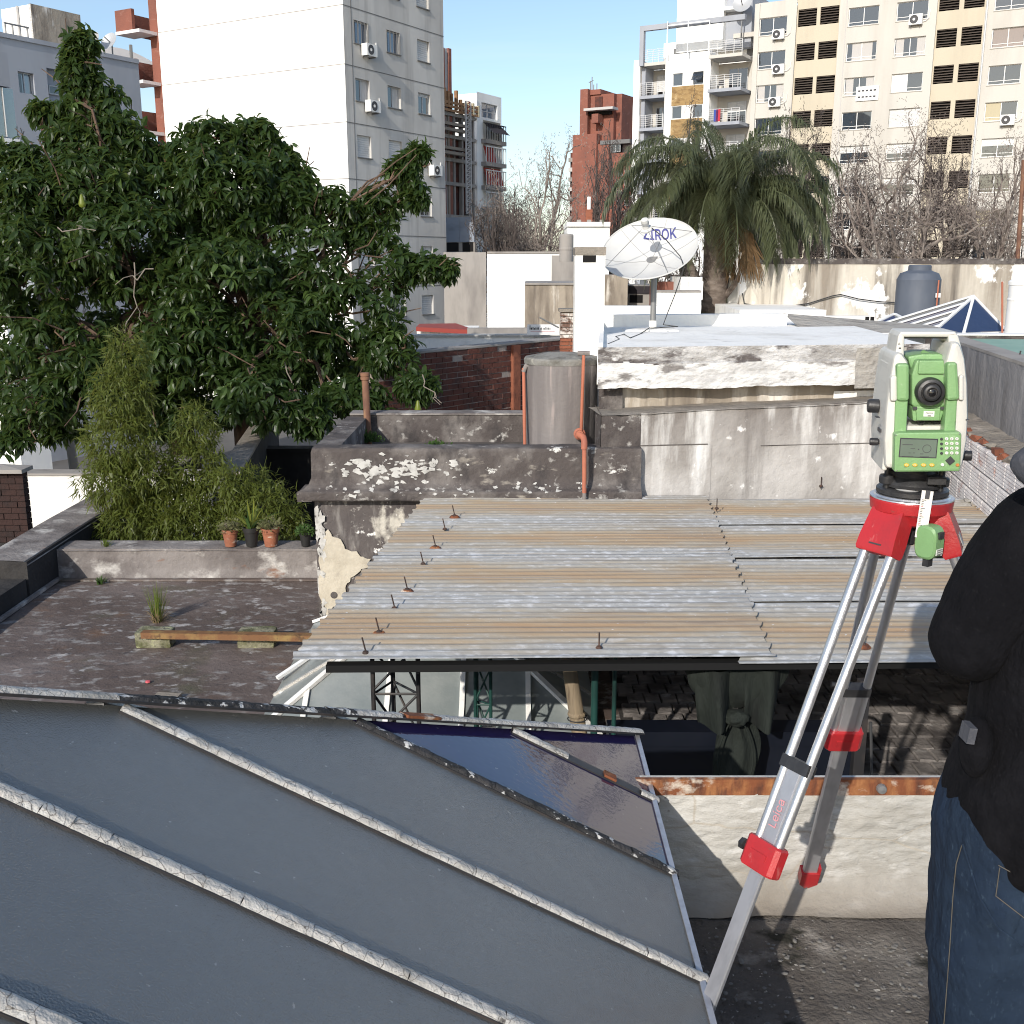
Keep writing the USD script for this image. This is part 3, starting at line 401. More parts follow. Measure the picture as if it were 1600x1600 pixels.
put(wp, 'pole', MB().tube([p + d * (ZS - .05 - p[2]), p, q, p + d * (-.8 - p[2])], [.032, .033, .036, .038], 14), 'wood_post', smooth=40); put(wp, 'knot', MB().lathe(p + d * (-.25 - p[2]), [(.036, -.012), (.041, -.004), (.041, .004), (.036, .012)], 14), 'wood_post')
put(wp, 'wire_tie', MB().tube([p + d * (-.28 - p[2]) + V(.045 * math.cos(t), .045 * math.sin(t), .002 * t) for t in np.linspace(0, 9, 24)], .003, 5), 'wire')
for x, w, lab in [(929, .016, 'thick dark green steel post beside the wooden post'), (960, .010, 'thin dark green steel post next to the tiled floor')]:
    p = aty(x, 1080, 4.4); t = thing('steel_post', lab, 'post', (p[0], 4.4, -.8)); put(t, 'shaft', MB().tube([V(p[0], 4.4, -.8), V(p[0], 4.4, ZS - .05)], w, 10), 'green_steel', smooth=40); put(t, 'foot_plate', MB().bx(p[0] - .05, p[0] + .05, 4.35, 4.45, -.81, -.795), 'green_steel')
p = aty(1347, 1100, 4.0); t = thing('steel_post', 'black square steel post with a curved bracket behind the tripod', 'post', (p[0], 4.0, -.8))
put(t, 'shaft', MB().bx(p[0] - .022, p[0] + .022, 3.98, 4.02, -.8, ZS - .06), 'black_steel'); put(t, 'curved_bracket', MB().tube([V(p[0] - .13 + .12 * math.sin(a), 4.0, ZS - .20 + .12 * math.cos(a) - .0) for a in np.linspace(0, 1.5, 8)], .012, 8), 'black_steel')
put(t, 'cable', MB().tube([V(p[0] + .03, 3.97, -.05), V(p[0] + .05, 3.96, -.3), V(p[0] + .07, 3.95, -.5), V(p[0] + .03, 3.95, -.58), V(p[0] - .2, 3.93, -.56)], .006, 6), 'wire')
# dark green canvas drape tied in a knot
dz = aty(1148, 1030, 4.25); kn = aty(1146, 1112, 4.2); tl = aty(1150, 1212, 4.15)
dr = thing('canvas_drape', 'dark green canvas drape gathered in a knot under the iron roof', 'curtain', (kn[0], 4.2, kn[2]))
def cloth(zs, cx, wid_, dep, folds, seed, ny=56, hang=0):
    v = []; th = np.linspace(0, 2 * math.pi, ny, endpoint=False)
    for i, z in enumerate(zs):
        rr = 1 + .20 * np.sin(folds * th + seed + .5 * i / len(zs)) + .10 * np.sin((folds * 2 + 1) * th + seed * 2 - i * .06) + .05 * np.sin(29 * th + i * .1)
        v.append(np.stack([cx[i] + wid_[i] / 2 * np.cos(th) * (1 + .05 * np.sin(5 * th + i * .2)), 4.22 + dep[i] * np.sin(th) * rr * .9, z + hang * .03 * np.sin(3 * th + seed)], -1))
    v = np.vstack(v); k = len(zs); return v, [[i * ny + j, i * ny + (j + 1) % ny, (i + 1) * ny + (j + 1) % ny, (i + 1) * ny + j] for i in range(k - 1) for j in range(ny)]
s = np.linspace(0, 1, 26); wm = lambda px_: px_ * 4.55 / F
zt, zk, ze = ZS - .07, kn[2] + .02, tl[2]
put(dr, 'upper_cloth', MB().add(*cloth(zt + (zk - zt) * s, kn[0] + (dz[0] - kn[0]) * (1 - s), wm(140) * (1 - s ** 1.3) + wm(112) * s ** .5 * (1 - s ** 6) * .75 + wm(34) * s ** 6, .07 * (1 - s ** 3) + .03, 5, .4)), 'canvas_green', smooth=True)
bl = []   # the slack bellies of cloth that hang beside the knot
for sx, w_, dr_ in ((-1, .165, -.05), (1, .150, -.05)):
    S, T = np.meshgrid(np.linspace(0, 1, 16), np.linspace(0, 1, 30)); X = kn[0] + .01 + sx * (.02 + w_ * S * (1 - .12 * T * T)); Z = zt + (zk - .02 - zt) * T + dr_ * np.sin(S * math.pi * .75) * T
    Y = 4.16 - .03 * np.sin(S * 8 + 2 * sx) * (.4 + T) - .05 * np.sin(S * math.pi); v = np.stack([X, Y, Z], -1).reshape(-1, 3); i = np.arange(v.shape[0]).reshape(30, 16); f = np.stack([i[:-1, :-1], i[:-1, 1:], i[1:, 1:], i[1:, :-1]], -1).reshape(-1, 4)
    put(dr, 'side_fold', MB().add(v, f).add(v + [0, .006, 0], f[:, ::-1]), 'canvas_green', smooth=True)
mm = trimesh.creation.icosphere(3, 1.0); q = meshkit.fbm(mm.vertices * 2.2 + 5, 3, 2)[:, None]; put(dr, 'knot', MB().add(mm.vertices * (.75 + .5 * q) * [.052, .045, .038] + [kn[0], 4.14, kn[2]], mm.faces), 'canvas_green', smooth=True)
put(dr, 'tail', MB().add(*cloth(zk - .02 + (ze - .02 - zk) * s, kn[0] + .012 * s + .02 * np.sin(s * 3), wm(24) + wm(58) * np.sin(np.clip(s * 1.25, 0, 1) * math.pi * .62) ** 1.2 * (1 - .25 * s), .022 + .035 * s, 4, 1.1, hang=1)), 'canvas_green', smooth=True)
for sx in (-1, 1): put(dr, 'hem_piping', MB().tube([V(kn[0] + sx * (.02 + .055 * math.sin(a * 2.6)), 4.13 - .02 * a, zk - .02 - a * .30) for a in np.linspace(0, 1, 14)], .0035, 5), 'canvas_green')
nv = [aty(1003, 1141, 4.42), aty(1352, 1141, 4.42)]
t = thing('navy_gutter', 'dark navy metal gutter box below the knotted drape', 'gutter', (nv[0][0], 4.42, -.5)); z1 = nv[0][2]
put(t, 'front_sheet', MB().bx(nv[0][0] - .15, nv[1][0], 4.42, 4.44, z1 - .55, z1 - .075), 'navy_panel'); put(t, 'top_lip', MB().bx(nv[0][0] - .15, nv[1][0], 4.40, 4.53, z1 - .07, z1), 'navy_panel'); put(t, 'rear_sheet', MB().bx(nv[0][0] - .15, nv[1][0], 4.52, 4.54, z1 - .55, z1 - .08), 'navy_panel')
# ================================================================ lower terrace, tiled part, second skylight
ZT = -.8
solo('terrace_roof', MB().add(*grid(-3.85, 4.2, 2.9, 9.0, 240, 190, lambda X, Y: ZT + .018 * (nz(X, Y, 1.4, 4) - .5) + .010 * (nz(X, Y * 2, 6, 6) - .5))), 'membrane', kind='structure', smooth=True)
tf = thing('tiled_floor', 'floor of grimy grey brick tiles under the iron roof', 'tiled floor', (1.6, 5.8, ZT), kind='structure')
put(tf, 'mortar_bed', MB().bx(.62, 3.3, 4.75, 7.15, ZT - .01, ZT + .014), 'tile_bed')
TWX, TWY = .098, .150; n_t = 0; rest = MB()
for j in range(16):
    for i in range(27):
        x = .64 + i * TWX + (TWX / 2 if j % 2 else 0); y = 4.76 + j * TWY
        if x + TWX > 3.3: continue
        gx, gy = TWX - RND.uniform(.005, .011), TWY - RND.uniform(.006, .012); h = .026 + RND.uniform(-.004, .006); tx, ty = RND.uniform(-.004, .004), RND.uniform(-.004, .004); c = .006
        zb, q = ZT + .012, [(0, 0), (gx, 0), (gx, gy), (0, gy)]
        top = [(x + a, y + b, zb + h - c) for a, b in q] + [(x + min(max(a, c), gx - c), y + min(max(b, c), gy - c), zb + h + (tx if a else -tx) + (ty if b else -ty)) for a, b in q]; bot = [(x + a, y + b, zb) for a, b in q]
        vv = bot + top; ff = [[0, 1, 5, 4], [1, 2, 6, 5], [2, 3, 7, 6], [3, 0, 4, 7], [4, 5, 9, 8], [5, 6, 10, 9], [6, 7, 11, 10], [7, 4, 8, 11], [8, 9, 10, 11]]
        if 4.95 < y < 6.75 and n_t < 300 and x < 2.75: put(tf, 'tile', MB().add(vv, ff), 'tile'); n_t += 1
        else: rest.add(vv, ff)
put(tf, 'outer_tiles', rest, 'tile', kind='stuff')
# second skylight
s2y, s2z = 5.25, -.72; L2, R2 = aty(392, 1150, s2y), aty(938, 1150, s2y); w2 = (R2[0] - L2[0]) / 2; AP2 = V((L2[0] + R2[0]) / 2, s2y + w2, s2z + .63 * w2)
s2 = thing('pyramid_skylight', 'dirty pale pyramid skylight half hidden beneath the iron roof', 'skylight', (AP2[0], AP2[1], ZT))
a_, b_, c_, d_ = V(L2[0], s2y, s2z), V(R2[0], s2y, s2z), V(R2[0], s2y + 2 * w2, s2z), V(L2[0], s2y + 2 * w2, s2z)
ks = [.0, .14, .38, .60, .795, 1.0]
def f2(k, up): b0 = a_ + (b_ - a_) * k; return b0 + V(0, w2, .63 * w2) * min(up, 2 * min(k, 1 - k))
for k0, k1 in zip(ks[:-1], ks[1:]):
    P = [f2(k0, 0), f2(k1, 0), f2(k1, 1)] + ([AP2] if k0 < .5 < k1 else []) + [f2(k0, 1)]; P = np.array([p for i, p in enumerate(P) if np.linalg.norm(p - P[i - 1]) > 1e-6]); k = len(P)
    put(s2, 'glass_pane', MB().add(P, [[0, i, i + 1] for i in range(1, k - 1)]), 'old_glass')
for k in ks[1:-1]: put(s2, 'glazing_bar', MB().beam(f2(k, 0) + V(0, -.005, .008), f2(k, 1) + V(0, -.005, .008), .028, .016), 'white_paint', smooth=False)
for P, Q in ((a_, AP2), (b_, AP2), (d_, AP2), (c_, AP2)): put(s2, 'hip_bar', MB().beam(P + V(0, 0, .01), Q + V(0, 0, .01), .034, .02), 'white_paint')
put(s2, 'side_glass', MB().tri(b_, c_, AP2).tri(c_, d_, AP2).tri(d_, a_, AP2), 'old_glass')
for k in (.3, .5, .7):
    P = d_ + (a_ - d_) * k; put(s2, 'side_bar', MB().beam(P + V(0, 0, .008), P + V(w2, 0, .63 * w2) * (2 * min(k, 1 - k)) + V(0, 0, .008), .026, .014), 'sealant'); P = b_ + (c_ - b_) * k; put(s2, 'side_bar', MB().beam(P + V(0, 0, .008), P + V(-w2, 0, .63 * w2) * (2 * min(k, 1 - k)) + V(0, 0, .008), .026, .014), 'sealant')
put(s2, 'curb', MB().bx(a_[0] + .03, b_[0] - .03, s2y + .03, c_[1] - .03, ZT, s2z - .005), 'dark_wall')
# loose sealant-coloured batten beside it
p, q = atz(438, 1085, -.70), atz(492, 1048, -.62); solo('white_batten', MB().beam(p, q, .03, .02).beam(p + V(-.06, .2, .02), q + V(-.06, .2, .02), .028, .018), 'frame_white', 'short white battens lying at the left foot of the pale skylight', 'batten')
# terrace parapets
tp = thing('terrace_parapet', 'low stained grey parapet at the far side of the dark terrace', 'wall', (-2.4, 8.5, ZT))
m = MB(); z_t = -.545
v, f = grid(-3.75, -1.30, ZT - .02, z_t, 150, 22, lambda X, Z: 8.45 - .05 * np.clip((Z - ZT) * -6 + .5, 0, 1) - .03 * (nz(X, Z, 5, 8) - .5)); m.add(v[:, [0, 2, 1]], f)
m.add(*grid(-3.75, -1.30, 8.44, 8.72, 150, 12, lambda X, Y: z_t - .02 * np.clip((8.5 - Y) * 12, 0, 1) + .015 * (nz(X, Y, 6, 2) - .5))); m.bx(-3.75, -1.3, 8.50, 8.72, -1.6, z_t - .03); put(tp, 'wall_body', m, 'parapet_grey', smooth=40)
put(tp, 'base_flashing', MB().beam(V(-3.72, 8.39, ZT + .008), V(-1.32, 8.39, ZT + .012), .05, .014), 'membrane')
lw = thing('side_parapet', 'parapet coloured black for its shaded side, with pale top, at the left of the terrace', 'wall', (-4.0, 8.0, ZT))
m = MB(); prof = [(7.9, -.50), (9.2, -.485), (10.6, -.49), (12.5, -.50)]
for (y0, h0_), (y1, h1) in zip(prof[:-1], prof[1:]):
    v = np.array([[x, y, z] for y, h in ((y0, h0_), (y1, h1)) for x, z in ((-3.75, -1.2), (-3.75, h), (-4.1, h + .015), (-4.1, -1.2))]); m.add(v, [[0, 4, 5, 1], [1, 5, 6, 2], [2, 6, 7, 3], [0, 1, 2, 3], [4, 7, 6, 5]])
put(lw, 'raised_wall', m, 'tar')  # side faces coloured near black in place of shade
v = MB()
for (y0, h0_), (y1, h1) in zip(prof[:-1], prof[1:]): v.add([[-3.77, y0, h0_ + .005], [-4.12, y0, h0_ + .02], [-4.12, y1, h1 + .02], [-3.77, y1, h1 + .005]], [[0, 3, 2, 1]]).add([[-3.77, y0, h0_ + .005], [-3.77, y1, h1 + .005], [-3.745, y1, h1 - .03], [-3.745, y0, h0_ - .03]], [[0, 1, 2, 3]])
put(lw, 'worn_top', v, 'parapet_grey'); put(lw, 'lower_wall', MB().bx(-4.4, -3.76, 5.5, 7.88, -1.2, -.63), 'tar'); put(lw, 'lit_end', MB().bx(-4.6, -3.98, 7.87, 7.9, -.80, -.49), 'parapet_grey')
put(lw, 'base_edge', MB().beam(V(-3.73, 5.5, ZT + .02), V(-3.73, 8.4, ZT + .02), .03, .025), 'parapet_grey')
# beam, blocks and tuft on the terrace
def rockblock(c, s, seed, name, label, cat, group=None, mat='moss_block'):
    m = trimesh.creation.box([1, 1, 1]).subdivide().subdivide().subdivide(); v = m.vertices; v = v * (1 - .10 * (np.abs(v) > .45).sum(1, keepdims=True).clip(1, 3) / 3) * s
    v = v + (meshkit.fbm(v * 14 + seed, 4, seed)[:, None] - .5) * .035 * unit([1, 1, 1]); return solo(name, MB().add(v + c, m.faces), mat, label, cat, group, smooth=40)
p = atz(239, 1013, ZT); rockblock(V(p[0], p[1] + .07, ZT + .055), [.25, .15, .12], 3, 'mossy_block', 'mossy concrete block under the left end of the rusty beam, below the grass tuft', 'block')
p = atz(400, 1013, ZT); rockblock(V(p[0], p[1] + .07, ZT + .055), [.26, .15, .12], 8, 'mossy_block', 'mossy concrete block under the middle of the rusty beam', 'block')
p, q = atz(222, 987, ZT + .125), atz(498, 992, ZT + .125); solo('rusty_beam', MB().beam(p, q, .06, .006).beam(p + V(0, -.03, -.018), q + V(0, -.03, -.018), .006, .04), 'rust_iron', 'long thin rusty angle iron resting on two mossy blocks', 'beam')
def blades(c, n, L, spread, w, mb, droop=.25, rnd=RND):
    for i in range(n):
        a = rnd.uniform(0, 6.28); tilt = rnd.uniform(0, spread); l = L * rnd.uniform(.5, 1); d = V(math.cos(a), math.sin(a), 0); b0 = c + d * rnd.uniform(0, .035); s_ = V(-d[1], d[0], 0) * w; pts = []
        for k in range(5): t = k / 4; pts.append(b0 + d * l * math.sin(tilt) * t * (1 + droop * t) + V(0, 0, 1) * l * math.cos(tilt) * t * (1 - droop * .8 * t * t * (tilt > .25)))
        vv = []; [vv.extend([p - s_ * (1 - (k / 4) ** 2), p + s_ * (1 - (k / 4) ** 2)]) for k, p in enumerate(pts)]
        mb.add(vv, [[2 * k, 2 * k + 1, 2 * k + 3, 2 * k + 2] for k in range(4)])
p = atz(243, 975, ZT); gt = thing('grass_tuft', 'tall yellow-green grass tuft growing behind the mossy block', 'plant', (p[0], p[1] + .05, ZT))
m = MB(); blades(V(p[0], p[1] + .05, ZT), 60, .34, .35, .004, m); put(gt, 'blades', m, 'grass_blade'); m = MB(); blades(V(p[0], p[1] + .04, ZT), 70, .17, .9, .0035, m, .6); put(gt, 'dry_blades', m, 'grass_dry')
p = atz(157, 912, ZT); m = MB(); blades(V(p[0], p[1], ZT), 40, .08, .9, .006, m); solo('weed', m, 'plant_leaf', 'small green weed in the gutter at the foot of the stained parapet', 'plant')
p = atz(158, 858, -.545); m = MB(); blades(V(p[0], p[1] + .1, -.545), 40, .08, .9, .005, m); solo('weed', m, 'grass_blade', 'tiny weed on top of the stained parapet beside the bamboo', 'plant')
p = atz(262, 1085, ZT); solo('white_strip', MB().beam(atz(244, 1086, ZT + .02), atz(281, 1088, ZT + .02), .05, .02), 'parapet_white', 'short white strip lying on the dark terrace', 'strip')
p = atz(231, 1066, ZT + .01); solo('red_scrap', MB().lathe(p, [(0, .012), (.014, .010), (.016, 0)], 7), 'ink_red', 'tiny red scrap on the dark terrace membrane', 'litter')
# ================================================================ surveying instrument on its tripod
from shapely.geometry import Polygon
OI = aty(1425, 770, 2.05); ROT = -10.0
ra = math.radians(ROT); RI = np.array([[math.cos(ra), -math.sin(ra), 0], [math.sin(ra), math.cos(ra), 0], [0, 0, 1]])
def lp(x, y, yl):        # photo point -> (x, z) on the instrument's own plane y = yl
    w = atp(x, y, OI + RI @ V(0, yl, 0), RI @ V(0, 1, 0)); q = RI.T @ (w - OI); return q[0], q[2]
def outline(pts, yl): return [lp(x, y, yl) for x, y in pts]
def hullprism(poly, y0, y1, r):
    P = Polygon(poly).buffer(0); P = P.buffer(-r).buffer(r, quad_segs=5); I = P.buffer(-r * .95, quad_segs=5); I2 = P.buffer(-r * .3)
    c = lambda g, y: np.array([[a, y, b] for a, b in g.exterior.coords[:-1]])
    return trimesh.convex.convex_hull(np.vstack([c(I, y0), c(I2, y0 + r * .3), c(P, y0 + r), c(P, y1 - r), c(I2, y1 - r * .3), c(I, y1)]))
ts = thing('total_station', 'white and green surveying total station standing on the tripod', 'surveying instrument', OI, ROT)
def tput(name, mesh, mat, parent=ts, sm=35, **k): return put(parent, name, MB().mesh(mesh) if hasattr(mesh, 'faces') else mesh, mat, smooth=sm, local=True, **k)
YF, YBK = -.088, .082
lo = [(1395, 562), (1401, 545), (1405, 533), (1412, 533), (1413, 556), (1420, 566), (1418, 690), (1412, 733), (1383, 733), (1381, 690), (1384, 640), (1389, 600)]
ro = [(1477, 566), (1484, 556), (1484, 533), (1499, 533), (1505, 548), (1509, 562), (1513, 600), (1514, 650), (1512, 690), (1504, 733), (1478, 733)]
tput('left_upright', hullprism(outline(lo, YF), YF, YBK, .010), 'shell_white'); tput('right_upright', hullprism(outline(ro, YF), YF, YBK, .010), 'shell_white')
tput('base_housing', hullprism(outline([(1386, 668), (1508, 668), (1503, 733), (1386, 733)], YF), YF + .03, YBK - .004, .008), 'shell_white')
yh = -.055
H = MB()
for P in ([(1396, 566), (1403, 525), (1407, 519), (1414, 519), (1413, 556), (1410, 566)], [(1482, 556), (1481, 519), (1492, 519), (1498, 524), (1509, 566), (1486, 566)], [(1403, 527), (1407, 518), (1493, 518), (1500, 527)]): H.mesh(hullprism(outline(P, yh), yh, .05, .0045))
hd = tput('carry_handle', H, 'shell_white')
x, z = lp(1446, 524, yh); tput('grip_shade', MB().bx(lp(1415, 526, yh)[0], lp(1481, 526, yh)[0], -.045, .04, lp(1415, 529, yh)[1], lp(1415, 526.5, yh)[1]), 'key_dark', hd, False)
for i, (a, b) in enumerate([(1405, 537), (1406, 544)]):
    x, z = lp(a, b, yh); tput('caution_mark', MB().prism(Polygon([(-.0022, -.0018), (.0022, -.0018), (0, .0022)]).difference(Polygon([(-.0012, -.0012), (.0012, -.0012), (0, .0012)])) if i == 0 else [(-.002, -.0013), (.002, -.0013), (.002, .0013), (-.002, .0013)], V(x, yh - .0004, z), V(1, 0, 0), V(0, 0, 1), V(0, .0008, 0)), 'ink', hd, False)
# green cheeks
for nm, P in (('left_cheek', [(1400, 568), (1421, 568), (1421, 624), (1418, 627), (1401, 627), (1402, 600)]), ('right_cheek', [(1479, 566), (1496, 566), (1497, 596), (1500, 625), (1479, 627)])):
    tput(nm, hullprism(outline(P, YF - .010), YF - .012, YF + .05, .006), 'shell_green')
for nm, P in (('left_leg_panel', [(1399, 622), (1419, 622), (1416, 680), (1397, 680)]), ('right_leg_panel', [(1479, 622), (1496, 622), (1493, 680), (1474, 680)])): tput(nm, hullprism(outline(P, YF - .003), YF - .004, YF + .03, .003), 'shell_green')
for a, b in (((1391, 587), (1402, 627)), ((1498, 585), (1506, 626))): tput('axis_cover', hullprism(outline([(a[0], a[1] + 4), (a[0] + 3, a[1]), (b[0], a[1]), (b[0], b[1]), (a[0], b[1])], YF - .006), YF - .008, YF + .02, .004), 'shell_white')
# telescope
yt = -.072
tel = tput('telescope', hullprism(outline([(1424, 586), (1429, 570), (1432, 562), (1478, 562), (1480, 586), (1479, 632), (1476, 636), (1427, 636), (1424, 632)], yt), yt, .075, .006), 'shell_green')
tput('telescope_top', hullprism(outline([(1416, 556), (1440, 552), (1468, 552), (1478, 558), (1478, 586), (1424, 586)], yt + .03), yt + .02, .055, .005), 'shell_green', tel)
tput('upper_block', hullprism(outline([(1436, 563), (1475, 563), (1477, 585), (1434, 585)], yt - .004), yt - .005, yt + .03, .003), 'shell_green', tel)
tput('lower_block', hullprism(outline([(1424, 636), (1429, 634), (1475, 634), (1476, 640), (1470, 658), (1426, 658)], yt + .002), yt, .06, .004), 'shell_green', tel)
tput('front_skirt', hullprism(outline([(1431, 639), (1470, 638), (1468, 657), (1432, 657)], yt - .003), yt - .004, yt + .02, .0025), 'shell_green', tel)
for a, b in ((1429, 637), (1472, 637)): x, z = lp(a, b, yt); tput('notch', MB().bx(x - .0035, x + .0035, yt - .0055, yt + .005, z - .003, z + .002), 'key_dark', tel, False)
x0, z0 = lp(1444, 642.5, yt - .008); x1, z1 = lp(1460, 651.5, yt - .008); st = tput('sticker', MB().bx(x0, x1, yt - .0052, yt - .0035, z1, z0), 'key_white', tel, False)
def label(txt, x, y, yl, h, mat, parent, name='lettering', bold=False):
    m = meshkit.text_mesh(txt, h, .0006, bold); b = m.bounds; v = m.vertices - [(b[0][0] + b[1][0]) / 2, (b[0][1] + b[1][1]) / 2, 0]; X, Z = lp(x, y, yl)
    return tput(name, (np.stack([v[:, 0] + X, yl - v[:, 2], v[:, 1] + Z], -1), m.faces), mat, parent, False)
label('FlexLine', 1452, 645.2, yt - .0054, .0023, 'ink', st); label('500', 1452, 649.4, yt - .0054, .0023, 'ink', st, bold=True)
x, z = lp(1455, 613, yt - .02); c = V(x, yt + .002, z); ey = tput('eyepiece', MB().lathe(c, [(0.0262, 0.0), (.0265, .012), (.0255, .020), (.0235, .024), (.0185, .0255), (.0165, .021), (.0155, .021)], 40, (0, -1, 0)), 'black_plastic', tel, 40)
tput('focus_ring', MB().lathe(c, [(.0155, .020), (.0150, .032), (.0125, .034), (.0095, .034), (.0088, .030), (0, .0295)], 32, (0, -1, 0)), 'black_plastic', ey, 40); tput('eye_lens', MB().lathe(c, [(.0065, .0335), (.005, .0345), (0, .035)], 20, (0, -1, 0)), 'lens_black', ey, 40)
x, z = lp(1444, 552, -.03); tput('sight_collimator', MB().lathe(V(x, -.02, z), [(0, 0), (.0055, 0), (.006, .028), (.0045, .030), (.003, .026), (0, .026)], 14, unit(V(.5, -1, -.25))), 'shell_green', tel)
x, z = lp(1484, 558, -.04); tput('handle_latch', MB().bx(x - .006, x + .006, -.055, -.04, z - .008, z + .004).beam(V(x - .002, -.047, z), lp(1480, 536, -.04)[:1] + (-.047,) + lp(1480, 536, -.04)[1:], .005, .005), 'shell_white', hd, False)
# space under the telescope
x0, z0 = lp(1416, 662, -.05); x1, z1 = lp(1476, 676, -.05); tput('saddle', MB().bx(x0, x1, -.06, .06, z1 - .01, z1 + .002), 'shell_grey', sm=False)
x0, _ = lp(1456, 662, -.03); tput('inner_cheek', MB().bx(x0, x1, -.045, .05, z1, z0 + .004), 'key_dark', sm=False); x, z = lp(1438, 660, -.05); tput('plummet_stub', MB().lathe(V(x, -.055, z + .004), [(.007, 0), (.005, .006), (0, .008)], 12, (0, 0, -1)), 'black_plastic', tel)
# keyboard with display
yk = -.112
kb = tput('keyboard', hullprism(outline([(1398, 678), (1406, 676), (1500, 675), (1503, 679), (1501, 737), (1397, 738)], yk), yk, YF + .01, .004), 'shell_green')
def krect(a, b, c, d, t, mat, name, par=kb):
    (xa, za), (xb, zb) = lp(a, b, yk), lp(c, d, yk); return tput(name, MB().bx(xa, xb, yk - t, yk + .004, zb, za), mat, par, False)
bez = krect(1406.5, 684, 1463, 716, .0006, 'key_dark', 'screen_bezel'); scr = krect(1408, 686, 1461.5, 714.5, .0012, 'lcd', 'screen')
for a, b, w_, h_ in ((1418, 694.5, 16, 1.4), (1426, 700.5, 7, 1), (1421, 707.5, 3, .9), (1428, 707.5, 3, .9), (1435, 702, 2, 2), (1440, 709, 5, 1), (1418, 713, 18, 1.2), (1444, 713, 14, 1.2)):
    (xa, za), (xb, zb) = lp(a - w_ / 2, b - h_ / 2, yk), lp(a + w_ / 2, b + h_ / 2, yk); tput('display_text', MB().bx(xa, xb, yk - .0016, yk, zb, za), 'ink', scr, False)
x, z = lp(1448, 701, yk); tput('level_circle', MB().lathe(V(x, yk, z), [(.0068, 0), (.0068, .0017), (.0078, .0017), (.0078, 0)], 32, (0, -1, 0)), 'ink', scr, False)
def key(a, b, rx, rz, mat, name, t=.0025, n=14):
    x, z = lp(a, b, yk); m = MB().lathe(V(0, 0, 0), [(0, t), (.8, t), (1, t * .5), (1, 0)], n, (0, -1, 0)); m.move(lambda v: v * [rx, 1, rz] + [x, yk, z]); return tput(name, m, mat, kb, 30)
for r in range(4):
    key(1471, 686 + r * 7.4, .0026, .0026, 'key_dark', 'navigation_key')
    for cc in range(3):
        kk = key(1479 + cc * 8, 685.5 + r * 7.4, .0032, .0030, 'key_white', 'number_key'); label('123456789.0±'[r * 3 + cc], 1479 + cc * 8, 685.5 + r * 7.4, yk - .0026, .0026, 'ink', kk, 'digit')
for i, a in enumerate((1416.5, 1429.5, 1443, 1456)):
    kk = key(a, 726.5, .0048, .0033, 'key_yellow', 'function_key'); label(f'F{i + 1}', a, 726.5, yk - .0026, .0026, 'key_white', kk, 'digit')
key(1472.5, 726, .0032, .0032, 'key_white', 'round_key'); key(1496, 726.5, .0034, .0032, 'key_red', 'power_key'); x, z = lp(1484.5, 720, yk); tput('cursor_pad', MB().lathe(V(x, yk, z), [(0, .003), (.0075, .003), (.009, 0)], 4, (0, -1, 0)), 'key_dark', kb, False)
for a, b in ((1400, 680), (1499, 678), (1499, 734), (1401, 735)): x, z = lp(a, b, yk); tput('panel_screw', MB().lathe(V(x, yk - .0003, z), [(0, .0008), (.0012, .0006), (.0014, 0)], 8, (0, -1, 0)), 'wire_grey', kb, False)
# knobs on the left side
xl = lp(1383, 650, YF)[0]
def knob(a, b, r, l, y, nm):
    _, z = lp(a, b, y); tput(nm, MB().lathe(V(xl + .003, y, z), [(r * .5, 0), (r, .004), (r, l * .85), (r * .85, l), (0, l)], 20, (-1, 0, 0)), 'black_plastic')
knob(1357, 634, .0135, .024, -.01, 'focus_knob'); knob(1362, 690, .0075, .018, -.03, 'tangent_screw'); tput('side_slot', MB().bx(xl - .002, xl + .01, -.055, -.025, lp(1365, 674, -.04)[1], lp(1365, 669, -.04)[1]), 'key_dark', sm=False); x2 = lp(1512, 715, 0)[0]; tput('right_tangent_screw', MB().lathe(V(x2 - .012, .0, lp(1512, 712, 0)[1]), [(.008, 0), (.010, .004), (.010, .018), (0, .02)], 18, (1, 0, 0)), 'black_plastic')
tput('side_cover', hullprism([(-.074, lp(1371, 728, 0)[1] + .004), (.070, lp(1371, 728, 0)[1] + .004), (.072, lp(1371, 640, 0)[1]), (.045, lp(1371, 562, 0)[1]), (-.045, lp(1371, 562, 0)[1]), (-.076, lp(1371, 640, 0)[1])], 0, .010, .004).apply_transform(np.array([[0, -1, 0, xl + .014], [1, 0, 0, 0], [0, 0, 1, 0], [0, 0, 0, 1]], float)), 'shell_white')
for b in (652.5,):
    for x in (lp(1373, b, YF)[0], lp(1513, b, YF)[0]): tput('casing_seam', MB().bx(x - .004, x + .002, YF - .0008, YF + .02, lp(1373, b + .6, YF)[1], lp(1373, b - .6, YF)[1]), 'key_dark', sm=False)
# tribrach
tb = tput('tribrach', MB().lathe(V(0, 0, 0), [(0, .052), (.048, .052), (.05, .046), (.046, .036), (.052, .030), (.057, .022), (.056, .016), (0, .014)], 36), 'black_plastic')
tput('clamp_lever', MB().bx(.015, .048, -.062, -.040, .030, .044), 'black_plastic', tb); tput('base_plate', MB().lathe(V(0, 0, 0), [(0, .013), (.064, .013), (.068, .010), (.068, .002), (.060, -.001), (0, -.001)], 40), 'black_plastic', tb)
for k, a in enumerate((-160, -35, 85)):
    a = math.radians(a); tput('foot_screw', MB().lathe(V(.056 * math.cos(a), .056 * math.sin(a), .010), [(.005, 0), (.005, .010), (.014, .012), (.015, .016), (.015, .026), (.013, .029), (.006, .03), (.006, .046), (0, .046)], 18), 'black_plastic', tb, 30)
tput('bubble_level', MB().lathe(V(-.012, -.028, .013), [(.026, 0), (.026, .003), (0, .004)], 24), 'shell_grey', tb)
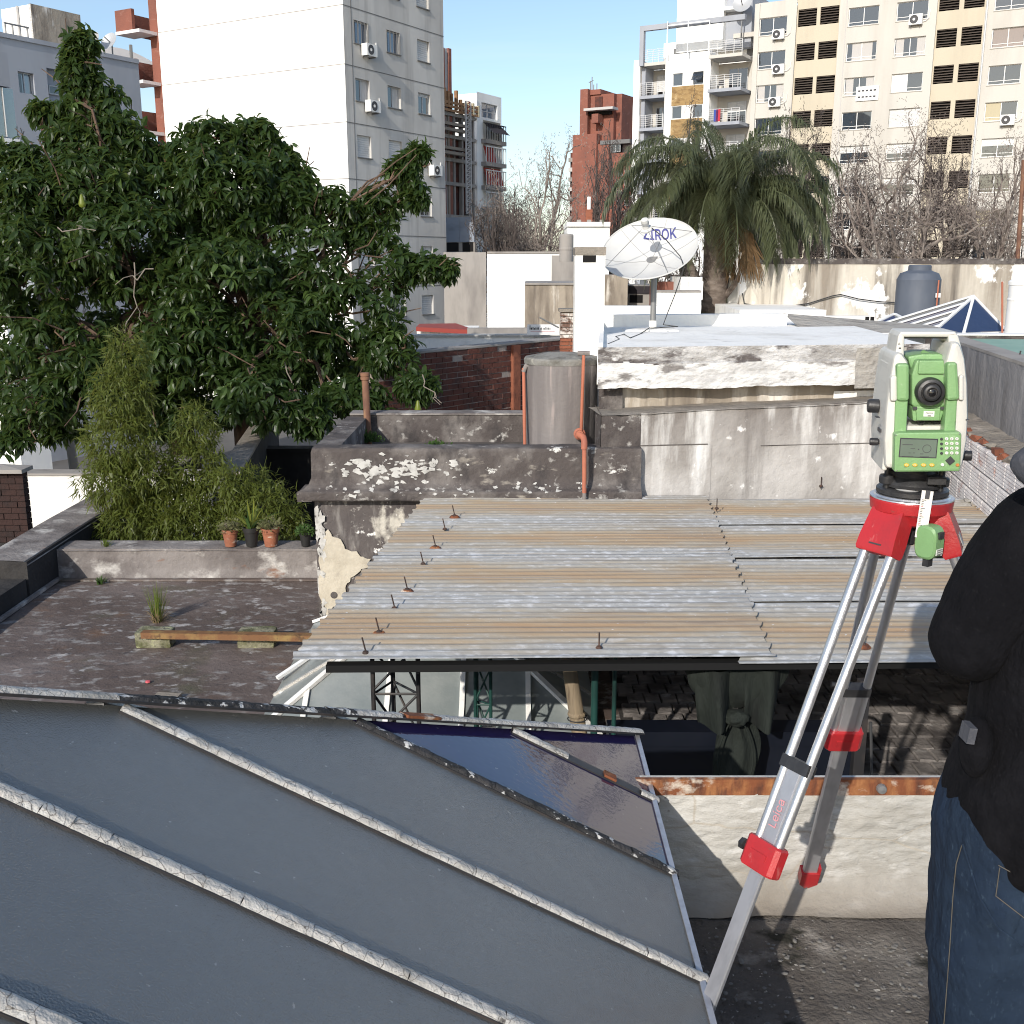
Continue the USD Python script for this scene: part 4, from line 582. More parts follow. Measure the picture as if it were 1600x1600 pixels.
# ---------------------------------------------------------------- tripod
HC = OI - V(0, 0, .004); Z0 = HC[2]
tr = thing('tripod', 'aluminium surveying tripod with red plastic head, clamps and shoes', 'tripod', (HC[0], HC[1], 0))
def wput(name, mb, mat, parent=tr, sm=35, **k): return put(parent, name, mb, mat, smooth=sm, **k)
wput('head_plate', MB().lathe(HC, [(0, .003), (.070, .003), (.072, 0), (.0790, -.001), (.0795, -.003), (.078, -.004), (.076, -.004)], 48), 'aluminium'); wput('head', MB().lathe(HC, [(.0775, -.004), (.079, -.007), (.077, -.026), (.066, -.034), (.058, -.05), (.040, -.058), (0, -.058)], 48), 'red_plastic'); wput('centre_screw', MB().lathe(HC, [(.022, -.055), (.024, -.075), (.020, -.095), (.012, -.10), (0, -.10)], 20), 'black_plastic')
def proj(p): d = np.asarray(p) - CAM; dep = d[1] * CP - d[2] * SP; return 800 + F * d[0] / dep, 800 + F * (-(d[1] * SP + d[2] * CP)) / dep
feet = [V(.245, 1.70, .005), aty(1258, 1389, 2.60), V(1.33, 1.80, .005)]
marks = [(1172, 1338), (1066, 1154), (None, None)]
for k, ft in enumerate(feet):
    r = unit(V(ft[0] - HC[0], ft[1] - HC[1], 0)); s_ = V(-r[1], r[0], 0); hg = HC + r * .062 + V(0, 0, -.048); d = unit(ft - hg); Lg = np.linalg.norm(ft - hg); nn = unit(np.cross(s_, d))
    def at_y(y):
        ts_ = np.linspace(0, 1, 600); ys = np.array([proj(hg + d * Lg * t)[1] for t in ts_]); return hg + d * Lg * ts_[np.argmin(abs(ys - y))]
    cl = at_y(1338) if k == 0 else at_y(1152) if k == 1 else hg + d * Lg * .62
    br = at_y(1196) if k == 0 else at_y(1078) if k == 1 else hg + d * Lg * .50
    sp0, sp1 = .031, .024; leg = wput('leg', MB().tube([hg + s_ * sp0 + d * .05, cl + s_ * sp1 + d * .02], .0098, 16).tube([hg - s_ * sp0 + d * .05, cl - s_ * sp1 + d * .02], .0098, 16), 'aluminium')
    wl = np.linalg.norm(ft - br); i0 = br + nn * 0; pr = [(-.017, -.009), (.017, -.009), (.019, -.004), (.019, .004), (.017, .009), (-.017, .009), (-.019, .004), (-.019, -.004)]
    if k == 0: pr = [(a * .86, b * .7) for a, b in pr]
    wput('extension_bar', MB().prism(pr, i0, s_, nn, d * (wl - .065)), 'aluminium_inner', leg, 20)
    # red hinge block: a tapered sleeve that straddles the two tubes
    b0, b1 = hg + d * -.030, hg + d * .066
    pts = np.vstack([[b + s_ * a * w_ + nn * c * t_ for a in (-1, 1) for c in (-1, 1)] for b, w_, t_ in ((b0, .030, .012), (b0 + d * .01, .036, .019), (hg + d * .036, .041, .020), (b1 - d * .006, .043, .0175), (b1, .041, .015))])
    hb = wput('hinge_block', MB().mesh(trimesh.convex.convex_hull(pts)), 'red_plastic', leg, 28); sgn = 1 if np.dot(nn, CAM - hg) > 0 else -1; o_ = nn * sgn
    wput('block_slot', MB().beam(b1 - d * .016 + o_ * .0185 - s_ * .014, b1 - d * .016 + o_ * .0185 + s_ * .014, .003, .003, o_), 'key_dark', hb, False)
    if k == 2: wput('grey_emblem', MB().ob(hg + d * .03 + o_ * .0195 - s_ * .012, s_ * .024, d * .024, o_ * .0015), 'shell_grey', hb, False)
    bk = wput('strap_bracket', MB().mesh(trimesh.convex.convex_hull(np.array([br + s_ * a * .034 + nn * c * .0125 + d * e for a in (-1, 1) for c in (-1, 1) for e in (-.012, .012)]))), 'black_plastic', leg, 20)
    w0, th = .042, .019
    pts = np.array([cl + s_ * a * w0 * f_ + nn * c * th * f_ + d * e for e, f_ in ((-.030, .92), (-.026, 1), (.026, 1), (.030, .92)) for a, c in ((-1, -.6), (-.8, -1), (.8, -1), (1, -.6), (1, .6), (.8, 1), (-.8, 1), (-1, .6))])
    ck = wput('clamp', MB().mesh(trimesh.convex.convex_hull(pts)), 'red_plastic', leg, 25); wput('clamp_rib', MB().beam(cl + o_ * th - s_ * .02, cl + o_ * th + s_ * .02, .012, .004, o_), 'red_plastic', ck, False)
    tk = -s_ if np.dot(s_, V(1, 0, 0)) > 0 else s_; wput('thumb_screw', MB().tube([cl + tk * w0 * .9, cl + tk * (w0 + .016)], .005, 10).lathe(cl + tk * (w0 + .006), [(.004, 0), (.012, .002), (.012, .012), (0, .013)], 6, tk), 'black_plastic', ck, 30)
    s0, s1 = ft - d * .085, ft
    shoe = trimesh.convex.convex_hull(np.vstack([[s0 + s_ * a * .024 + nn * b * .015 for a in (-1, 1) for b in (-1, 1)], [s0 + d * .045 + s_ * a * .024 + nn * b * .015 for a in (-1, 1) for b in (-1, 1)], [ft - d * .012 + s_ * a * .006 + nn * b * .006 for a in (-1, 1) for b in (-1, 1)]]))
    sh = wput('shoe', MB().mesh(shoe), 'red_plastic', leg, 25); wput('steel_point', MB().tube([ft - d * .018, ft - d * .006, ft], [.0085, .005, .0008], 10), 'wire_grey', sh); wput('foot_step', MB().ob(s0 - s_ * .026 - nn * .012 - d * .02, s_ * .008, nn * .024, d * .05), 'red_plastic', sh, False)
    if k == 0:      # red lettering on the leg's extension bar
        m = meshkit.text_mesh('Leica', .017, .0006); b = m.bounds; v = m.vertices - (b[0] + b[1]) / 2; up = -d; c_ = at_y(1272) + o_ * (.0104 if True else 0); rt = np.cross(up, o_)
        v2 = c_ + v[:, :1] * up + v[:, 1:2] * np.cross(o_, up) + v[:, 2:] * o_; wput('red_lettering', (v2, m.faces), 'ink_pink', leg, False)
# ---------------------------------------------------------------- tape measure hanging from the tripod head
tp0 = aty(1450, 767, 1.965); tp1 = aty(1441, 824, 1.955); tc_ = aty(1452, 846, 1.95)
tm = thing('tape_measure', 'pale green pocket tape measure hanging by its white blade from the tripod head', 'tape measure', (tc_[0], tc_[1], tc_[2]))
dd = unit(tp1 - tp0); ww = unit(np.cross(dd, V(0, 1, 0)))
put(tm, 'blade', MB().ob(tp0 - ww * .011, ww * .022, V(0, .0012, 0), tp1 - tp0 + dd * .02), 'tape_white'); put(tm, 'hook', MB().ob(tp0 - ww * .004 - dd * .001 - V(0, .002, 0), ww * .008, V(0, .002, 0), dd * .016), 'ink')
for i in range(16):
    p = tp0 + (tp1 - tp0) * (.25 + i * .046); put(tm, 'blade_mark', MB().ob(p - ww * .009 - V(0, .0012, 0), ww * (.004 if i % 5 else .008), V(0, .001, 0), dd * .0007), 'ink_red' if i % 5 == 4 else 'ink')
fr_ = unit(V(.62, -.78, 0)); sd_ = V(fr_[1], -fr_[0], 0) * -1
def tcase(sc, w_):
    a = np.linspace(0, 2 * math.pi, 36, endpoint=False); R_ = 1 / (np.abs(np.cos(a)) ** 3.2 + np.abs(np.sin(a)) ** 3.2) ** (1 / 3.2); return np.vstack([tc_ + fr_ * (x * .022 * sc * s1) [..., None] + V(0, 0, 1) * (z * .032 * sc * s1)[..., None] + sd_ * w_ * e for e, s1 in ((-1, .86), (-.8, 1), (.8, 1), (1, .86)) for x, z in [(np.cos(a) * R_, np.sin(a) * R_)]])
cs = put(tm, 'case', MB().mesh(trimesh.convex.convex_hull(tcase(1, .017))), 'shell_green', smooth=30); put(tm, 'lock_slide', MB().ob(tc_ + fr_ * .016 + V(0, 0, .010) - sd_ * .008, sd_ * .016, fr_ * .009, V(0, 0, .012)), 'black_plastic'); put(tm, 'window_sticker', MB().ob(tc_ + fr_ * .0215 - V(0, 0, .022) - sd_ * .011, sd_ * .022, fr_ * .0012, V(0, 0, .012)), 'key_white')
for i in range(3): put(tm, 'sticker_line', MB().ob(tc_ + fr_ * .0228 - V(0, 0, .021 - i * .004) - sd_ * .009, sd_ * .018, fr_ * .0004, V(0, 0, .0012)), 'ink')
put(tm, 'wrist_strap', MB().ob(tc_ - V(0, 0, .048) - sd_ * .008 - fr_ * .006, sd_ * .016, fr_ * .012, V(0, 0, .018)), 'black_plastic')
# ================================================================ the surveyor, seen from behind at the right edge
def hull2(a, ra_, b, rb): 
    A, B = trimesh.creation.icosphere(2, ra_), trimesh.creation.icosphere(2, rb); return np.vstack([A.vertices + a, B.vertices + b])
def figure(chains, res, smooth=14, ell=()):
    parts = []
    for ch in chains:
        for (a, ra_), (b, rb) in zip(ch[:-1], ch[1:]): parts.append(manifold3d.Manifold.hull_points(hull2(V(*a), ra_, V(*b), rb).astype(np.float32)))
    for c, s in ell: m = trimesh.creation.icosphere(3, 1.0); parts.append(manifold3d.Manifold.hull_points((m.vertices * s + c).astype(np.float32)))
    m = manifold3d.Manifold.batch_boolean(parts, manifold3d.OpType.Add).refine_to_length(res); mm = m.to_mesh()
    t = trimesh.Trimesh(mm.vert_properties[:, :3], mm.tri_verts, process=True); trimesh.smoothing.filter_taubin(t, lamb=.5, nu=.52, iterations=smooth); return t
def folds(t, amp, sc, seed=0, stretch=(1, 1, 1), ridge=True):
    n = meshkit.fbm(t.vertices * sc * np.array(stretch) + seed, 4, seed); n = 1 - np.abs(n - .5) * 4 if ridge else n - .5; t.vertices = t.vertices + t.vertex_normals * (amp * n)[:, None]; return t
pe = thing('person', 'person in black jacket and blue jeans seen from behind at the tripod', 'person', (.93, 1.60, 0))
LE, LWR = aty(1517, 1000, 1.60), aty(1625, 1048, 1.84); LS = V(.828, 1.60, 1.345); RS = V(1.14, 1.62, 1.345); RE = V(1.25, 1.72, 1.09); RW = V(1.13, 1.94, 1.16); LH = LWR + V(.06, .05, .01); RH = RW + V(-.06, .07, .01)
def hand(w, dirv, side):       # palm, four fingers and a thumb
    d = unit(dirv); s_ = unit(np.cross(d, V(0, 0, 1))) * side; p = w + d * .075; ch = [[(w, .024), (w + d * .03 + s_ * .012, .023), (p + s_ * .022, .016)], [(w, .024), (p - s_ * .022, .016)], [(p + s_ * .022, .016), (p - s_ * .022, .016)]]
    for o, l in ((.027, .078), (.009, .09), (-.009, .083), (-.027, .064)):
        b = p + s_ * o; k1 = b + d * l * .5 + V(0, 0, -.012); ch.append([(b, .0098), (k1, .009), (k1 + d * l * .32 + V(0, 0, -.03), .0078)])
    t0 = w + d * .025 + s_ * .026; ch.append([(t0, .013), (t0 + d * .03 + s_ * .026, .011), (t0 + d * .062 + s_ * .034 + V(0, 0, -.006), .009)]); return ch
HEAD = V(.985, 1.62, 1.575)
body = figure([[((.95, 1.62, .90), .11), ((.95, 1.60, 1.20), .115), ((.965, 1.60, 1.36), .075), ((.975, 1.61, 1.45), .05), (HEAD, .07)], [(LS, .05), (LE, .04), (LWR, .028), (LWR + V(.012, .01, 0), .026)], [(RS, .05), (RE, .04), (RW, .028)], [((.86, 1.62, .86), .09), ((.845, 1.62, .47), .055), ((.84, 1.62, .10), .04), ((.83, 1.76, .05), .032)], [((1.04, 1.63, .86), .09), ((1.05, 1.66, .47), .055), ((1.055, 1.68, .10), .04), ((1.07, 1.82, .05), .032)],
    [(LS, .055), ((.965, 1.60, 1.36), .075), (RS, .055)]] + hand(LWR, V(.8, .6, .1), 1) + hand(RW, V(-.6, .75, .05), -1), .012, 8, [(HEAD + V(0, .005, .03), V(.076, .093, .108)), (HEAD + V(.004, .08, -.03), V(.042, .03, .05)), (HEAD + V(.004, .102, .012), V(.013, .018, .024)), (HEAD + V(-.078, 0, .012), V(.010, .022, .032)), (HEAD + V(.078, 0, .012), V(.010, .022, .032))])
put(pe, 'body', MB().mesh(body), 'skin', smooth=True)
hr = trimesh.creation.icosphere(4, 1.0); hv = hr.vertices * V(.084, .098, .110) + HEAD + V(0, -.008, .042); keep = ~((hv[:, 1] > HEAD[1] + .045) & (hv[:, 2] < HEAD[2] + .085)) & (hv[:, 2] > HEAD[2] - .06); hr.vertices = hv + (meshkit.fbm(hv * 60, 3)[:, None] - .5) * .012; hr.update_faces(keep[hr.faces].all(1)); put(pe, 'hair', MB().mesh(hr), 'hair_dark', smooth=True)
for sx in (-1, 1): put(pe, 'eye', MB().mesh(trimesh.creation.icosphere(2, .012).apply_translation(HEAD + V(.032 * sx, .083, .03))), 'eye_white', smooth=True)
put(pe, 'mouth', MB().mesh(trimesh.creation.icosphere(2, 1).apply_scale(1)).move(lambda v: v * V(.024, .008, .007) + HEAD + V(.004, .104, -.035)), 'lip', smooth=True)
jk = figure([[((.875, 1.60, .885), .150), ((.875, 1.605, 1.00), .122), ((.885, 1.60, 1.17), .128), ((.88, 1.60, 1.30), .105), ((.93, 1.60, 1.39), .062)], [((1.035, 1.62, .885), .150), ((1.02, 1.61, 1.00), .135), ((1.02, 1.60, 1.18), .135), ((1.05, 1.61, 1.31), .105), ((1.0, 1.61, 1.40), .062)], [((.875, 1.60, .885), .150), ((1.035, 1.62, .885), .150)], [((.875, 1.605, 1.0), .122), ((1.02, 1.61, 1.0), .135)], [((.885, 1.60, 1.17), .128), ((1.02, 1.60, 1.18), .135)], [((.88, 1.60, 1.30), .105), ((1.05, 1.61, 1.31), .105)],
    [((.87, 1.60, 1.305), .088), (LS + V(.0, 0, -.02), .086), (LS * .45 + LE * .55, .074), (LE, .058), (LWR, .047)], [((1.1, 1.61, 1.32), .09), (RS, .08), (RE, .062), (RW, .047)]], .009, 10)
jk.update_faces(np.ones(len(jk.faces), bool)); folds(jk, .006, 6.5, 3, (1, 1, .55)); folds(jk, .0028, 15, 9, (1, 1, .6)); hem = jk.vertices[:, 2] < .80; jk.vertices[hem, 2] = .80 + (jk.vertices[hem, 2] - .80) * .12
# hem slopes down towards the right, as the jacket hangs
jk.vertices[:, 2] -= .07 * np.clip((jk.vertices[:, 0] - .72) / .3, 0, 1) * np.clip((.93 - jk.vertices[:, 2]) / .12, 0, 1)
jp = put(pe, 'jacket', MB().mesh(jk), 'jacket_black', smooth=True)
p = aty(1511, 1153, 1.50); put(jp, 'grey_pocket_tab', MB().mesh(trimesh.creation.box([.012, .03, .026]).apply_transform(trimesh.transformations.rotation_matrix(.12, [0, 1, 0])).apply_translation(p + V(.010, .02, 0))), 'hood_grey'); q = aty(1512, 1190, 1.52); put(jp, 'hip_pouch', MB().mesh(trimesh.convex.convex_hull(np.vstack([trimesh.creation.icosphere(2, .03).vertices * [.8, 1, 1.7] + q + V(.025, .03, .01)]))), 'jacket_black', smooth=True)
hdm = trimesh.creation.icosphere(4, 1.0); hdm.vertices = hdm.vertices * V(.135, .075, .042) + V(.862, 1.50, 1.462); folds(hdm, .01, 14, 4); put(pe, 'hood', MB().mesh(hdm), 'hood_grey', smooth=True)
jn = figure([[((.855, 1.615, .86), .132), ((.835, 1.62, .70), .112), ((.838, 1.625, .45), .085), ((.835, 1.63, .10), .068), ((.835, 1.64, .05), .066)], [((1.045, 1.63, .86), .132), ((1.06, 1.64, .70), .115), ((1.055, 1.66, .45), .086), ((1.055, 1.68, .10), .068), ((1.055, 1.69, .05), .066)], [((.855, 1.615, .86), .132), ((1.045, 1.63, .86), .132)], [((.855, 1.615, .80), .125), ((1.045, 1.63, .80), .125)]], .010, 8)
folds(jn, .009, 5.5, 21, (1, 1, .8)); folds(jn, .004, 15, 31, (1, 1, .6)); np_ = put(pe, 'jeans', MB().mesh(jn), 'denim', smooth=True)
def onmesh(t, pts, lift):
    o = np.tile(CAM, (len(pts), 1)); d = np.array([ray(*p) for p in pts]); loc, ir, _ = t.ray.intersects_location(o, d, multiple_hits=False); out = [None] * len(pts)
    for l, i in zip(loc, ir): out[i] = l - unit(d[i]) * lift
    return [p for p in out if p is not None]
def line_on(t, pts, n=10): return [(a[0] + (b[0] - a[0]) * k / n, a[1] + (b[1] - a[1]) * k / n) for a, b in zip(pts[:-1], pts[1:]) for k in range(n)] + [pts[-1]]
for nm, pts in (('side_seam', [(1503, 1320), (1494, 1350), (1489, 1400), (1484, 1480), (1478, 1560), (1474, 1610)]), ('pocket_stitch', [(1562, 1356), (1556, 1400), (1600, 1434), (1640, 1462)]), ('pocket_stitch', [(1560, 1352), (1600, 1374), (1650, 1400)])):
    q = onmesh(jn, line_on(jn, pts), .002)
    if len(q) > 2: put(np_, nm, MB().tube(q, .0008, 5), 'stitch')
q = onmesh(jn, line_on(jn, [(1504, 1318), (1530, 1400), (1560, 1450), (1600, 1480)]), .0015)
if len(q) > 2: put(np_, 'hip_crease', MB().tube(q, .0022, 6), 'denim')
for c in (V(.83, 1.70, .045), V(1.06, 1.75, .045)):
    s_ = trimesh.creation.icosphere(3, 1.0); s_.vertices = s_.vertices * V(.05, .14, .052) + c; s_.vertices[:, 2] = np.maximum(s_.vertices[:, 2], .004); put(pe, 'shoe', MB().mesh(s_), 'shoe_dark', smooth=True)
# ================================================================ wall frames
class Fac:      # a vertical wall plane: u along it to the right, n outwards, z up
    def __init__(s, p0, az):      # az: direction of u in degrees clockwise from +y
        s.p = V(p0[0], p0[1], 0); a = math.radians(az); s.u = V(math.sin(a), math.cos(a), 0); s.n = V(s.u[1], -s.u[0], 0)
    def uz(s, x, y, d=0.0): q = atp(x, y, s.p + s.n * d, s.n) - s.p; return float(np.dot(q, s.u)), float(q[2])
    def P(s, u, z, d=0.0): return s.p + s.u * u + s.n * d + V(0, 0, z)
    def box(s, mb, u0, u1, z0, z1, d0, d1): return mb.ob(s.P(u0, z0, d1), s.u * (u1 - u0), s.n * (d0 - d1), V(0, 0, z1 - z0))
    def rect(s, mb, u0, u1, z0, z1, d): return mb.quad(s.P(u0, z0, d), s.P(u1, z0, d), s.P(u1, z1, d), s.P(u0, z1, d))
    def px(s, a, b, d=0.0): u0, z1 = s.uz(a[0], a[1], d); u1, z0 = s.uz(b[0], b[1], d); return u0, u1, z0, z1
    def holed(s, mb, u0, u1, z0, z1, holes, depth, d=0.0):
        us = sorted({u0, u1, *[h[0] for h in holes], *[h[1] for h in holes]}); us = [u for u in us if u0 <= u <= u1]
        zs = sorted({z0, z1, *[h[2] for h in holes], *[h[3] for h in holes]}); zs = [z for z in zs if z0 <= z <= z1]
        for za, zb in zip(zs[:-1], zs[1:]):
            run = None
            for ua, ub in zip(us[:-1], us[1:]):
                c, e = (ua + ub) / 2, (za + zb) / 2; hit = any(h[0] < c < h[1] and h[2] < e < h[3] for h in holes)
                if hit:
                    if run is not None: s.rect(mb, run, ua, za, zb, d)
                    run = None
                elif run is None: run = ua
            if run is not None: s.rect(mb, run, us[-1], za, zb, d)
        for a, b, c, e in holes:
            q = lambda u, z, k: s.P(u, z, d - k * depth)
            mb.quad(q(a, c, 0), q(a, c, 1), q(a, e, 1), q(a, e, 0)).quad(q(b, c, 1), q(b, c, 0), q(b, e, 0), q(b, e, 1)).quad(q(a, e, 0), q(a, e, 1), q(b, e, 1), q(b, e, 0)).quad(q(a, c, 1), q(a, c, 0), q(b, c, 0), q(b, c, 1))
        return mb
def lump(fac, u0, u1, z0, z1, d, nu, nv, amp, s=5, seed=1, top=None):      # a plaster skin with gentle unevenness; top(u) gives an uneven upper edge
    v, f = grid(u0, u1, 0, 1, nu, nv, lambda X, Z: 0 * X); u, t = v[:, 0], v[:, 1]; zt = z1 if top is None else top(u); z = z0 + t * (zt - z0)
    k = amp * (nz(u, z, s, seed) - .5) * 2 + amp * .5 * (nz(u, z, s * 4, seed + 5) - .5)
    return fac.p + u[:, None] * fac.u + z[:, None] * V(0, 0, 1) + (d + k)[:, None] * fac.n, f
# ================================================================ black-stained house in the middle
hs = thing('stained_house', 'low flat-roofed house with black mould, flaking white paint and a moulded parapet', 'house', (-.25, 7.9, ZT))
HF = Fac((-1.372, 7.2), 90); HL = 2.26; zc, zp, zr = .155, .515, .285
put(hs, 'front_wall', MB().add(*lump(HF, 0, HL, -.9, zc + .03, 0, 160, 60, .008, 5, 2)), 'wall_flaked', smooth=40)
prof = [(.0, zc - .005), (.085, zc), (.102, zc + .012), (.104, zc + .06), (.098, zc + .072), (.06, zc + .085), (.032, zc + .11), (.016, zc + .15), (.012, zp - .03), (.004, zp - .006), (-.02, zp), (-.17, zp - .004), (-.18, zp - .03), (-.18, zr - .02)]
nu = 200; us = np.linspace(-.10, HL, nu); vv = []
fine = [(prof[i][0] + (prof[i + 1][0] - prof[i][0]) * k / 4, prof[i][1] + (prof[i + 1][1] - prof[i][1]) * k / 4) for i in range(len(prof) - 1) for k in range(4)] + [prof[-1]]
for d, z in fine:
    U = np.array(us); tuck = np.clip(.104 - d, 0, .12) if d > -.02 else .104; U = np.maximum(U, -.10 + min(tuck, .10)) if d < .1 else U
    k = .012 * (nz(U, U * 0 + z, 9, 3) - .5) + .008 * (nz(U, U * 0 + z * 3, 26, 4) - .5); kz = .010 * (nz(U, U * 0 + d, 6, 8) - .5)
    vv.append(HF.p + U[:, None] * HF.u + (z + kz)[:, None] * V(0, 0, 1) + (d + k)[:, None] * HF.n)
i = np.arange(len(fine) * nu).reshape(len(fine), nu); SURF = np.array(vv); put(hs, 'front_parapet', MB().add(np.vstack(vv), np.stack([i[:-1, :-1], i[:-1, 1:], i[1:, 1:], i[1:, :-1]], -1).reshape(-1, 4)), 'black_mould', smooth=50)
fl = MB(); rfl = np.random.RandomState(12)
for q in range(170):      # flakes of old white paint that still cling to the parapet
    x_, y_ = (rfl.normal(625, 48), rfl.normal(733, 10)) if q < 120 else (rfl.uniform(500, 930), rfl.normal(765, 5)) if q < 190 else (rfl.uniform(495, 930), rfl.uniform(702, 776)); w_ = rfl.uniform(.008, .034) * (1.5 if q < 60 else .8); h_ = w_ * rfl.uniform(.3, .8); u_, z_ = HF.uz(x_, y_, .03)
    ang = np.sort(rfl.rand(9)) * 6.28; rr_ = rfl.uniform(.45, 1.15, 9); pu, pz = u_ + np.r_[0, np.cos(ang) * rr_ * w_], z_ + np.r_[0, np.sin(ang) * rr_ * h_]
    if pz.min() < zc + .003 or pz.max() > zp - .012 or pu.min() < 0 or pu.max() > HL - .02: continue
    P_ = []
    for a_, b_ in zip(pu, pz):
        col = int(np.clip((a_ + .10) / (HL + .10) * (nu - 1), 0, nu - 1)); row = np.argmin(np.abs(SURF[8:48, col, 2] - b_)) + 8; P_.append(V(-1.372 + a_, SURF[row, col, 1] - .0035 - q * .00002, b_))
    fl.add(P_, [[0, 1 + k, 1 + (k + 1) % 9] for k in range(9)])
put(hs, 'paint_flakes', fl, 'old_paint', kind='stuff')
op = [HF.uz(x, y, .012) for x, y in ((512, 826), (520, 838), (532, 843), (538, 856), (556, 862), (566, 871), (578, 873), (574, 886), (562, 892), (548, 903), (541, 915), (540, 930), (530, 944), (519, 950), (512, 962), (505, 948), (499, 930), (497, 905), (501, 893), (498, 876), (504, 858), (505, 840))]
pg = np.array(op[::-1]); pg2 = np.array([p + (pg[(i + 1) % len(pg)] - p) * k + rfl.randn(2) * .004 for i, p in enumerate(pg) for k in (0, .33, .66)]); mk('bare_plaster', (0.50, 0.455, 0.37), [('n', (0.41, 0.365, 0.29), (6, 6, 6), .45, .68, 6), ('n', (0.40, 0.36, 0.30), (14, 14, 14), .6, .74)], .9, [((10, 10, 10), .015)])
put(hs, 'exposed_plaster', MB().prism(Polygon(pg2).buffer(0), HF.P(0, 0, .0135), HF.u, V(0, 0, 1), HF.n * .004), 'bare_plaster'); u_, z_ = HF.uz(522, 930, .018); put(hs, 'plaster_hole', MB().lathe(HF.P(u_, z_, .0182), [(.026, .0), (.018, .0015), (0, .001)], 12, HF.n), 'dark_wall')
cr_ = MB()
for q in range(46): u_, z_ = rfl.uniform(.008, .055), rfl.uniform(-.75, .12); ang = np.sort(rfl.rand(8)) * 6.28; cr_.add([HF.P(u_, z_, .0145 + q * .00015)] + [HF.P(max(u_ + math.cos(a_) * rfl.uniform(.008, .030), .001), z_ + math.sin(a_) * rfl.uniform(.012, .05), .0145 + q * .00015) for a_ in ang], [[0, 1 + k, 1 + (k + 1) % 8] for k in range(8)])
put(hs, 'corner_flakes', cr_, 'old_paint', kind='stuff')
m = MB(); m.bx(-1.47, -1.372, 7.10, 7.4, zc, zc + .06); m.bx(-1.372, -1.20, 7.21, 8.9, -1.6, zr); m.bx(-1.372, -1.20, 7.4, 8.8, zr - .05, zp - .01)
L_ = [aty(490, 692, 7.22), aty(572, 656, 8.75)]; put(hs, 'left_parapet', m, 'black_mould')
m = MB().add(*grid(-1.2, .85, 7.38, 8.8, 90, 60, lambda X, Y: zr + .012 * (nz(X, Y, 3, 2) - .5))); put(hs, 'flat_roof', m, 'dark_wall', smooth=True)
BF = Fac((-1.25, 8.8), 90); m = MB().add(*lump(BF, -.1, 2.4, zr - .02, zp + .012, 0, 90, 16, .008, 4, 7)); BF.box(m, -.1, 2.4, zr - .5, zp, -.006, -.18); put(hs, 'rear_parapet', m, 'black_mould', smooth=40); put(hs, 'rear_coping', BF.box(MB(), -.1, 2.4, zp + .002, zp + .016, .012, -.19), 'parapet_grey')
# weeds on it
def weed(name, c, n, size, mat, label, up=.6, seed=1):
    r = np.random.RandomState(seed); t = r.rand(n, 1) * size * .6; dirs = r.randn(n, 3); dirs[:, 2] = np.abs(dirs[:, 2]) * up + .2; dirs /= np.linalg.norm(dirs, axis=1, keepdims=True)
    base = c + r.randn(n, 3) * [size * .35, size * .25, size * .12] + dirs * t; base[:, 2] = np.maximum(base[:, 2], c[2] - .004); L = size * r.uniform(.18, .4, (n, 1)); side = np.cross(dirs, r.randn(n, 3)); side /= np.linalg.norm(side, axis=1, keepdims=True)
    v = np.stack([base, base + dirs * L * .5 + side * L * .25, base + dirs * L, base + dirs * L * .5 - side * L * .25], 1).reshape(-1, 3); k = np.arange(n)[:, None] * 4
    return solo(name, MB().add(v, np.vstack([k + [0, 1, 2], k + [0, 2, 3]])), mat, label, 'plant')
p = aty(683, 690, 8.5); weed('weed_clump', V(p[0], 8.5, zr), 520, .085, 'plant_leaf', 'small bushy green weed growing on the dark flat roof near its middle')
p = aty(577, 678, 8.62); weed('weed_clump', V(p[0], 8.6, zr + .04), 420, .10, 'plant_leaf', 'green weed growing at the foot of the rusty vent pipe', 1.8, 2); p = aty(550, 690, 8.0); weed('weed_clump', V(p[0], 8.0, zr + .02), 90, .10, 'plant_pale', 'sparse dry weed in the left corner of the dark flat roof', 2.0, 3)
p = aty(560, 655, 8.62); pc = aty(573, 655, 8.74); vp = thing('vent_pipe', 'rusty brown vent pipe with capped top rising at the back corner of the stained house', 'pipe', (pc[0], 8.72, zp)); zt_ = aty(573, 582, 8.72)[2]; zb_ = zr - .02
put(vp, 'shaft', MB().tube([V(pc[0] + .015, 8.70, zb_), V(pc[0], 8.72, zt_ - .05)], .029, 16), 'pipe_rust', smooth=40); put(vp, 'cap', MB().lathe(V(pc[0], 8.72, zt_ - .06), [(.030, 0), (.038, .002), (.038, .024), (.034, .026), (.034, .030), (.039, .032), (.039, .056), (.030, .060), (0, .058)], 18), 'pipe_rust', smooth=30)
# water tank with its pipes
tk0 = aty(876, 690, 8.25); tkx, tky = tk0[0], 8.27; tr_ = .285; tz1 = aty(876, 572, 8.0)[2]
tk = thing('water_tank', 'grey fibre cement water tank with lid on the roof of the stained house', 'water tank', (tkx, tky, zr))
m = MB(); n = 40; th = np.arange(n) * 2 * math.pi / n; rad = tr_ * (1 - .05 * np.maximum(0, np.cos(2 * (th - .35))) ** 8); rings = []
for r_, z in ((.985, zr - .02), (.985, zr + .02), (1, zr + .05), (1, tz1 - .02), (1.0, tz1)): rings.append(np.stack([tkx + rad * r_ * np.cos(th), tky + rad * r_ * np.sin(th), 0 * th + z], -1))
m.add(np.vstack(rings), [[i * n + j, i * n + (j + 1) % n, (i + 1) * n + (j + 1) % n, (i + 1) * n + j] for i in range(4) for j in range(n)]); put(tk, 'body', m, 'fibrecement', smooth=25)
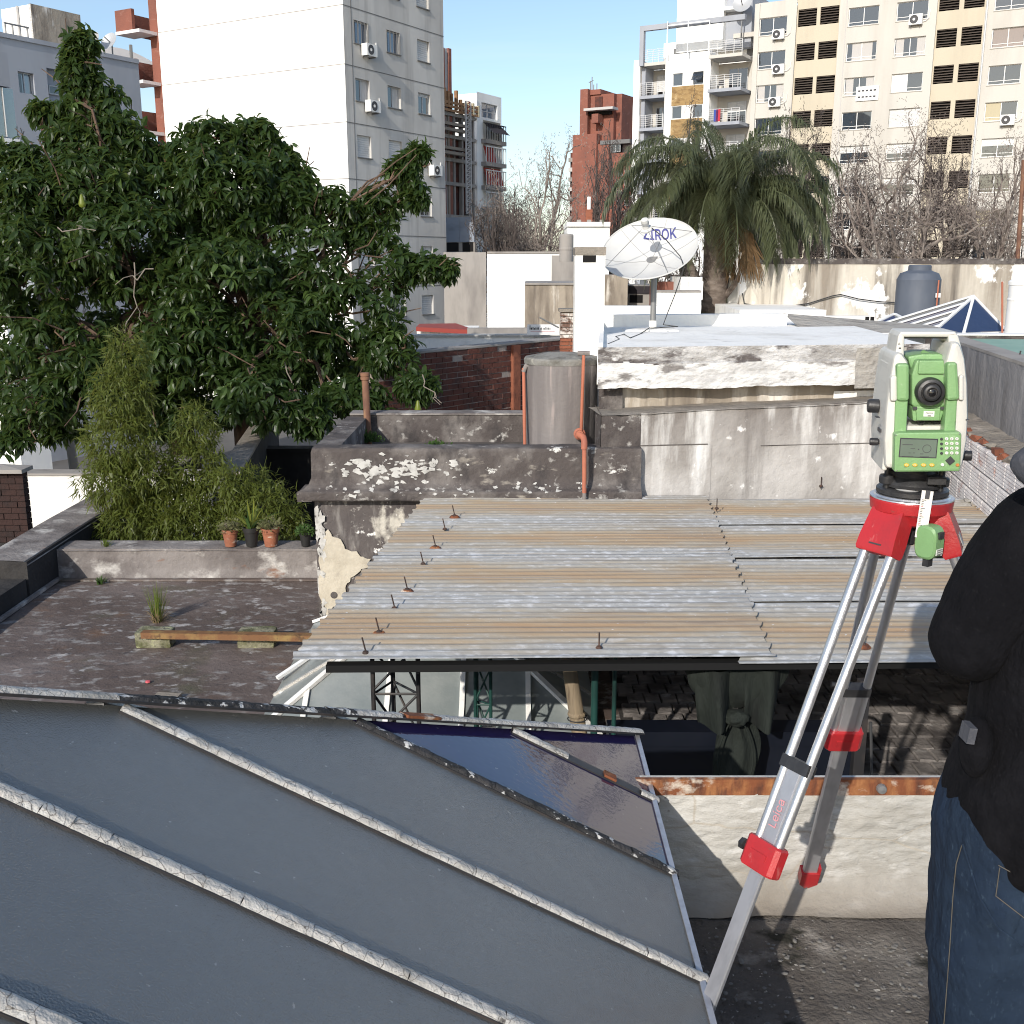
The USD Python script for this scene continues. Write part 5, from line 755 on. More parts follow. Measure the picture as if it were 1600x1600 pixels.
put(tk, 'lid', MB().lathe(V(tkx, tky, tz1), [(tr_ * .99, -.004), (tr_ * 1.01, 0), (tr_ * 1.015, .035), (tr_ * .98, .048), (tr_ * .5, .075), (0, .085)], 40), 'tank_lid', smooth=25); put(tk, 'mortar_ring', MB().lathe(V(tkx, tky, zr), [(tr_ * 1.08, -.01), (tr_ * 1.05, .02), (tr_ * .98, .05)], 30), 'dark_wall')
a = aty(912, 552, 7.97); b = aty(908, 678, 7.95); cA = aty(913, 690, 7.06); cB = aty(913, 770, 7.06)
sp = thing('supply_pipe', 'thin orange pipe running down the front of the water tank and over the parapet', 'pipe', (a[0], a[1], b[2]))
put(sp, 'upper_pipe', MB().tube([a, b], .0125, 10), 'pipe_clay', smooth=40); put(sp, 'cap_tee', MB().tube([a + V(-.045, 0, 0), a + V(.045, 0, 0)], .018, 8), 'parapet_grey', smooth=40); put(sp, 'tank_flange', MB().lathe(b + V(-.012, .01, 0), [(0, .045), (.03, .04), (.032, .01), (.045, .005), (.045, 0)], 14, (0, -1, 0)), 'pipe_clay')
put(sp, 'cross_pipe', MB().tube([b, b + V(.0, -.25, -.02), cA + V(0, .05, .02), cA], .014, 10), 'pipe_clay', smooth=40); put(sp, 'elbow', MB().tube([cA + V(-.03, .06, .035), cA + V(-.005, .02, .025), cA, cA + V(0, 0, -.05)], .022, 10), 'pipe_clay', smooth=50); put(sp, 'lower_pipe', MB().tube([cA + V(0, 0, -.03), cB], .0155, 10), 'pipe_clay', smooth=40); put(sp, 'grey_sleeve', MB().tube([cB + V(0, 0, .06), cB - V(0, 0, .3)], .015, 10), 'parapet_grey', smooth=40)
a = aty(818, 575, 8.2); b = aty(820, 697, 8.1); op = thing('overflow_pipe', 'orange overflow pipe on the left side of the water tank', 'pipe', (b[0], b[1], b[2])); put(op, 'pipe', MB().tube([a, b], .0135, 10), 'pipe_clay', smooth=40); put(op, 'elbow', MB().tube([a + V(.06, .0, .015), a + V(.02, 0, .018), a + V(0, 0, -.03)], .019, 10), 'parapet_grey', smooth=40); put(op, 'foot', MB().tube([b, b - V(0, 0, .05)], .018, 8), 'parapet_grey')
# ================================================================ white house with the dish
WA = Fac(aty(938, 700, 7.24), 82); hw = thing('white_house', 'house with white painted roof slab and pale stained walls behind the iron roof', 'house', WA.P(1.3, ZT, -1.5))
uE = WA.uz(1425, 650)[0]; dkE = WA.uz(1000, 700)[0]; zA = lambda u: .735 + .028 * u + .012 * (nz(np.asarray(u), np.asarray(u) * 0, 3, 5) - .5)
put(hw, 'dark_pier', MB().add(*lump(WA, 0, dkE, -.9, .7, .012, 40, 80, .010, 5, 3, lambda u: zA(u) - .01 + .02 * np.sin(u * 30) * .3)).add(WA.P(0, 0, 0) + np.array([[0, 0, -.9], [0, 0, .74], [0, .5, .74], [0, .5, -.9]]), [[0, 3, 2, 1]]), 'black_mould', smooth=40)
put(hw, 'front_wall', MB().add(*lump(WA, dkE, uE, -.9, .7, .008, 200, 90, .006, 4, 8, zA)), 'stained_wall', smooth=40)
u0, u1, z0, z1 = WA.px((1000, 697), (1108, 772)); put(hw, 'patched_panel', WA.box(MB(), u0, u1, -.8, z1, .014, -.01), 'stained_wall'); put(hw, 'panel_groove', WA.box(MB(), u0, u1 - .03, z1, z1 + .008, .0155, 0), 'dark_wall'); put(hw, 'panel_groove', WA.box(MB(), WA.uz(1188, 690)[0], uE, WA.uz(1250, 694)[1] - .004, WA.uz(1250, 694)[1], .0145, 0), 'dark_wall')
v, f = grid(0, uE, -.42, .02, 150, 12, lambda X, Y: 0 * X); put(hw, 'wall_ledge', MB().add(WA.p + v[:, :1] * WA.u + v[:, 1:2] * WA.n + (zA(v[:, 0]) - .004 + .01 * (nz(v[:, 0], v[:, 1], 9, 4) - .5))[:, None] * V(0, 0, 1), f), 'ledge_mortar', smooth=40)
dS = -.34; uS0 = WA.uz(966, 620, dS)[0]; put(hw, 'upper_wall', MB().add(*lump(WA, uS0, uE, .68, 1.0, dS, 160, 30, .006, 5, 9)), 'beige_wall', smooth=40); put(hw, 'dark_corner', MB().add(*lump(WA, WA.uz(933, 620, dS)[0], uS0 + .02, .6, .96, dS + .05, 20, 24, .02, 7, 4)), 'black_mould', smooth=40)
dF = -.20; uF0, _ = WA.uz(934, 570, dF); uF1, _ = WA.uz(1384, 560, dF); zs0, zs1 = WA.uz(1100, 605, dF)[1], WA.uz(1100, 541, dF)[1]; zm = zs0 + .17
v, f = grid(uF0, uE + .2, 0, 1, 220, 40, lambda X, T: 0 * X); u, t = v[:, 0], v[:, 1]
low = zs0 + .02 * (nz(u, u * 0, 2.2, 3) - .5) + .018 * (nz(u, u * 0, 14, 6) - .5); zz = low + t * (zs1 - low); dd_ = dF + .018 * (t < .62) + .012 * (nz(u, zz, 7, 5) - .5) + .014 * (nz(u, zz * 2, 24, 2) - .5) * (t < .62)
EV = WA.p + u[:, None] * WA.u + zz[:, None] * V(0, 0, 1) + dd_[:, None] * WA.n; lowf = t[f].mean(1) < .60 + .05 * np.sin(u[f].mean(1) * 9) * np.sin(u[f].mean(1) * 3.1); put(hw, 'roof_slab_edge', MB().add(EV, f[lowf]), 'slab_edge', smooth=45); put(hw, 'upper_band', MB().add(EV, f[~lowf]), 'mottled_band', smooth=45)
SK = math.tan(math.radians(13)); SV = WA.n + WA.u * -SK; m = MB(); m.ob(WA.P(uF0, zs0 + .03, dF - .02) - SV * 3.2, WA.u * (uE + .2 - uF0), SV * 3.2, V(0, 0, zs1 - .04 - zs0)); put(hw, 'roof_slab', m, 'white_paint')
fly = thing('flashing', 'creased silver foil flashing on the right end of the white roof edge', 'flashing', WA.P(WA.uz(1360, 590, dF)[0], zs0, dF)); u0, u1, z0, z1 = WA.px((1336, 585), (1392, 606), dF + .05); put(fly, 'foil_lip', MB().add(*lump(WA, u0, u1 + .1, z0, zs1 - .02, dF + .05, 50, 20, .014, 12, 4)), 'silver_roof', smooth=40); put(fly, 'white_lump', MB().add(*lump(WA, WA.uz(1300, 620, dS)[0], uE, WA.uz(1330, 630, dS)[1], WA.uz(1330, 610, dS)[1], dS + .03, 40, 10, .015, 8, 2)), 'white_paint', smooth=40)
dB = -2.75; zb1 = WA.uz(1150, 491, dB)[1]
v, f = grid(uF0, uE + .3, dB, dF - .01, 150, 90, lambda X, Y: 0 * X); put(hw, 'roof_surface', MB().add(WA.p + (v[:, :1] + (dF - v[:, 1:2]) * SK) * WA.u + v[:, 1:2] * WA.n + (zs1 - .035 + .03 * np.clip((v[:, 1] - dF + .2) * 5, 0, 1) + .014 * (nz(v[:, 0], v[:, 1], 4, 6) - .5) + .012 * (nz(v[:, 0] * 2, v[:, 1], 14, 3) - .5))[:, None] * V(0, 0, 1), f), 'silver_roof', smooth=True)
uR = WA.uz(1230, 500, dB)[0]; uK = uF0 + (dF - dB) * SK
put(hw, 'rear_kerb', MB().add(*lump(WA, uK, uR, zs1 - .08, zb1, dB, 90, 16, .010, 5, 2)).ob(WA.P(uK, zb1 - .3, dB - .2), WA.u * (uR - uK), WA.n * .19, V(0, 0, .298)), 'white_paint', smooth=40)
m = MB(); 
for k in range(14):      # right part of the kerb slopes down under silver membrane
    a_, b_ = k / 14, (k + 1) / 14; m.quad(WA.P(uR + a_ * 1.5, zs1 - .06, dB + .45), WA.P(uR + b_ * 1.5, zs1 - .06, dB + .45), WA.P(uR + b_ * 1.5, zb1 - .12 * b_, dB - .1 + .02 * math.sin(k * 2)), WA.P(uR + a_ * 1.5, zb1 - .12 * a_, dB - .1 + .02 * math.sin(k * 2 - 2)))
put(hw, 'silver_slope', m, 'silver_roof', smooth=60)
put(hw, 'left_kerb', MB().ob(WA.P(uK, zs1 - .2, dB), WA.u * .035, SV * (dF - dB - .01), V(0, 0, .23)), 'white_paint')
# chimney stack and rough pier
cc_ = aty(921, 500, 8.95); ch = thing('white_chimney', 'tall square white painted chimney stack left of the dish', 'chimney', (cc_[0], 8.95, zr)); c0, c1 = aty(898, 500, 8.85)[0], aty(944, 500, 8.85)[0]; zc1 = aty(920, 398, 8.85)[2]
CF = Fac((c0, 8.85), 90); m = MB().add(*lump(CF, 0, c1 - c0, zr - .2, zc1, 0, 26, 90, .004, 5, 3)); m.bx(c0 + .001, c1 - .001, 8.86, 9.1, zr - .2, zc1 - .001); put(ch, 'stack', m, 'white_paint', smooth=40); zt1 = aty(920, 386, 8.85)[2]
put(ch, 'dark_top', MB().bx(c0 - .006, c1 + .004, 8.84, 9.11, zc1, zt1), 'ledge_mortar'); u0, u1, z0, z1 = CF.px((911, 399), (931, 410)); put(ch, 'smoke_hole', CF.box(MB(), u0, u1, z0, z1, .003, -.002), 'void')
# old brick pier left of it
pc0 = aty(874, 520, 10.2); pr_ = thing('brick_pier', 'crumbling brick pier with traces of whitewash left of the white chimney', 'pier', (pc0[0] + .12, 10.2, .3)); p0x, p1x = aty(875, 520, 10.2)[0], aty(899, 520, 10.2)[0] + .03; z0, z1, zm_ = aty(888, 556, 10.2)[2], aty(888, 484, 10.2)[2], aty(888, 528, 10.2)[2]
put(pr_, 'core', MB().bx(p0x + .012, p1x - .012, 10.215, 10.4, z0 - .5, z1 - .02), 'mortar'); rows = int((z1 - z0) / .034)
for r in range(rows):
    z = z0 + r * .034
    for c in range(2):
        xa = p0x + (p1x - p0x) * (c * .5 if r % 2 else (0, .62)[c]); xb = p0x + (p1x - p0x) * ((.5, 1)[c] if r % 2 else (.62, 1)[c]); j = RND.uniform(-.008, .006); put(pr_, 'brick', MB().bx(xa + .002 + RND.uniform(-.004, .004), xb - .003, 10.2 + j, 10.3, z, z + .027), 'old_pier' if z > zm_ - .01 else 'brick_red')
put(pr_, 'capping', MB().bx(p0x - .01, p1x + .02, 10.17, 10.42, z1 - .02, z1 + .008), 'ledge_mortar'); solo('metal_rod', MB().tube([aty(843, 496, 10.1), aty(873, 512, 10.15)], .008, 6), 'wire_grey', 'thin slanting metal rod sticking out left of the old brick pier', 'rod')
# dark brick boundary wall
BW = Fac((-1.09, 13.4), 38.3); BW.L = 3.32; zb = .665
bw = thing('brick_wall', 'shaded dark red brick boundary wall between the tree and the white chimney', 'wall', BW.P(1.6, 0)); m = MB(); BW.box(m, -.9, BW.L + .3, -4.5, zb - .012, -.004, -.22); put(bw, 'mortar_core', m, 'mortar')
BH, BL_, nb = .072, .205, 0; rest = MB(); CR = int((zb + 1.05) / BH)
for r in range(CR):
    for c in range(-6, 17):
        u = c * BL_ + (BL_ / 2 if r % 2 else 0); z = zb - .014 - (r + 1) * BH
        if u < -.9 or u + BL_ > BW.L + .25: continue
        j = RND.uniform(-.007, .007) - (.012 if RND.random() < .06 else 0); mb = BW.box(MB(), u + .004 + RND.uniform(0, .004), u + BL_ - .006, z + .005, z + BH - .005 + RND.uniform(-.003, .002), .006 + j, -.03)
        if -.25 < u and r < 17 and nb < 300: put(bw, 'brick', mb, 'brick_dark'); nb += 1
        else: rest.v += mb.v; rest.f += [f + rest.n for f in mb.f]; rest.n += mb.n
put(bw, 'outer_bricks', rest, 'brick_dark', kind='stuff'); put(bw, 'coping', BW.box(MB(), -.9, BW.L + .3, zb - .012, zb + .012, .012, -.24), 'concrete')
u = BW.uz(798, 600)[0]; put(bw, 'orange_pier', BW.box(MB(), u, u + .16, -1.2, zb - .02, .05, -.02), 'brick_red')
def slab(name, label, cat, a, b, Y, thick, mat, az=92, zlow=None, extra=None, group=None):
    """a wall seen in the photo between pixel corners a (upper left) and b (lower right), its left end at depth Y"""
    f = Fac(aty(a[0], a[1], Y), az); u0, u1, z0, z1 = f.px(a, b); z0 = zlow if zlow is not None else z0; t = thing(name, label, cat, f.P((u0 + u1) / 2, z0), group=group); m = MB().add(*lump(f, u0, u1, z0, z1, .002, 60, 30, .006, 3, len(name))); f.box(m, u0, u1, z0, z1 - .004, -.006, -thick); put(t, 'wall_body', m, mat, smooth=40)
    return t, f, (u0, u1, z0, z1)
t, f, r = slab('white_garden_wall', 'long white wall rising behind the dark red brick wall', 'wall', (640, 526), (905, 600), 17.0, .2, 'white_paint', 89, -2); put(t, 'coping', f.box(MB(), r[0], r[1], r[3], r[3] + .03, .03, -.25), 'parapet_white')
t, f, r = slab('dark_coping_wall', 'low dark grey wall behind the long white wall', 'wall', (730, 513), (830, 530), 19.0, .3, 'concrete', 88, -1)
t, f, r = slab('white_block_house', 'bright white windowless wall in the middle distance left of the chimney', 'building', (761, 396), (898, 515), 30.0, 5, 'white_tower', 92, -4.5); put(t, 'roof_edge', f.box(MB(), r[0], r[1], r[3], r[3] + .05, .04, -5), 'concrete'); q0, q1, q2, q3 = f.px((862, 399), (900, 445)); put(t, 'grey_section', f.box(MB(), q0, q1, q2, q3, .012, -.1), 'concrete')
t, f, r = slab('grey_render_house', 'grey rendered blank gable wall right of the pale tower', 'building', (693, 394), (760, 512), 36.0, 6, 'concrete', 88, -4.5)
t, f, r = slab('tan_wall_house', 'tan coloured rendered wall with faint joints beside the rough brick pier', 'building', (820, 445), (906, 520), 24.0, 3, 'beige_wall', 91, -4.5); put(t, 'coping', f.box(MB(), r[0], r[1], r[3], r[3] + .04, .04, -3.0), 'concrete')
# tiny banner on that house
bn = thing('banner_sign', 'small white banner with unreadable grey script on the far wall left of the brick pier', 'sign', aty(848, 515, 16.6)); BN = Fac(aty(824, 515, 16.6), 86); u0, u1, z0, z1 = BN.px((824, 507), (874, 523)); put(bn, 'board', BN.box(MB(), u0, u1, z0, z1, .01, -.01), 'frame_white'); w_ = u1 - u0; x = u0 + .07 * w_
for i in range(15):
    h = RND.uniform(.12, .26) * (z1 - z0) * (1.8 if i == 0 else 1); ww_ = RND.uniform(.022, .045) * w_; put(bn, 'letter', BN.box(MB(), x, x + ww_ * .8, z0 + (z1 - z0) * .5, z0 + (z1 - z0) * .5 + h, .014, .008), 'ink' if i < 9 else 'wire_grey'); x += ww_ + (.03 * w_ if i in (6, 8) else .004)
put(bn, 'underline', BN.box(MB(), u0 + .1 * w_, u1 - .15 * w_, z0 + (z1 - z0) * .32, z0 + (z1 - z0) * .36, .014, .008), 'ink_pink')
rr_ = thing('red_roof_shed', 'small red metal roof with grey battens below the pale tower', 'shed', aty(690, 512, 26)); a, b, c, d = aty(650, 511, 26), aty(745, 516, 26), aty(712, 505, 29), aty(655, 506, 29); put(rr_, 'roof', MB().add([a, b, c, d, a - V(0, 0, .1), b - V(0, 0, .1)], [[0, 1, 2, 3], [4, 5, 1, 0]]), 'roof_red'); put(rr_, 'wall', MB().bx(a[0], b[0], 26.2, 28, -4, a[2] - .08), 'white_paint')
# behind the dish: tan wall, dark opening, white walls, brick strip
t, f, r = slab('tan_annex', 'tan annex wall with a dark opening seen below the dish', 'building', (940, 430), (980, 480), 22.0, 2, 'beige_wall', 92, -3); t, f, r = slab('dark_annex', 'grey annex with a black window below the dish, left of its pole', 'building', (980, 446), (1022, 492), 22.6, 2, 'concrete', 92, -3); u0, u1, z0, z1 = f.px((984, 461), (1004, 473)); put(t, 'window', f.box(MB(), u0, u1, z0, z1, .012, -.1), 'void'); u0, u1, z0, z1 = f.px((982, 447), (1021, 459)); put(t, 'shade_board', f.box(MB(), u0, u1, z0, z1, .03, -.1), 'awning_dark')
t, f, r = slab('white_yard_wall', 'plain white wall right of the dish pole in front of the palm trunk', 'wall', (1024, 456), (1094, 500), 19.0, .3, 'white_paint', 91, -3); put(t, 'coping', f.box(MB(), r[0], r[1], r[3], r[3] + .025, .03, -.3), 'concrete'); t, f, r = slab('red_brick_strip_wall', 'low red brick wall top seen behind the white yard wall', 'wall', (1018, 440), (1066, 458), 21.0, .3, 'tower_brick', 91, -3)
t, f, r = slab('white_cabin', 'small white rooftop cabin with rounded outline beside the palm trunk', 'shed', (1064, 433), (1096, 470), 20.0, 1.5, 'white_paint', 91, -3); u0, u1, z0, z1 = f.px((1074, 437), (1095, 468)); put(t, 'front_bay', MB().mesh(trimesh.convex.convex_hull(np.array([f.P(u, z, d) for d in (.0, .2) for u, z in ((u0, z0), (u1, z0), (u1, z1 - .03), (u1 - .04, z1), (u0 + .04, z1), (u0, z1 - .03))]))), 'white_tower')
t, f, r = slab('white_ledge', 'white sloping ledge running left from the dish pole', 'wall', (942, 478), (1095, 494), 11.6, .25, 'white_paint', 94, .4); t, f, r = slab('white_low_house', 'low white house wall right of the palm trunk', 'building', (1126, 435), (1160, 500), 21.0, 3, 'white_paint', 91, -3)
# rooftop white structures near the brick tower
t, f, r = slab('white_roof_house', 'white rooftop house with a chimney pot in front of the brick tower', 'building', (887, 350), (952, 398), 40.0, 4, 'white_tower', 91, -4.5); u0, u1, z0, z1 = f.px((886, 347), (953, 354)); put(t, 'cornice', f.box(MB(), u0, u1, z0, z1, .12, -4), 'white_tower'); c = f.P(f.uz(922, 350)[0], r[3], -.8); put(t, 'chimney_pot', MB().bx(c[0] - .12, c[0] + .12, c[1], c[1] + .25, r[3], r[3] + .55), 'brick_red'); put(t, 'flue', MB().tube([c + V(0, .12, .5), c + V(0, .12, 1.0)], .07, 10), 'white_tower')
for i, (x, w_) in enumerate(((902, 4), (918, 5), (938, 6))): u = f.uz(x, 350)[0]; put(t, 'roof_stub', f.box(MB(), u, u + .15, r[3], r[3] + .16, -.3, -.5), 'concrete')
c = aty(885, 390, 28); gc = thing('grey_cylinder_tank', 'grey upright cylinder tank left of the white rooftop house', 'water tank', (c[0], 28, 1)); put(gc, 'body', MB().lathe(V(c[0], 28, 0), [(.18, c[2] - .3), (.18, aty(885, 368, 28)[2]), (.16, aty(885, 366, 28)[2]), (0, aty(885, 365, 28)[2])], 18), 'concrete', smooth=30); put(gc, 'band', MB().lathe(V(c[0], 28, c[2] - .02), [(.183, 0), (.19, .02), (.19, .05), (.183, .07)], 18), 'concrete')
# ================================================================ satellite dish
db = WA.P(0, 0, -2.1); dq = aty(1020, 508, float(9.55)); DC = aty(1016, 397, 9.5); DNv = unit(V(-.23, -.58, .78)); DR = .415
ds = thing('satellite_dish', 'large white satellite dish with blue lettering on a pole on the white roof', 'satellite dish', (dq[0], dq[1], dq[2])); e1 = unit(np.cross(V(0, 0, 1), DNv)); e2 = np.cross(DNv, e1)
def dpt(x, y, up=0): r2 = (x * x + y * y) / DR ** 2; return DC + e1 * x + e2 * y + DNv * (.13 * r2 - .065 + up)
m = MB(); nr, na = 12, 64
for side in (0, -.006):
    v = [dpt(DR * r / nr * math.cos(a), DR * r / nr * math.sin(a), side) for r in range(nr + 1) for a in np.arange(na) * 2 * math.pi / na]; f = [[r * na + j, r * na + (j + 1) % na, (r + 1) * na + (j + 1) % na, (r + 1) * na + j] for r in range(nr) for j in range(na)]; m.add(v, f if side == 0 else [q[::-1] for q in f])
put(ds, 'reflector', m, 'dish_white', smooth=True); put(ds, 'rim', MB().tube([dpt(DR * math.cos(a), DR * math.sin(a)) for a in np.linspace(0, 2 * math.pi, 65)], .006, 6), 'dish_white'); put(ds, 'hub', MB().lathe(dpt(0, 0, .002), [(.042, 0), (.042, .004), (.034, .007), (0, .007)], 20, DNv), 'wire_grey', smooth=30)
for a in np.arange(6) * math.pi / 3 + .35: put(ds, 'panel_seam', MB().tube([dpt(DR * r * math.cos(a), DR * r * math.sin(a), .001) for r in np.linspace(.1, .98, 8)], .0016, 4), 'wire_grey')
FP = dpt(0, 0, .34); put(ds, 'feed_horn', MB().lathe(FP, [(0, -.02), (.052, -.02), (.055, -.005), (.03, 0), (.026, .03), (.03, .035), (.03, .085), (0, .09)], 18, DNv), 'dish_white', smooth=30); put(ds, 'receiver', MB().lathe(FP + DNv * .04, [(.033, 0), (.033, .02)], 14, DNv), 'shell_grey')
for a in np.arange(4) * math.pi / 2 + .62: put(ds, 'feed_strut', MB().tube([dpt(DR * .97 * math.cos(a), DR * .97 * math.sin(a)), FP + e1 * .04 * math.cos(a) + e2 * .04 * math.sin(a)], .003, 5), 'wire_grey')
put(ds, 'feed_cable', MB().tube([FP + e1 * .05, dpt(.16, -.02, .22), dpt(.30, -.13, .06), dpt(.34, -.22, .01), dpt(.34, -.25, -.05), V(dq[0] + .17, dq[1] - .1, DC[2] - .35), V(dq[0] + .1, dq[1] - .2, dq[2] + .12), V(dq[0] + .05, dq[1] - .3, dq[2] + .02), V(dq[0] + .16, dq[1] - .4, dq[2] + .01), V(dq[0] - .1, dq[1] - .6, dq[2] + .01)], .0045, 5), 'wire')
lm = meshkit.text_mesh('ZIROK', .075, .002, True); b = lm.bounds; tv = lm.vertices - [(b[0][0] + b[1][0]) / 2, (b[0][1] + b[1][1]) / 2, 0]; pA = atp(1030, 366, DC, DNv); tx = (atp(1040, 366, DC, DNv) - pA) / 10; ty = (atp(1030, 356, DC, DNv) - pA) / 10; kx = 52 / (b[1][0] - b[0][0]); ky = 11.5 / (b[1][1] - b[0][1]); lv = []
sol = atp(1031, 366, DC, DNv) - DC
for x, y, z in tv: q = sol + tx * x * kx + ty * y * ky; lv.append(dpt(float(np.dot(q, e1)), float(np.dot(q, e2)), .001 + z))
put(ds, 'blue_lettering', (np.array(lv), lm.faces), 'dish_blue')
put(ds, 'pole', MB().tube([V(dq[0], dq[1], dq[2] - .02), V(dq[0], dq[1], DC[2] - .02)], .026, 14), 'wire_grey', smooth=40); put(ds, 'pole_sleeve', MB().tube([V(dq[0], dq[1], dq[2] - .02), V(dq[0], dq[1], dq[2] + .04)], .034, 14), 'white_paint', smooth=40); put(ds, 'back_mount', MB().beam(V(dq[0], dq[1], DC[2] - .05), DC - DNv * .08, .06, .06), 'wire_grey')
sb = aty(1018, 518, 9.4); solo('dish_footing', MB().mesh(trimesh.convex.convex_hull(np.array([[sb[0] + sx * .235 * k, 9.52 + sy * .16 * k, z] for k, z in ((1, zs1 - .06), (1, dq[2] - .045), (.97, dq[2] - .03)) for sx in (-1, 1) for sy in (-1, 1)]))), 'white_paint', 'white concrete footing block under the satellite dish pole', 'block')
cb = [aty(x, y, Y) for x, y, Y in ((950, 539, 7.9), (968, 530, 8.4), (962, 526, 8.7), (975, 522, 8.9), (985, 528, 8.5), (1000, 522, 9.0), (1015, 512, 9.4))]; solo('loose_cable', MB().tube([V(p[0], p[1], max(p[2], zs1 - .01)) for p in cb], .005, 5), 'wire', 'thin black cable looping over the white roof by the dish footing', 'cable')
# ================================================================ right-hand neighbour: concrete parapet, ledge, hollow bricks, green roof
NP = Fac(aty(1515, 541, 8.5), 190.5); zN = NP.uz(1515, 541)[1]; zN0 = NP.uz(1515, 640)[1]
nb_ = thing('concrete_parapet', 'grey streaked concrete parapet of the neighbouring roof at the right edge', 'wall', NP.P(.8, 0))
put(nb_, 'wall_body', MB().add(*lump(NP, -1.6, 3.2, zN0 - .2, zN - .01, .002, 150, 40, .006, 5, 4)).ob(NP.P(-1.6, zN0 - .2, -.16), NP.u * 4.8, NP.n * .15, V(0, 0, zN - zN0 + .19)), 'grey_render', smooth=40); put(nb_, 'coping', MB().ob(NP.P(-1.6, zN - .012, -.17), NP.u * 4.8, NP.n * .175, V(0, 0, .022)), 'concrete')
gr = thing('green_roof_house', 'neighbouring flat roof covered in green membrane with a dark rear kerb', 'building', NP.P(0, 0, -2)); put(gr, 'green_roof', MB().ob(NP.P(-1.55, zN - .10, -4.2), NP.u * 4.8, NP.n * 4.02, V(0, 0, .06)), 'green_roof'); bk_ = aty(1508, 533, 9.95); GF = Fac(bk_, 94); put(gr, 'rear_kerb', MB().add(*lump(GF, -.3, 3.5, zN - .2, aty(1508, 524, 9.95)[2], 0, 60, 10, .01, 5, 2)).ob(GF.P(-.3, zN - .3, -.2), GF.u * 3.8, GF.n * .19, V(0, 0, .3 + aty(1508, 524, 9.95)[2] - zN - .005)), 'black_mould'); put(gr, 'kerb_top', MB().ob(GF.P(-.3, aty(1508, 524, 9.95)[2], -.2), GF.u * 3.8, GF.n * .21, V(0, 0, .012)), 'white_paint')
put(gr, 'roof_spike', MB().tube([aty(1593, 556, 7.6), aty(1595, 548, 7.6)], .006, 5), 'wire')
BK = Fac(aty(1513, 672, 7.35), 190.5); zK = BK.uz(1513, 672)[1]; hk = thing('hollow_brick_wall', 'unfinished whitewashed hollow brick wall with broken orange top behind the tripod', 'wall', BK.P(.5, 0))
put(hk, 'mortar_ledge', MB().add(*[(lambda v, f: (BK.p + v[:, :1] * BK.u + v[:, 1:2] * BK.n + (zK - .03 + .06 * np.clip(-v[:, 1] * 2.2, 0, .8) + .03 * (nz(v[:, 0], v[:, 1], 7, 3) - .5))[:, None] * V(0, 0, 1), f))(*grid(-1.0, 2.6, -.62, -.02, 90, 24, lambda X, Y: 0 * X))][0]), 'ledge_mortar', smooth=40); put(hk, 'core', MB().ob(BK.P(-1, -1.4, -.5), BK.u * 3.6, BK.n * .485, V(0, 0, 1.4 + zK - .06)), 'mortar')
mk('white_block', (0.66, 0.63, 0.62), [('n', (0.42, 0.18, 0.12), (6, 6, 5), .60, .70, 6), ('n', (0.45, 0.40, 0.40), (5, 5, 9), .5, .7)], .85, [((30, 30, 30), .004)])
for r in range(4):
    for c in range(10):
        u = -.6 + c * .235 + (.11 if r % 2 else 0); zt2 = zK - .05 - r * .165; m = MB(); m.ob(BK.P(u, zt2 - .155, -.03), BK.u * .225, BK.n * .03, V(0, 0, .155))
        for k in range(7): m.ob(BK.P(u + .002, zt2 - .150 + k * .0215, 0), BK.u * .221, BK.n * .006, V(0, 0, .013))
        put(hk, 'hollow_brick', m, 'white_block')
for c in range(15):
    u = -.5 + c * .17 + RND.uniform(-.03, .03); pts_ = np.array([[RND.uniform(-.085, .085), RND.uniform(-.055, .03), RND.uniform(-.03, .028)] for _ in range(16)]); put(hk, 'broken_brick', MB().mesh(trimesh.convex.convex_hull(pts_[:, :1] * BK.u + pts_[:, 1:2] * BK.n + pts_[:, 2:] * V(0, 0, 1) + BK.P(u, zK - .03, -.01))), 'brick_red' if c % 3 else 'ledge_mortar', smooth=False)
# far yard wall with tank, little skylight and white tank
FW = Fac(aty(1158, 405, 20.5), 93); u1, _ = FW.uz(1700, 450); zf1 = FW.uz(1400, 404)[1]
fw = thing('stained_yard_wall', 'long beige wall with black mould streaks and peeling paint below the apartment block', 'wall', FW.P(4, 0)); mk('yard_wall', (0.56, 0.52, 0.45), [('n', (0.70, 0.665, 0.60), (.9, .9, .5), .46, .66), ('n', (0.26, 0.225, 0.185), (1.3, 1.3, .12), .46, .62, 7), ('n', (0.10, 0.09, 0.08), (2.6, 2.6, .2), .54, .68, 7), ('n', (0.82, 0.81, 0.79), (1.4, 1.4, .9), .60, .63, 8), ('n', (0.80, 0.79, 0.77), (.8, .5, .5), .665, .69, 7)], .9, [((6, 6, 6), .02)])
put(fw, 'wall_body', MB().add(*lump(FW, 0, u1 + 3, -4, zf1, 0, 140, 40, .015, 2, 5)).ob(FW.P(0, -4, -.25), FW.u * (u1 + 3), FW.n * .24, V(0, 0, 4 + zf1 - .006)), 'yard_wall', smooth=40); put(fw, 'dark_coping', MB().ob(FW.P(0, zf1 - .10, -.27), FW.u * (u1 + 3), FW.n * .285, V(0, 0, .10)), 'black_mould')
solo('wall_cable', MB().tube([FW.P(FW.uz(x, y)[0], FW.uz(x, y)[1], .06) for x, y in ((1159, 458), (1162, 474), (1185, 479), (1222, 480), (1262, 474), (1300, 462), (1312, 460), (1340, 467), (1370, 471), (1402, 473))], .012, 5), 'wire', 'black cable sagging along the long stained wall', 'cable')
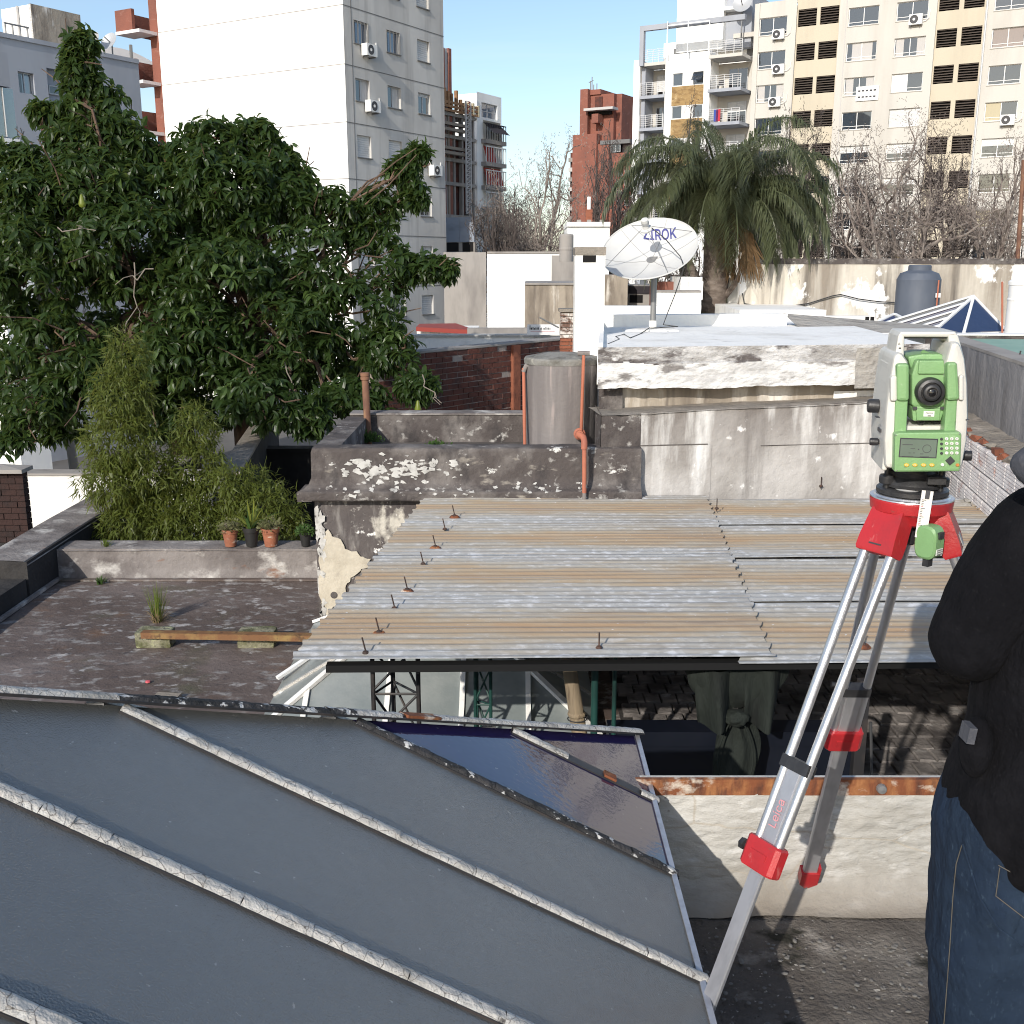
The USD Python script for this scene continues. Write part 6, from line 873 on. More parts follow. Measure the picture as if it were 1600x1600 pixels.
wt = aty(1433, 470, 17.5); bt = thing('water_tank', 'dark blue-grey plastic water tank standing before the long stained wall', 'water tank', (wt[0], 17.5, .3)); zz0, zz1, zz2, zz3 = (aty(1433, y, 17.5)[2] for y in (500, 437, 427, 416)); rr = 32.5 / F * 17.5
put(bt, 'body', MB().lathe(V(wt[0], 17.5, 0), [(rr, zz0 - .3)] + [(rr * (1 - .012 * (k % 2)), zz0 + (zz1 - zz0) * k / 6) for k in range(7)] + [(rr * .86, zz2), (rr * .55, zz2 + .04), (rr * .52, zz2 + .05), (rr * .52, zz3), (rr * .48, zz3 + .02), (0, zz3 + .02)], 32), 'tank_blue', smooth=25); put(bt, 'white_emblem', MB().ob(V(wt[0] + .16, 17.5 - rr * 1.0, aty(1433, 464, 17.5)[2]), V(.09, .03, 0), V(0, .02, 0), V(0, 0, .07)), 'frame_white'); put(bt, 'red_pipe', MB().tube([V(wt[0] + .19, 17.5 - rr * .98, zz1), V(wt[0] + .19, 17.5 - rr * .98, zz0)], .012, 6), 'pipe_clay')
wc = aty(1600, 480, 11.3); wcy = thing('white_tank', 'white cylindrical tank cut off by the right edge of the photo', 'water tank', (wc[0], 11.3, .8)); put(wcy, 'body', MB().lathe(V(wc[0], 11.3, 0), [(.165, .6), (.165, aty(1600, 446, 11.3)[2]), (.175, aty(1600, 445, 11.3)[2]), (.175, aty(1600, 440, 11.3)[2]), (.15, aty(1600, 437, 11.3)[2]), (0, aty(1600, 436, 11.3)[2])], 26), 'frame_white', smooth=30); put(wcy, 'strap', MB().lathe(V(wc[0], 11.3, aty(1600, 470, 11.3)[2]), [(.167, 0), (.17, .005), (.17, .02), (.167, .025)], 26), 'frame_white')
a = aty(1566, 440, 11.1); solo('red_pipe', MB().tube([a, aty(1566, 522, 11.1)], .011, 8), 'pipe_clay', 'thin red vertical pipe beside the white tank at the right edge', 'pipe')
zq = aty(1455, 521, 11.2)[2]; q0 = aty(1455, 521, 11.2); q1 = atz(1352, 513, zq + .01); q2 = atz(1600, 521, zq); qa = aty(1521, 463, 12.2); q1 = V(q1[0], min(q1[1], 14.5), zq); q2 = V(q2[0], 11.6, zq)
s3 = thing('pyramid_skylight', 'blue-glazed pyramid skylight with white bars in front of the dark plastic tank', 'skylight', (qa[0], qa[1], zq - .2)); put(s3, 'glass_pane', MB().tri(q0, q2, qa), 'sky_glass', label='deep blue right-hand face of the skylight'); 
for k in range(5):
    A, B = k / 5, (k + 1) / 5; put(s3, 'glass_pane', MB().quad(q0 + (q1 - q0) * A, q0 + (qa - q0) * A, q0 + (qa - q0) * B, q0 + (q1 - q0) * B), 'film_glass' if k % 2 else 'wired_glass')
    put(s3, 'glazing_bar', MB().beam(q0 + (q1 - q0) * B + V(0, -.01, .01), q0 + (qa - q0) * B + V(0, -.01, .01), .03, .015), 'frame_white')
put(s3, 'hip_bar', MB().beam(q0, qa, .035, .02), 'frame_white'); mid = q0 + (q2 - q0) * .42; put(s3, 'hip_bar', MB().beam(mid + V(0, -.01, 0), qa + V(0, -.01, 0), .03, .02), 'frame_white'); put(s3, 'hip_bar', MB().beam(q2, qa, .03, .02), 'frame_white'); put(s3, 'sill', MB().beam(q0 - V(0, 0, .02), q2 - V(0, 0, .02), .05, .03).beam(q0 - V(0, 0, .02), q1 - V(0, 0, .02), .05, .03), 'frame_white'); put(s3, 'curb', MB().bx(q0[0] + .05, q2[0], 11.5, 13, -1, zq - .05), 'white_paint')
s4a, s4b, s4c = aty(1349, 514, 15.5), aty(1398, 490, 16.2), aty(1420, 502, 15.6); s4 = thing('small_skylight', 'small grey glazed ridge skylight left of the blue pyramid one', 'skylight', s4b); put(s4, 'glass_pane', MB().tri(s4a, aty(1405, 516, 15.5), s4b), 'film_glass'); put(s4, 'side_glass', MB().tri(aty(1405, 516, 15.5), s4c, s4b), 'old_glass'); put(s4, 'glazing_bar', MB().beam(s4a, s4b, .04, .02).beam(s4b, s4c, .04, .02), 'frame_white')
t, f, r = slab('white_ac_wall', 'low white wall with dark vents at the foot of the long stained wall', 'wall', (1288, 494), (1366, 512), 16.8, .3, 'white_paint', 92, -1)
for x in (1352, 1360): u0, u1, z0, z1 = f.px((x, 495), (x + 5, 507)); put(t, 'vent', f.box(MB(), u0, u1, z0, z1, .012, -.02), 'void')
t, f, r = slab('white_slab_roof', 'white slab roof edge right of the palm trunk', 'building', (1156, 484), (1290, 500), 18.0, 3, 'white_paint', 92, -1)
# ================================================================ left: bright wall, dark wall, brick pier, pots
wl = aty(8, 742, 10.8); WL = Fac(wl, 90); ww1 = WL.uz(330, 745)[0]; t = thing('white_wall', 'brilliant white sunlit garden wall behind the bamboo at the left', 'wall', WL.P(1, -2)); put(t, 'wall_body', MB().add(*lump(WL, -2.5, ww1, -4, wl[2], 0, 120, 60, .010, 4, 5)).ob(WL.P(-2.5, -4, -.2), WL.u * (ww1 + 2.5), WL.n * .19, V(0, 0, 4 + wl[2] - .01)), 'white_paint', smooth=40); put(t, 'coping', MB().ob(WL.P(-2.5, wl[2] - .004, -.22), WL.u * (ww1 + 2.5), WL.n * .24, V(0, 0, .022)), 'concrete')
solo('garden_soil', MB().bx(-4.0, -1.45, 8.75, 16.5, -1.7, -1.3), 'soil', kind='structure'); solo('garden_ground', MB().bx(-16, 1.5, 10.9, 24, -4.6, -4.3), 'soil', kind='structure')
a, b = aty(372, 740, 9.7), aty(418, 704, 12.6); t = thing('shaded_garden_wall', 'garden wall coloured dark for shade, with pale coping, left of the stained house', 'wall', (a[0], 10, -1.3)); m = MB(); m.ob(V(a[0] - .12, 9.7, -2), V(.12, 0, 0), unit(V(b[0] - a[0], b[1] - a[1], 0)) * 4.6, V(0, 0, 2 + a[2] - .02)); put(t, 'wall_body', m, 'tar'); put(t, 'coping', MB().ob(V(a[0] - .20, 9.7, a[2] - .018), V(.22, 0, 0), unit(V(b[0] - a[0], b[1] - a[1], 0)) * 4.6, V(0, 0, .03)), 'ledge_mortar')  # wall body painted near black to carry its shade
kw = Fac(aty(400, 702, 12.5), 90); u1_, z1_ = kw.uz(575, 702); t = thing('dark_yard_wall', 'yard wall coloured dark for the shade under the tree, left of the stained house', 'wall', kw.P(.5, -3)); put(t, 'wall_body', MB().add(*lump(kw, 0, u1_ + .4, -4.3, z1_, 0, 30, 30, .01, 3, 4)), 'tar', smooth=40); put(t, 'coping', kw.box(MB(), 0, u1_ + .4, z1_ - .03, z1_ + .01, .03, -.2), 'tar')  # near-black colour stands in for the shadow under the tree
b0, b1 = aty(-60, 745, 9.4), aty(34, 735, 9.4); t = thing('brick_pillar', 'dark brick pillar with grey slab cap cut off by the left edge', 'pillar', (b1[0] - .2, 9.5, -1)); zt3, zb3 = aty(10, 738, 9.4)[2], aty(10, 856, 9.4)[2]; put(t, 'core', MB().bx(b0[0], b1[0] - .012, 9.415, 9.50, zb3 - .8, zt3), 'tar'); rows = int((zt3 - zb3) / .055); mk('brick_sooty', (0.06, 0.032, 0.028), [('n', (0.035, 0.025, 0.024), (5, 5, 5), .45, .65)], .9, [((30, 30, 30), .01)], island=.35)  # bricks and core darkened in colour to stand in for shade
for r in range(rows):
    for c in range(5):
        x1_ = b1[0] - c * .135 + (.06 if r % 2 else 0); x1_ = min(x1_, b1[0]); x0_ = b1[0] - (c + 1) * .135 + (.06 if r % 2 else 0); put(t, 'brick', MB().bx(x0_ + .006, x1_, 9.4 + RND.uniform(-.005, .004), 9.5, zt3 - (r + 1) * .055 + .006, zt3 - r * .055), 'brick_sooty')
put(t, 'cap_slab', MB().mesh(trimesh.convex.convex_hull(np.array([[x, y, z] for x in (b0[0], b1[0] + .03) for y in (9.33, 9.56) for z in (zt3, zt3 + .035)] + [[b0[0], 9.5, zt3 + .06], [b1[0] - .25, 9.5, zt3 + .06]]))), 'concrete')
def pot(c, r, h, mat, label, plant, seed, dark=False):
    t = thing('flower_pot', label, 'flower pot', c); put(t, 'pot', MB().lathe(c, [(0, 0), (r * .68, 0), (r * .90, h * .74), (r * .93, h * .76), (r * 1.02, h * .77), (r * 1.04, h), (r * .92, h), (r * .88, h * .9), (0, h * .9)], 24), mat, smooth=30); put(t, 'soil', MB().lathe(c, [(r * .87, h * .9), (0, h * .93)], 16), 'soil'); r_ = random.Random(seed); m = MB(); top = c + V(0, 0, h * .9)
    if plant == 'strap':
        for i in range(26):
            mm = MB(); blades(top, 1, .30, .9, .014, mm, .5, r_); put(t, 'leaf', mm, 'plant_yellow' if i % 3 else 'plant_leaf')
    else:
        rr_ = np.random.RandomState(seed); n = 420; d = rr_.randn(n, 3); d[:, 2] = np.abs(d[:, 2]) * .8 + .1; d /= np.linalg.norm(d, axis=1, keepdims=True); base = top + d * rr_.uniform(.02, 1, (n, 1)) * [r * 1.5, r * 1.5, r * 1.5] ; L = rr_.uniform(.018, .036, (n, 1)); d2 = d + rr_.randn(n, 3) * .5; d2 /= np.linalg.norm(d2, axis=1, keepdims=True); sd2 = np.cross(d2, rr_.randn(n, 3)); sd2 /= np.linalg.norm(sd2, axis=1, keepdims=True); v = np.stack([base, base + d2 * L * .5 + sd2 * L * .3, base + d2 * L, base + d2 * L * .5 - sd2 * L * .3], 1).reshape(-1, 3); k = np.arange(n)[:, None] * 4; m.add(v, np.vstack([k + [0, 1, 2], k + [0, 2, 3]])); put(t, 'foliage', m, plant)
        st_ = MB(); [st_.tube([top, top + V(*(rr_.randn(3) * [r * .5, r * .5, .02])) + V(0, 0, r * .8)], .003, 4) for _ in range(8)]; put(t, 'stems', st_, 'twig_grey')
yp = 8.53
for x, y, r, h, mat, lab, pl, dk in ((361, 858, 12.5, 27, 'terracotta', 'terracotta pot with white stained rim and a bushy pale plant, leftmost on the parapet', 'plant_pale', 0), (394, 857, 12.5, 30, 'pot_black', 'black plastic pot with a yellow-green strap-leaved plant between the terracotta pots', 'strap', 1), (424, 859, 14, 29, 'terracotta', 'plain terracotta pot with a bushy pale plant right of the black pot', 'plant_pale', 0), (478, 857, 9.5, 22, 'pot_black', 'small dark pot with a green plant close to the stained house corner', 'plant_leaf', 1)):
    p = aty(x, y, yp); pot(V(p[0], yp, z_t + .006), r / F * 8.8, h / F * 8.9, mat, lab, pl, x)
# ================================================================ tall buildings
AZR, AZD = 120.5, 30.5       # the avenue grid: facades that face us, and those that recede to the right
def win(f, par, r, kind='glass', d=-.16, pane='pane_far', cur=None, bars=0, mull=(.5,), name='window', seed=0, fr='frame_alu', open_=0.5):
    u0, u1, z0, z1 = r; w, h = u1 - u0, z1 - z0; fw = min(.05, w * .06); m = MB()
    if kind == 'shutter' or kind == 'half':
        zb = z0 if kind == 'shutter' else z0 + h * open_; m2 = MB(); n = max(3, int((z1 - zb) / .09))
        for i in range(n): a = zb + (z1 - zb) * i / n; f.box(m2, u0 + .01, u1 - .01, a + .008, zb + (z1 - zb) * (i + 1) / n, d + .02, d - .02)
        s = put(par, 'roller_shutter', m2, 'shutter')
        if kind == 'shutter': return s
    for a, b, c, e in ((u0, u0 + fw, z0, z1), (u1 - fw, u1, z0, z1), (u0 + fw, u1 - fw, z0, z0 + fw), (u0 + fw, u1 - fw, z1 - fw, z1)): f.box(m, a, b, c, e, d + .03, d - .03)
    for k in mull: f.box(m, u0 + w * k - fw * .5, u0 + w * k + fw * .5, z0 + fw, z1 - fw, d + .028, d - .028)
    if bars: f.box(m, u0 + fw, u1 - fw, z0 + h * bars - fw * .35, z0 + h * bars + fw * .35, d + .027, d - .027)
    wp_ = put(par, name, m, fr); ks = [0, *mull, 1]
    for a, b in zip(ks[:-1], ks[1:]): put(wp_, 'pane', f.rect(MB(), u0 + w * a + fw * .4, u0 + w * b - fw * .4, z0 + fw, z1 - fw, d), pane)
    if cur:
        for a, b, mt in cur:
            U = np.linspace(u0 + w * a, u0 + w * b, 14); q = MB(); k = .03 * np.sin(np.arange(14) * 1.9 + seed)
            q.add(np.vstack([[f.P(u, z0 + fw, d + .012 - .004 * (1 + math.sin(i * 1.9))) for i, u in enumerate(U)], [f.P(u, z1 - fw, d + .012 - .004 * (1 + math.sin(i * 1.9))) for i, u in enumerate(U)]]), [[i, i + 1, 15 + i, 14 + i] for i in range(13)]); put(wp_, 'curtain', q, mt)
    put(wp_, 'dark_room', f.rect(MB(), u0, u1, z0, z1, d - .5), 'void'); return wp_
def sill(f, par, r, mat='joint_dark', t=.05): put(par, 'sill', f.box(MB(), r[0] - .05, r[1] + .05, r[2] - t, r[2] - .002, .06, -.02), mat)
def ac_unit(f, u, z, label, w=.8, h=.55, dp=.32, n=0):
    t = thing('air_conditioner', label, 'air conditioner', f.P(u, z, .2), group='air conditioner units on the facades'); m = MB(); f.box(m, u - w / 2, u + w / 2, z - h / 2, z + h / 2, .06 + dp, .06); put(t, 'case', m, 'ac_white'); cg = f.P(u - w * .12, z, .062 + dp)
    put(t, 'fan_grille', MB().lathe(cg, [(h * .42, 0), (h * .42, .012), (h * .36, .012), (h * .36, .004), (0, .004)], 20, f.n), 'key_dark'); put(t, 'fan_hub', MB().lathe(cg, [(h * .13, .005), (h * .13, .014), (0, .014)], 12, f.n), 'ac_white'); put(t, 'bracket', f.box(f.box(MB(), u - w * .35, u - w * .3, z - h / 2 - .06, z - h / 2 - .005, .06 + dp, .0), u + w * .3, u + w * .35, z - h / 2 - .06, z - h / 2 - .005, .06 + dp, .0), 'joint_dark')
    put(t, 'hose', MB().tube([f.P(u + w / 2, z - h * .2, .12), f.P(u + w * .75, z - h * .15, .1), f.P(u + w * .95, z + h * .1, .05), f.P(u + w, z + h * .9, .03)], .025, 5), 'ac_white'); return t
# ---------------------------------------------------------------- pale tower, left of centre
GF = Fac((-7.36, 50), AZD); W = 7.8; uw = lambda x, y: GF.uz(400 + x / 4, y / 4)
gt_ = thing('pale_apartment_tower', 'tall apartment tower with blank white side and grey windowed side behind the big tree', 'building', GF.P(3, -5)); ZT0, ZT1 = -5, 19
cols = [(uw(620, 485)[0], uw(712, 628)[0]), (uw(822, 537)[0], uw(907, 683)[0]), (uw(1013, 590)[0], uw(1090, 725)[0])]
FH = (uw(570, 400)[1] - uw(570, 1112)[1]) / 2; zt_row = uw(620, 485)[1]; zb_row = uw(622, 626)[1]; holes, spec = [], []
for r in range(-2, 7):
    for c, (a, b) in enumerate(cols): holes.append((a, b, zb_row - r * FH, zt_row - r * FH)); spec.append((r, c))
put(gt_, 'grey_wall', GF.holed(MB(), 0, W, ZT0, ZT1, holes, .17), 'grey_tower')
kinds = {(-2, 0): 'glass', (-2, 1): 'glass', (-2, 2): 'shutter', (-1, 0): 'blue', (-1, 1): 'blue', (-1, 2): 'shutter', (0, 0): 'glass', (0, 1): 'glass', (0, 2): 'half', (1, 0): 'shutter', (1, 1): 'shutter', (1, 2): 'shutter', (2, 0): 'half', (2, 1): 'half', (2, 2): 'half', (3, 2): 'half', (4, 2): 'shutter', (4, 1): 'glass'}
for h, (r, c) in zip(holes, spec):
    k = kinds.get((r, c), 'shutter')
    if k in ('shutter', 'half'): win(GF, gt_, h, k, d=-.13, open_=.42 if r else .82)
    else: win(GF, gt_, h, 'glass', pane='pane_blue' if k == 'blue' else 'pane_far', cur=[(.52, .98, 'curtain')] if k != 'blue' else None, seed=r + c)
    sill(GF, gt_, h)
    if k == 'blue':
        m = MB(); [GF.box(m, h[0] + (h[1] - h[0]) * i / 4 - .010, h[0] + (h[1] - h[0]) * i / 4 + .010, h[2], h[3], .03, .01) for i in range(5)]; put(gt_, 'window_grille', m, 'joint_dark')
m = MB()
for r in range(-3, 8): z = uw(570, 400)[1] - r * FH; GF.box(m, .0, W, z - .035, z, .012, -.02)
put(gt_, 'floor_joint', m, 'joint_dark'); put(gt_, 'edge_joint', GF.box(MB(), .52, .56, ZT0, ZT1, .010, -.02), 'joint_dark')
WF = Fac(V(-7.36, 50, 0) - V(math.sin(math.radians(AZR)), math.cos(math.radians(AZR)), 0) * 11.5, AZR)
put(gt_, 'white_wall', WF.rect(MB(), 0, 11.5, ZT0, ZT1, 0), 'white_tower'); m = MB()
for r in range(-3, 8): z = uw(570, 400)[1] - r * FH; WF.box(m, 0, 11.5, z - .03, z, .006, -.01)
put(gt_, 'side_joint', m, 'concrete'); put(gt_, 'rear_walls', MB().quad(WF.P(0, ZT0), WF.P(0, ZT1), WF.P(0, ZT1, -7.8), WF.P(0, ZT0, -7.8)).quad(WF.P(0, ZT0, -7.8), WF.P(0, ZT1, -7.8), WF.P(11.5, ZT1, -7.8), WF.P(11.5, ZT0, -7.8)).quad(WF.P(0, ZT1), WF.P(11.5, ZT1), WF.P(11.5, ZT1, -7.8), WF.P(0, ZT1, -7.8)), 'white_tower')
for (x, y, lab) in ((685, 318, 'air conditioner under the top left window of the pale tower'), (707, 668, 'air conditioner under the second left window of the pale tower'), (1100, 1068, 'air conditioner near the right edge of the pale tower, above the tree')):
    u, z = uw(x, y); ac_unit(GF, u, z, lab, .74, .50)
# ---------------------------------------------------------------- building being built, with lattice mast
cf = Fac(aty(690, 300, 72), AZD); ux = lambda x, y: cf.uz(400 + x / 4, y / 4); uA, uB = ux(1150, 900)[0], ux(1366, 900)[0]
cb_ = thing('unfinished_building', 'unfinished dark concrete and brick building with orange timber formwork on top', 'building', cf.P((uA + uB) / 2, -5)); zt4 = ux(1200, 690)[1]
put(cb_, 'rear_wall', cf.box(MB(), uA - .8, uB, -5, zt4 - .4, -1.6, -2.2), 'brick_dark'); 
for yy in (700, 840, 985, 1135, 1340): z = ux(1200, yy)[1]; put(cb_, 'floor_slab', cf.box(MB(), uA - .8, uB, z - .22, z, .1, -1.6), 'concrete')
for xx in (1165, 1205, 1240, 1290, 1330, 1360): u = ux(xx, 900)[0]; put(cb_, 'column', cf.box(MB(), u - .09, u + .09, -5, zt4, .02, -.25), 'timber_grey' if xx % 2 else 'concrete')
put(cb_, 'brick_infill', cf.box(MB(), ux(1270, 900)[0], uB, ux(1263, 1340)[1], ux(1263, 860)[1], -.3, -.5), 'brick_dark'); put(cb_, 'brick_infill', cf.box(MB(), uA - .5, ux(1250, 900)[0], ux(1263, 1340)[1], ux(1263, 1140)[1], -.35, -.5), 'tower_brick')
for yy, h in ((780, 3), (815, 3), (930, 4), (960, 4)): z = ux(1200, yy)[1]; put(cb_, 'scaffold_board', cf.box(MB(), uA - .6, ux(1270, 900)[0], z - .10, z + .08, .6, .25), 'timber_grey')
for i, (xx, yt_, yb_) in enumerate(((1162, 575, 680), (1183, 590, 685), (1205, 600, 690), (1235, 575, 695), (1262, 625, 700), (1285, 640, 705), (1310, 630, 705), (1338, 630, 705), (1370, 640, 710))): u = ux(xx, 650)[0]; put(cb_, 'formwork_post', cf.box(MB(), u - .08, u + .08, ux(1263, yb_)[1], ux(1263, yt_)[1], .3, .1), 'timber' if i < 5 else 'curtain_tan')
for yy in (640, 665, 690): z = ux(1200, yy)[1]; put(cb_, 'formwork_board', cf.box(MB(), uA - .5, uB + .2, z - .09, z + .06, .28, .2), 'timber')
u0, u1 = ux(1150, 400)[0], ux(1222, 400)[0]; put(cb_, 'brick_shaft', cf.box(cf.box(MB(), u0 - 1.5, u0 + .55, -5, ux(1150, 290)[1], 0, -1.5), u0 + 1.0, u1, -5, ux(1220, 305)[1], 0, -1.5), 'tower_brick'); put(cb_, 'concrete_strip', cf.box(MB(), u0 + .55, u0 + 1.0, -5, ux(1170, 295)[1], -.1, -1.5), 'curtain')
mst = thing('lattice_mast', 'red and white lattice hoist mast on the unfinished building', 'mast', cf.P(ux(1263, 1000)[0], -5, .8)); um = ux(1263, 900)[0]; z0, z1 = ux(1263, 1340)[1], ux(1263, 640)[1]
for k in (-.28, .28): put(mst, 'rail', cf.box(MB(), um + k - .045, um + k + .045, z0, z1, .85, .76), 'curtain')
m1, m2 = MB(), MB(); n = 26
for i in range(n):
    a, b = z0 + (z1 - z0) * i / n, z0 + (z1 - z0) * (i + 1) / n; mm = m1 if a < ux(1263, 730)[1] else m2; mm.beam(cf.P(um - .28, a, .8), cf.P(um + .28, b, .8), .04, .04, cf.n); mm.beam(cf.P(um - .28, b, .8), cf.P(um + .28, b, .8), .04, .04, cf.n)
put(mst, 'white_bracing', m1, 'curtain'); put(mst, 'red_bracing', m2, 'awning_red')
ff = Fac(aty(694, 360, 60), 118); u0, u1, z0, z1 = ff.px((694, 340), (741, 378)); fb = thing('site_fence', 'blue-grey sheet fence with dark openings below the unfinished building', 'fence', ff.P((u0 + u1) / 2, -4)); put(fb, 'sheet_panel', ff.box(MB(), u0 - .5, (u0 + u1) / 2 - .01, z0, z1, 0, -.1), 'fence_blue'); put(fb, 'sheet_panel', ff.box(MB(), (u0 + u1) / 2 + .01, u1, z0, z1, .01, -.1), 'fence_blue'); put(fb, 'lower_wall', ff.box(MB(), u0 - .5, u1, -5, z0 - .004, -.05, -.2), 'concrete')
for a, b in ((695, 716), (722, 739)): q0, q1, z0, z1 = ff.px((a, 379), (b, 393)); put(fb, 'opening', ff.box(MB(), q0, q1, z0, z1, -.03, -.2), 'void')
# white block with balconies next to it
bf = Fac(aty(746, 300, 78), AZD); bx_ = lambda x, y: bf.uz(400 + x / 4, y / 4); wb = thing('white_balcony_block', 'narrow white apartment block with balconies and a glass corner room on top', 'building', bf.P(1, -5))
uA, uB = 0.0, bx_(1534, 900)[0]; uC = .6; z_top = bx_(1450, 590)[1]; bays = [(0, 760, 880), (1, 905, 1020), (2, 1040, 1165), (3, 1190, 1300), (4, 1330, 1440), (5, 1480, 1560)]; uL, uRr = bx_(1420, 820)[0], bx_(1528, 820)[0]
hol = [(uL, uRr, bx_(1470, b)[1], bx_(1470, a)[1]) for _, a, b in bays]; gl = (bx_(1410, 700)[0], bx_(1508, 700)[0], bx_(1460, 742)[1], bx_(1460, 650)[1]); hol.append(gl)
put(wb, 'front_wall', bf.holed(MB(), uC - .6, uB, -5, z_top, hol, 1.3), 'white_tower'); bl_ = Fac(aty(711, 300, 78 + 2.4), AZR); q0, q1 = bl_.uz(711, 300)[0], bl_.uz(746, 300)[0]; put(wb, 'side_wall', bl_.box(MB(), q0, q1 - .02, -5, bl_.uz(746, 145)[1], 0, -3), 'white_tower'); put(wb, 'body', bf.box(MB(), uC - .6, uB + .8, -5, z_top - 2.9, -1.31, -3.5), 'white_tower'); put(wb, 'dark_flank', bf.box(MB(), uB + .83, bx_(1562, 900)[0], -5, bx_(1545, 790)[1], -.4, -5), 'grey_tower')
win(bf, wb, gl, pane='pane_blue', mull=(.42,), bars=.45, d=-.15)
for (i, a, b), h in zip(bays, hol):
    zb = h[2]; put(wb, 'balcony_slab', bf.box(MB(), h[0] - .3, h[1] + .1, zb - .28, zb, .45, .01), 'concrete'); m = MB(); [bf.box(m, u, u + .05, zb, zb + 1.0, .42, .38) for u in np.linspace(h[0] - .25, h[1] + .05, 9)]; bf.box(m, h[0] - .28, h[1] + .08, zb + 1.0, zb + 1.07, .44, .36); put(wb, 'railing', m, 'rail' if i else 'awning_dark'); win(bf, wb, (h[0] + .3, h[1] - .3, zb + .05, h[3] - .4), pane='pane_dark', mull=(.35, .7), d=-1.2)
    if i == 0: put(wb, 'awning', MB().quad(bf.P(h[0] - .1, h[3] - .15, .05), bf.P(h[0] + 2.2, h[3] - .15, .05), bf.P(h[0] + 2.2, h[3] - .9, .9), bf.P(h[0] - .1, h[3] - .9, .9)), 'awning_dark')
    if i in (1, 2): put(wb, 'awning', MB().quad(bf.P(h[0] - .1, h[3] - .15, .05), bf.P(h[0] + (1.2 if i == 1 else 2.2), h[3] - .15, .05), bf.P(h[0] + (1.2 if i == 1 else 2.2), h[3] - 1.3, .40), bf.P(h[0] - .1, h[3] - 1.3, .40)), 'awning_red')

# ---------------------------------------------------------------- brick tower
tf_ = Fac(aty(892, 300, 115), AZR); tx_ = lambda x, y: tf_.uz(800 + x / 4, y / 4); bt_ = thing('red_brick_tower', 'tall red brick tower with stepped top and aerials in the gap between buildings', 'building', tf_.P(4, -5)); Z = lambda y: tf_.uz(930, y / 4)[1]; U = lambda x: tx_(x, 900)[0]
put(bt_, 'main_shaft', tf_.box(MB(), U(378), U(528), -5, Z(835), 0, -6), 'tower_brick'); put(bt_, 'middle_shaft', tf_.box(MB(), U(529), U(598), -5, Z(900), -.3, -6), 'tower_brick'); put(bt_, 'upper_shaft', tf_.box(MB(), U(408), U(455), Z(840), Z(545), -.5, -6), 'tower_brick'); put(bt_, 'upper_core', tf_.box(MB(), U(456), U(600), Z(905), Z(580), -1.2, -6), 'tower_brick'); put(bt_, 'upper_crown', tf_.box(MB(), U(456), U(520), Z(580), Z(548), -1.0, -6), 'tower_brick'); put(bt_, 'side_shaft', tf_.box(MB(), U(601), U(634), Z(905), Z(580), -1.8, -7), 'tower_brick')
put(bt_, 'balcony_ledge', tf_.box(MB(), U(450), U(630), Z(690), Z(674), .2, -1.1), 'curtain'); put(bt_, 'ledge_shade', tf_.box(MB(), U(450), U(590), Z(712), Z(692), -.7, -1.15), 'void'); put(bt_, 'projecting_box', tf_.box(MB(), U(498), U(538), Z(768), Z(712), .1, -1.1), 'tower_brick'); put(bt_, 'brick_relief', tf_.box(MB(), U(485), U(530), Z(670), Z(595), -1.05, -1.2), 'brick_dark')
put(bt_, 'lower_wing', tf_.box(MB(), U(599), U(740), -5, Z(960), -.6, -9), 'tower_brick'); put(bt_, 'roof_terrace', tf_.box(MB(), U(545), U(730), Z(905), Z(880), -.2, -6), 'joint_dark'); put(bt_, 'terrace_room', tf_.box(MB(), U(610), U(725), Z(960), Z(906), -1.8, -6), 'white_tower'); win(tf_, bt_, (U(605), U(665), Z(955), Z(905)), pane='pane_dark', d=-.5, mull=(.5,))
for k in range(8): put(bt_, 'side_balcony', tf_.box(MB(), U(340), U(376), Z(1000 + k * 62), Z(975 + k * 62), -.5, -3), 'curtain' if k % 2 else 'concrete')
put(bt_, 'left_flank', tf_.box(MB(), U(338), U(377), -5, Z(940), -1, -6), 'brick_dark')
for k in range(5):
    for j in range(2): win(tf_, bt_, (U(650 + j * 45), U(680 + j * 45), Z(1105 + k * 62), Z(1070 + k * 62)), pane='pane_dark', d=-.55, mull=())
for x, y0, y1 in ((440, 548, 455), (430, 545, 480), (450, 546, 505), (470, 546, 500)): u = U(x); put(bt_, 'aerial', MB().tube([tf_.P(u, Z(y0), -2), tf_.P(u, Z(y1), -2)], .05, 5), 'wire_grey')
put(bt_, 'aerial_arm', MB().tube([tf_.P(U(420), Z(490), -2), tf_.P(U(448), Z(478), -2)], .04, 5), 'wire_grey')
# ---------------------------------------------------------------- long apartment block on the right
RF = Fac((31.4 - .8616 * 13.8, 85 + .5075 * 13.8), AZR); rx = lambda x, y: RF.uz(1200 + x / 4, y / 4)
ab = thing('apartment_block', 'long white apartment block with cream louvred strips and rows of windows on the right', 'building', RF.P(14, -5)); FHr = (rx(175, 275)[1] - rx(158, 1105)[1]) / 4 if False else (rx(182, 60)[1] - rx(175, 275)[1])
U2 = lambda x, y=300: rx(x, y)[0]
colA = (RF.uz(1184, 90)[0], U2(110)); L1 = (U2(175), U2(290)); L2 = (U2(312), U2(428)); colB = (U2(490), U2(678)); colC = (U2(787), U2(982)); L3 = (U2(1050, 250), U2(1175, 250)); L4 = (U2(1205, 240), U2(1332, 240)); colD = (U2(1395, 260), U2(1600, 260)); colE = (colD[1] + 1.2, colD[1] + 3.8); uEnd = colD[1] + 8
zw1, zw0 = rx(490, 272)[1], rx(490, 385)[1]; zl1, zl0 = rx(175, 275)[1], rx(175, 382)[1]; wins, lous = [], []; zroof = RF.uz(1205, 8)[1]
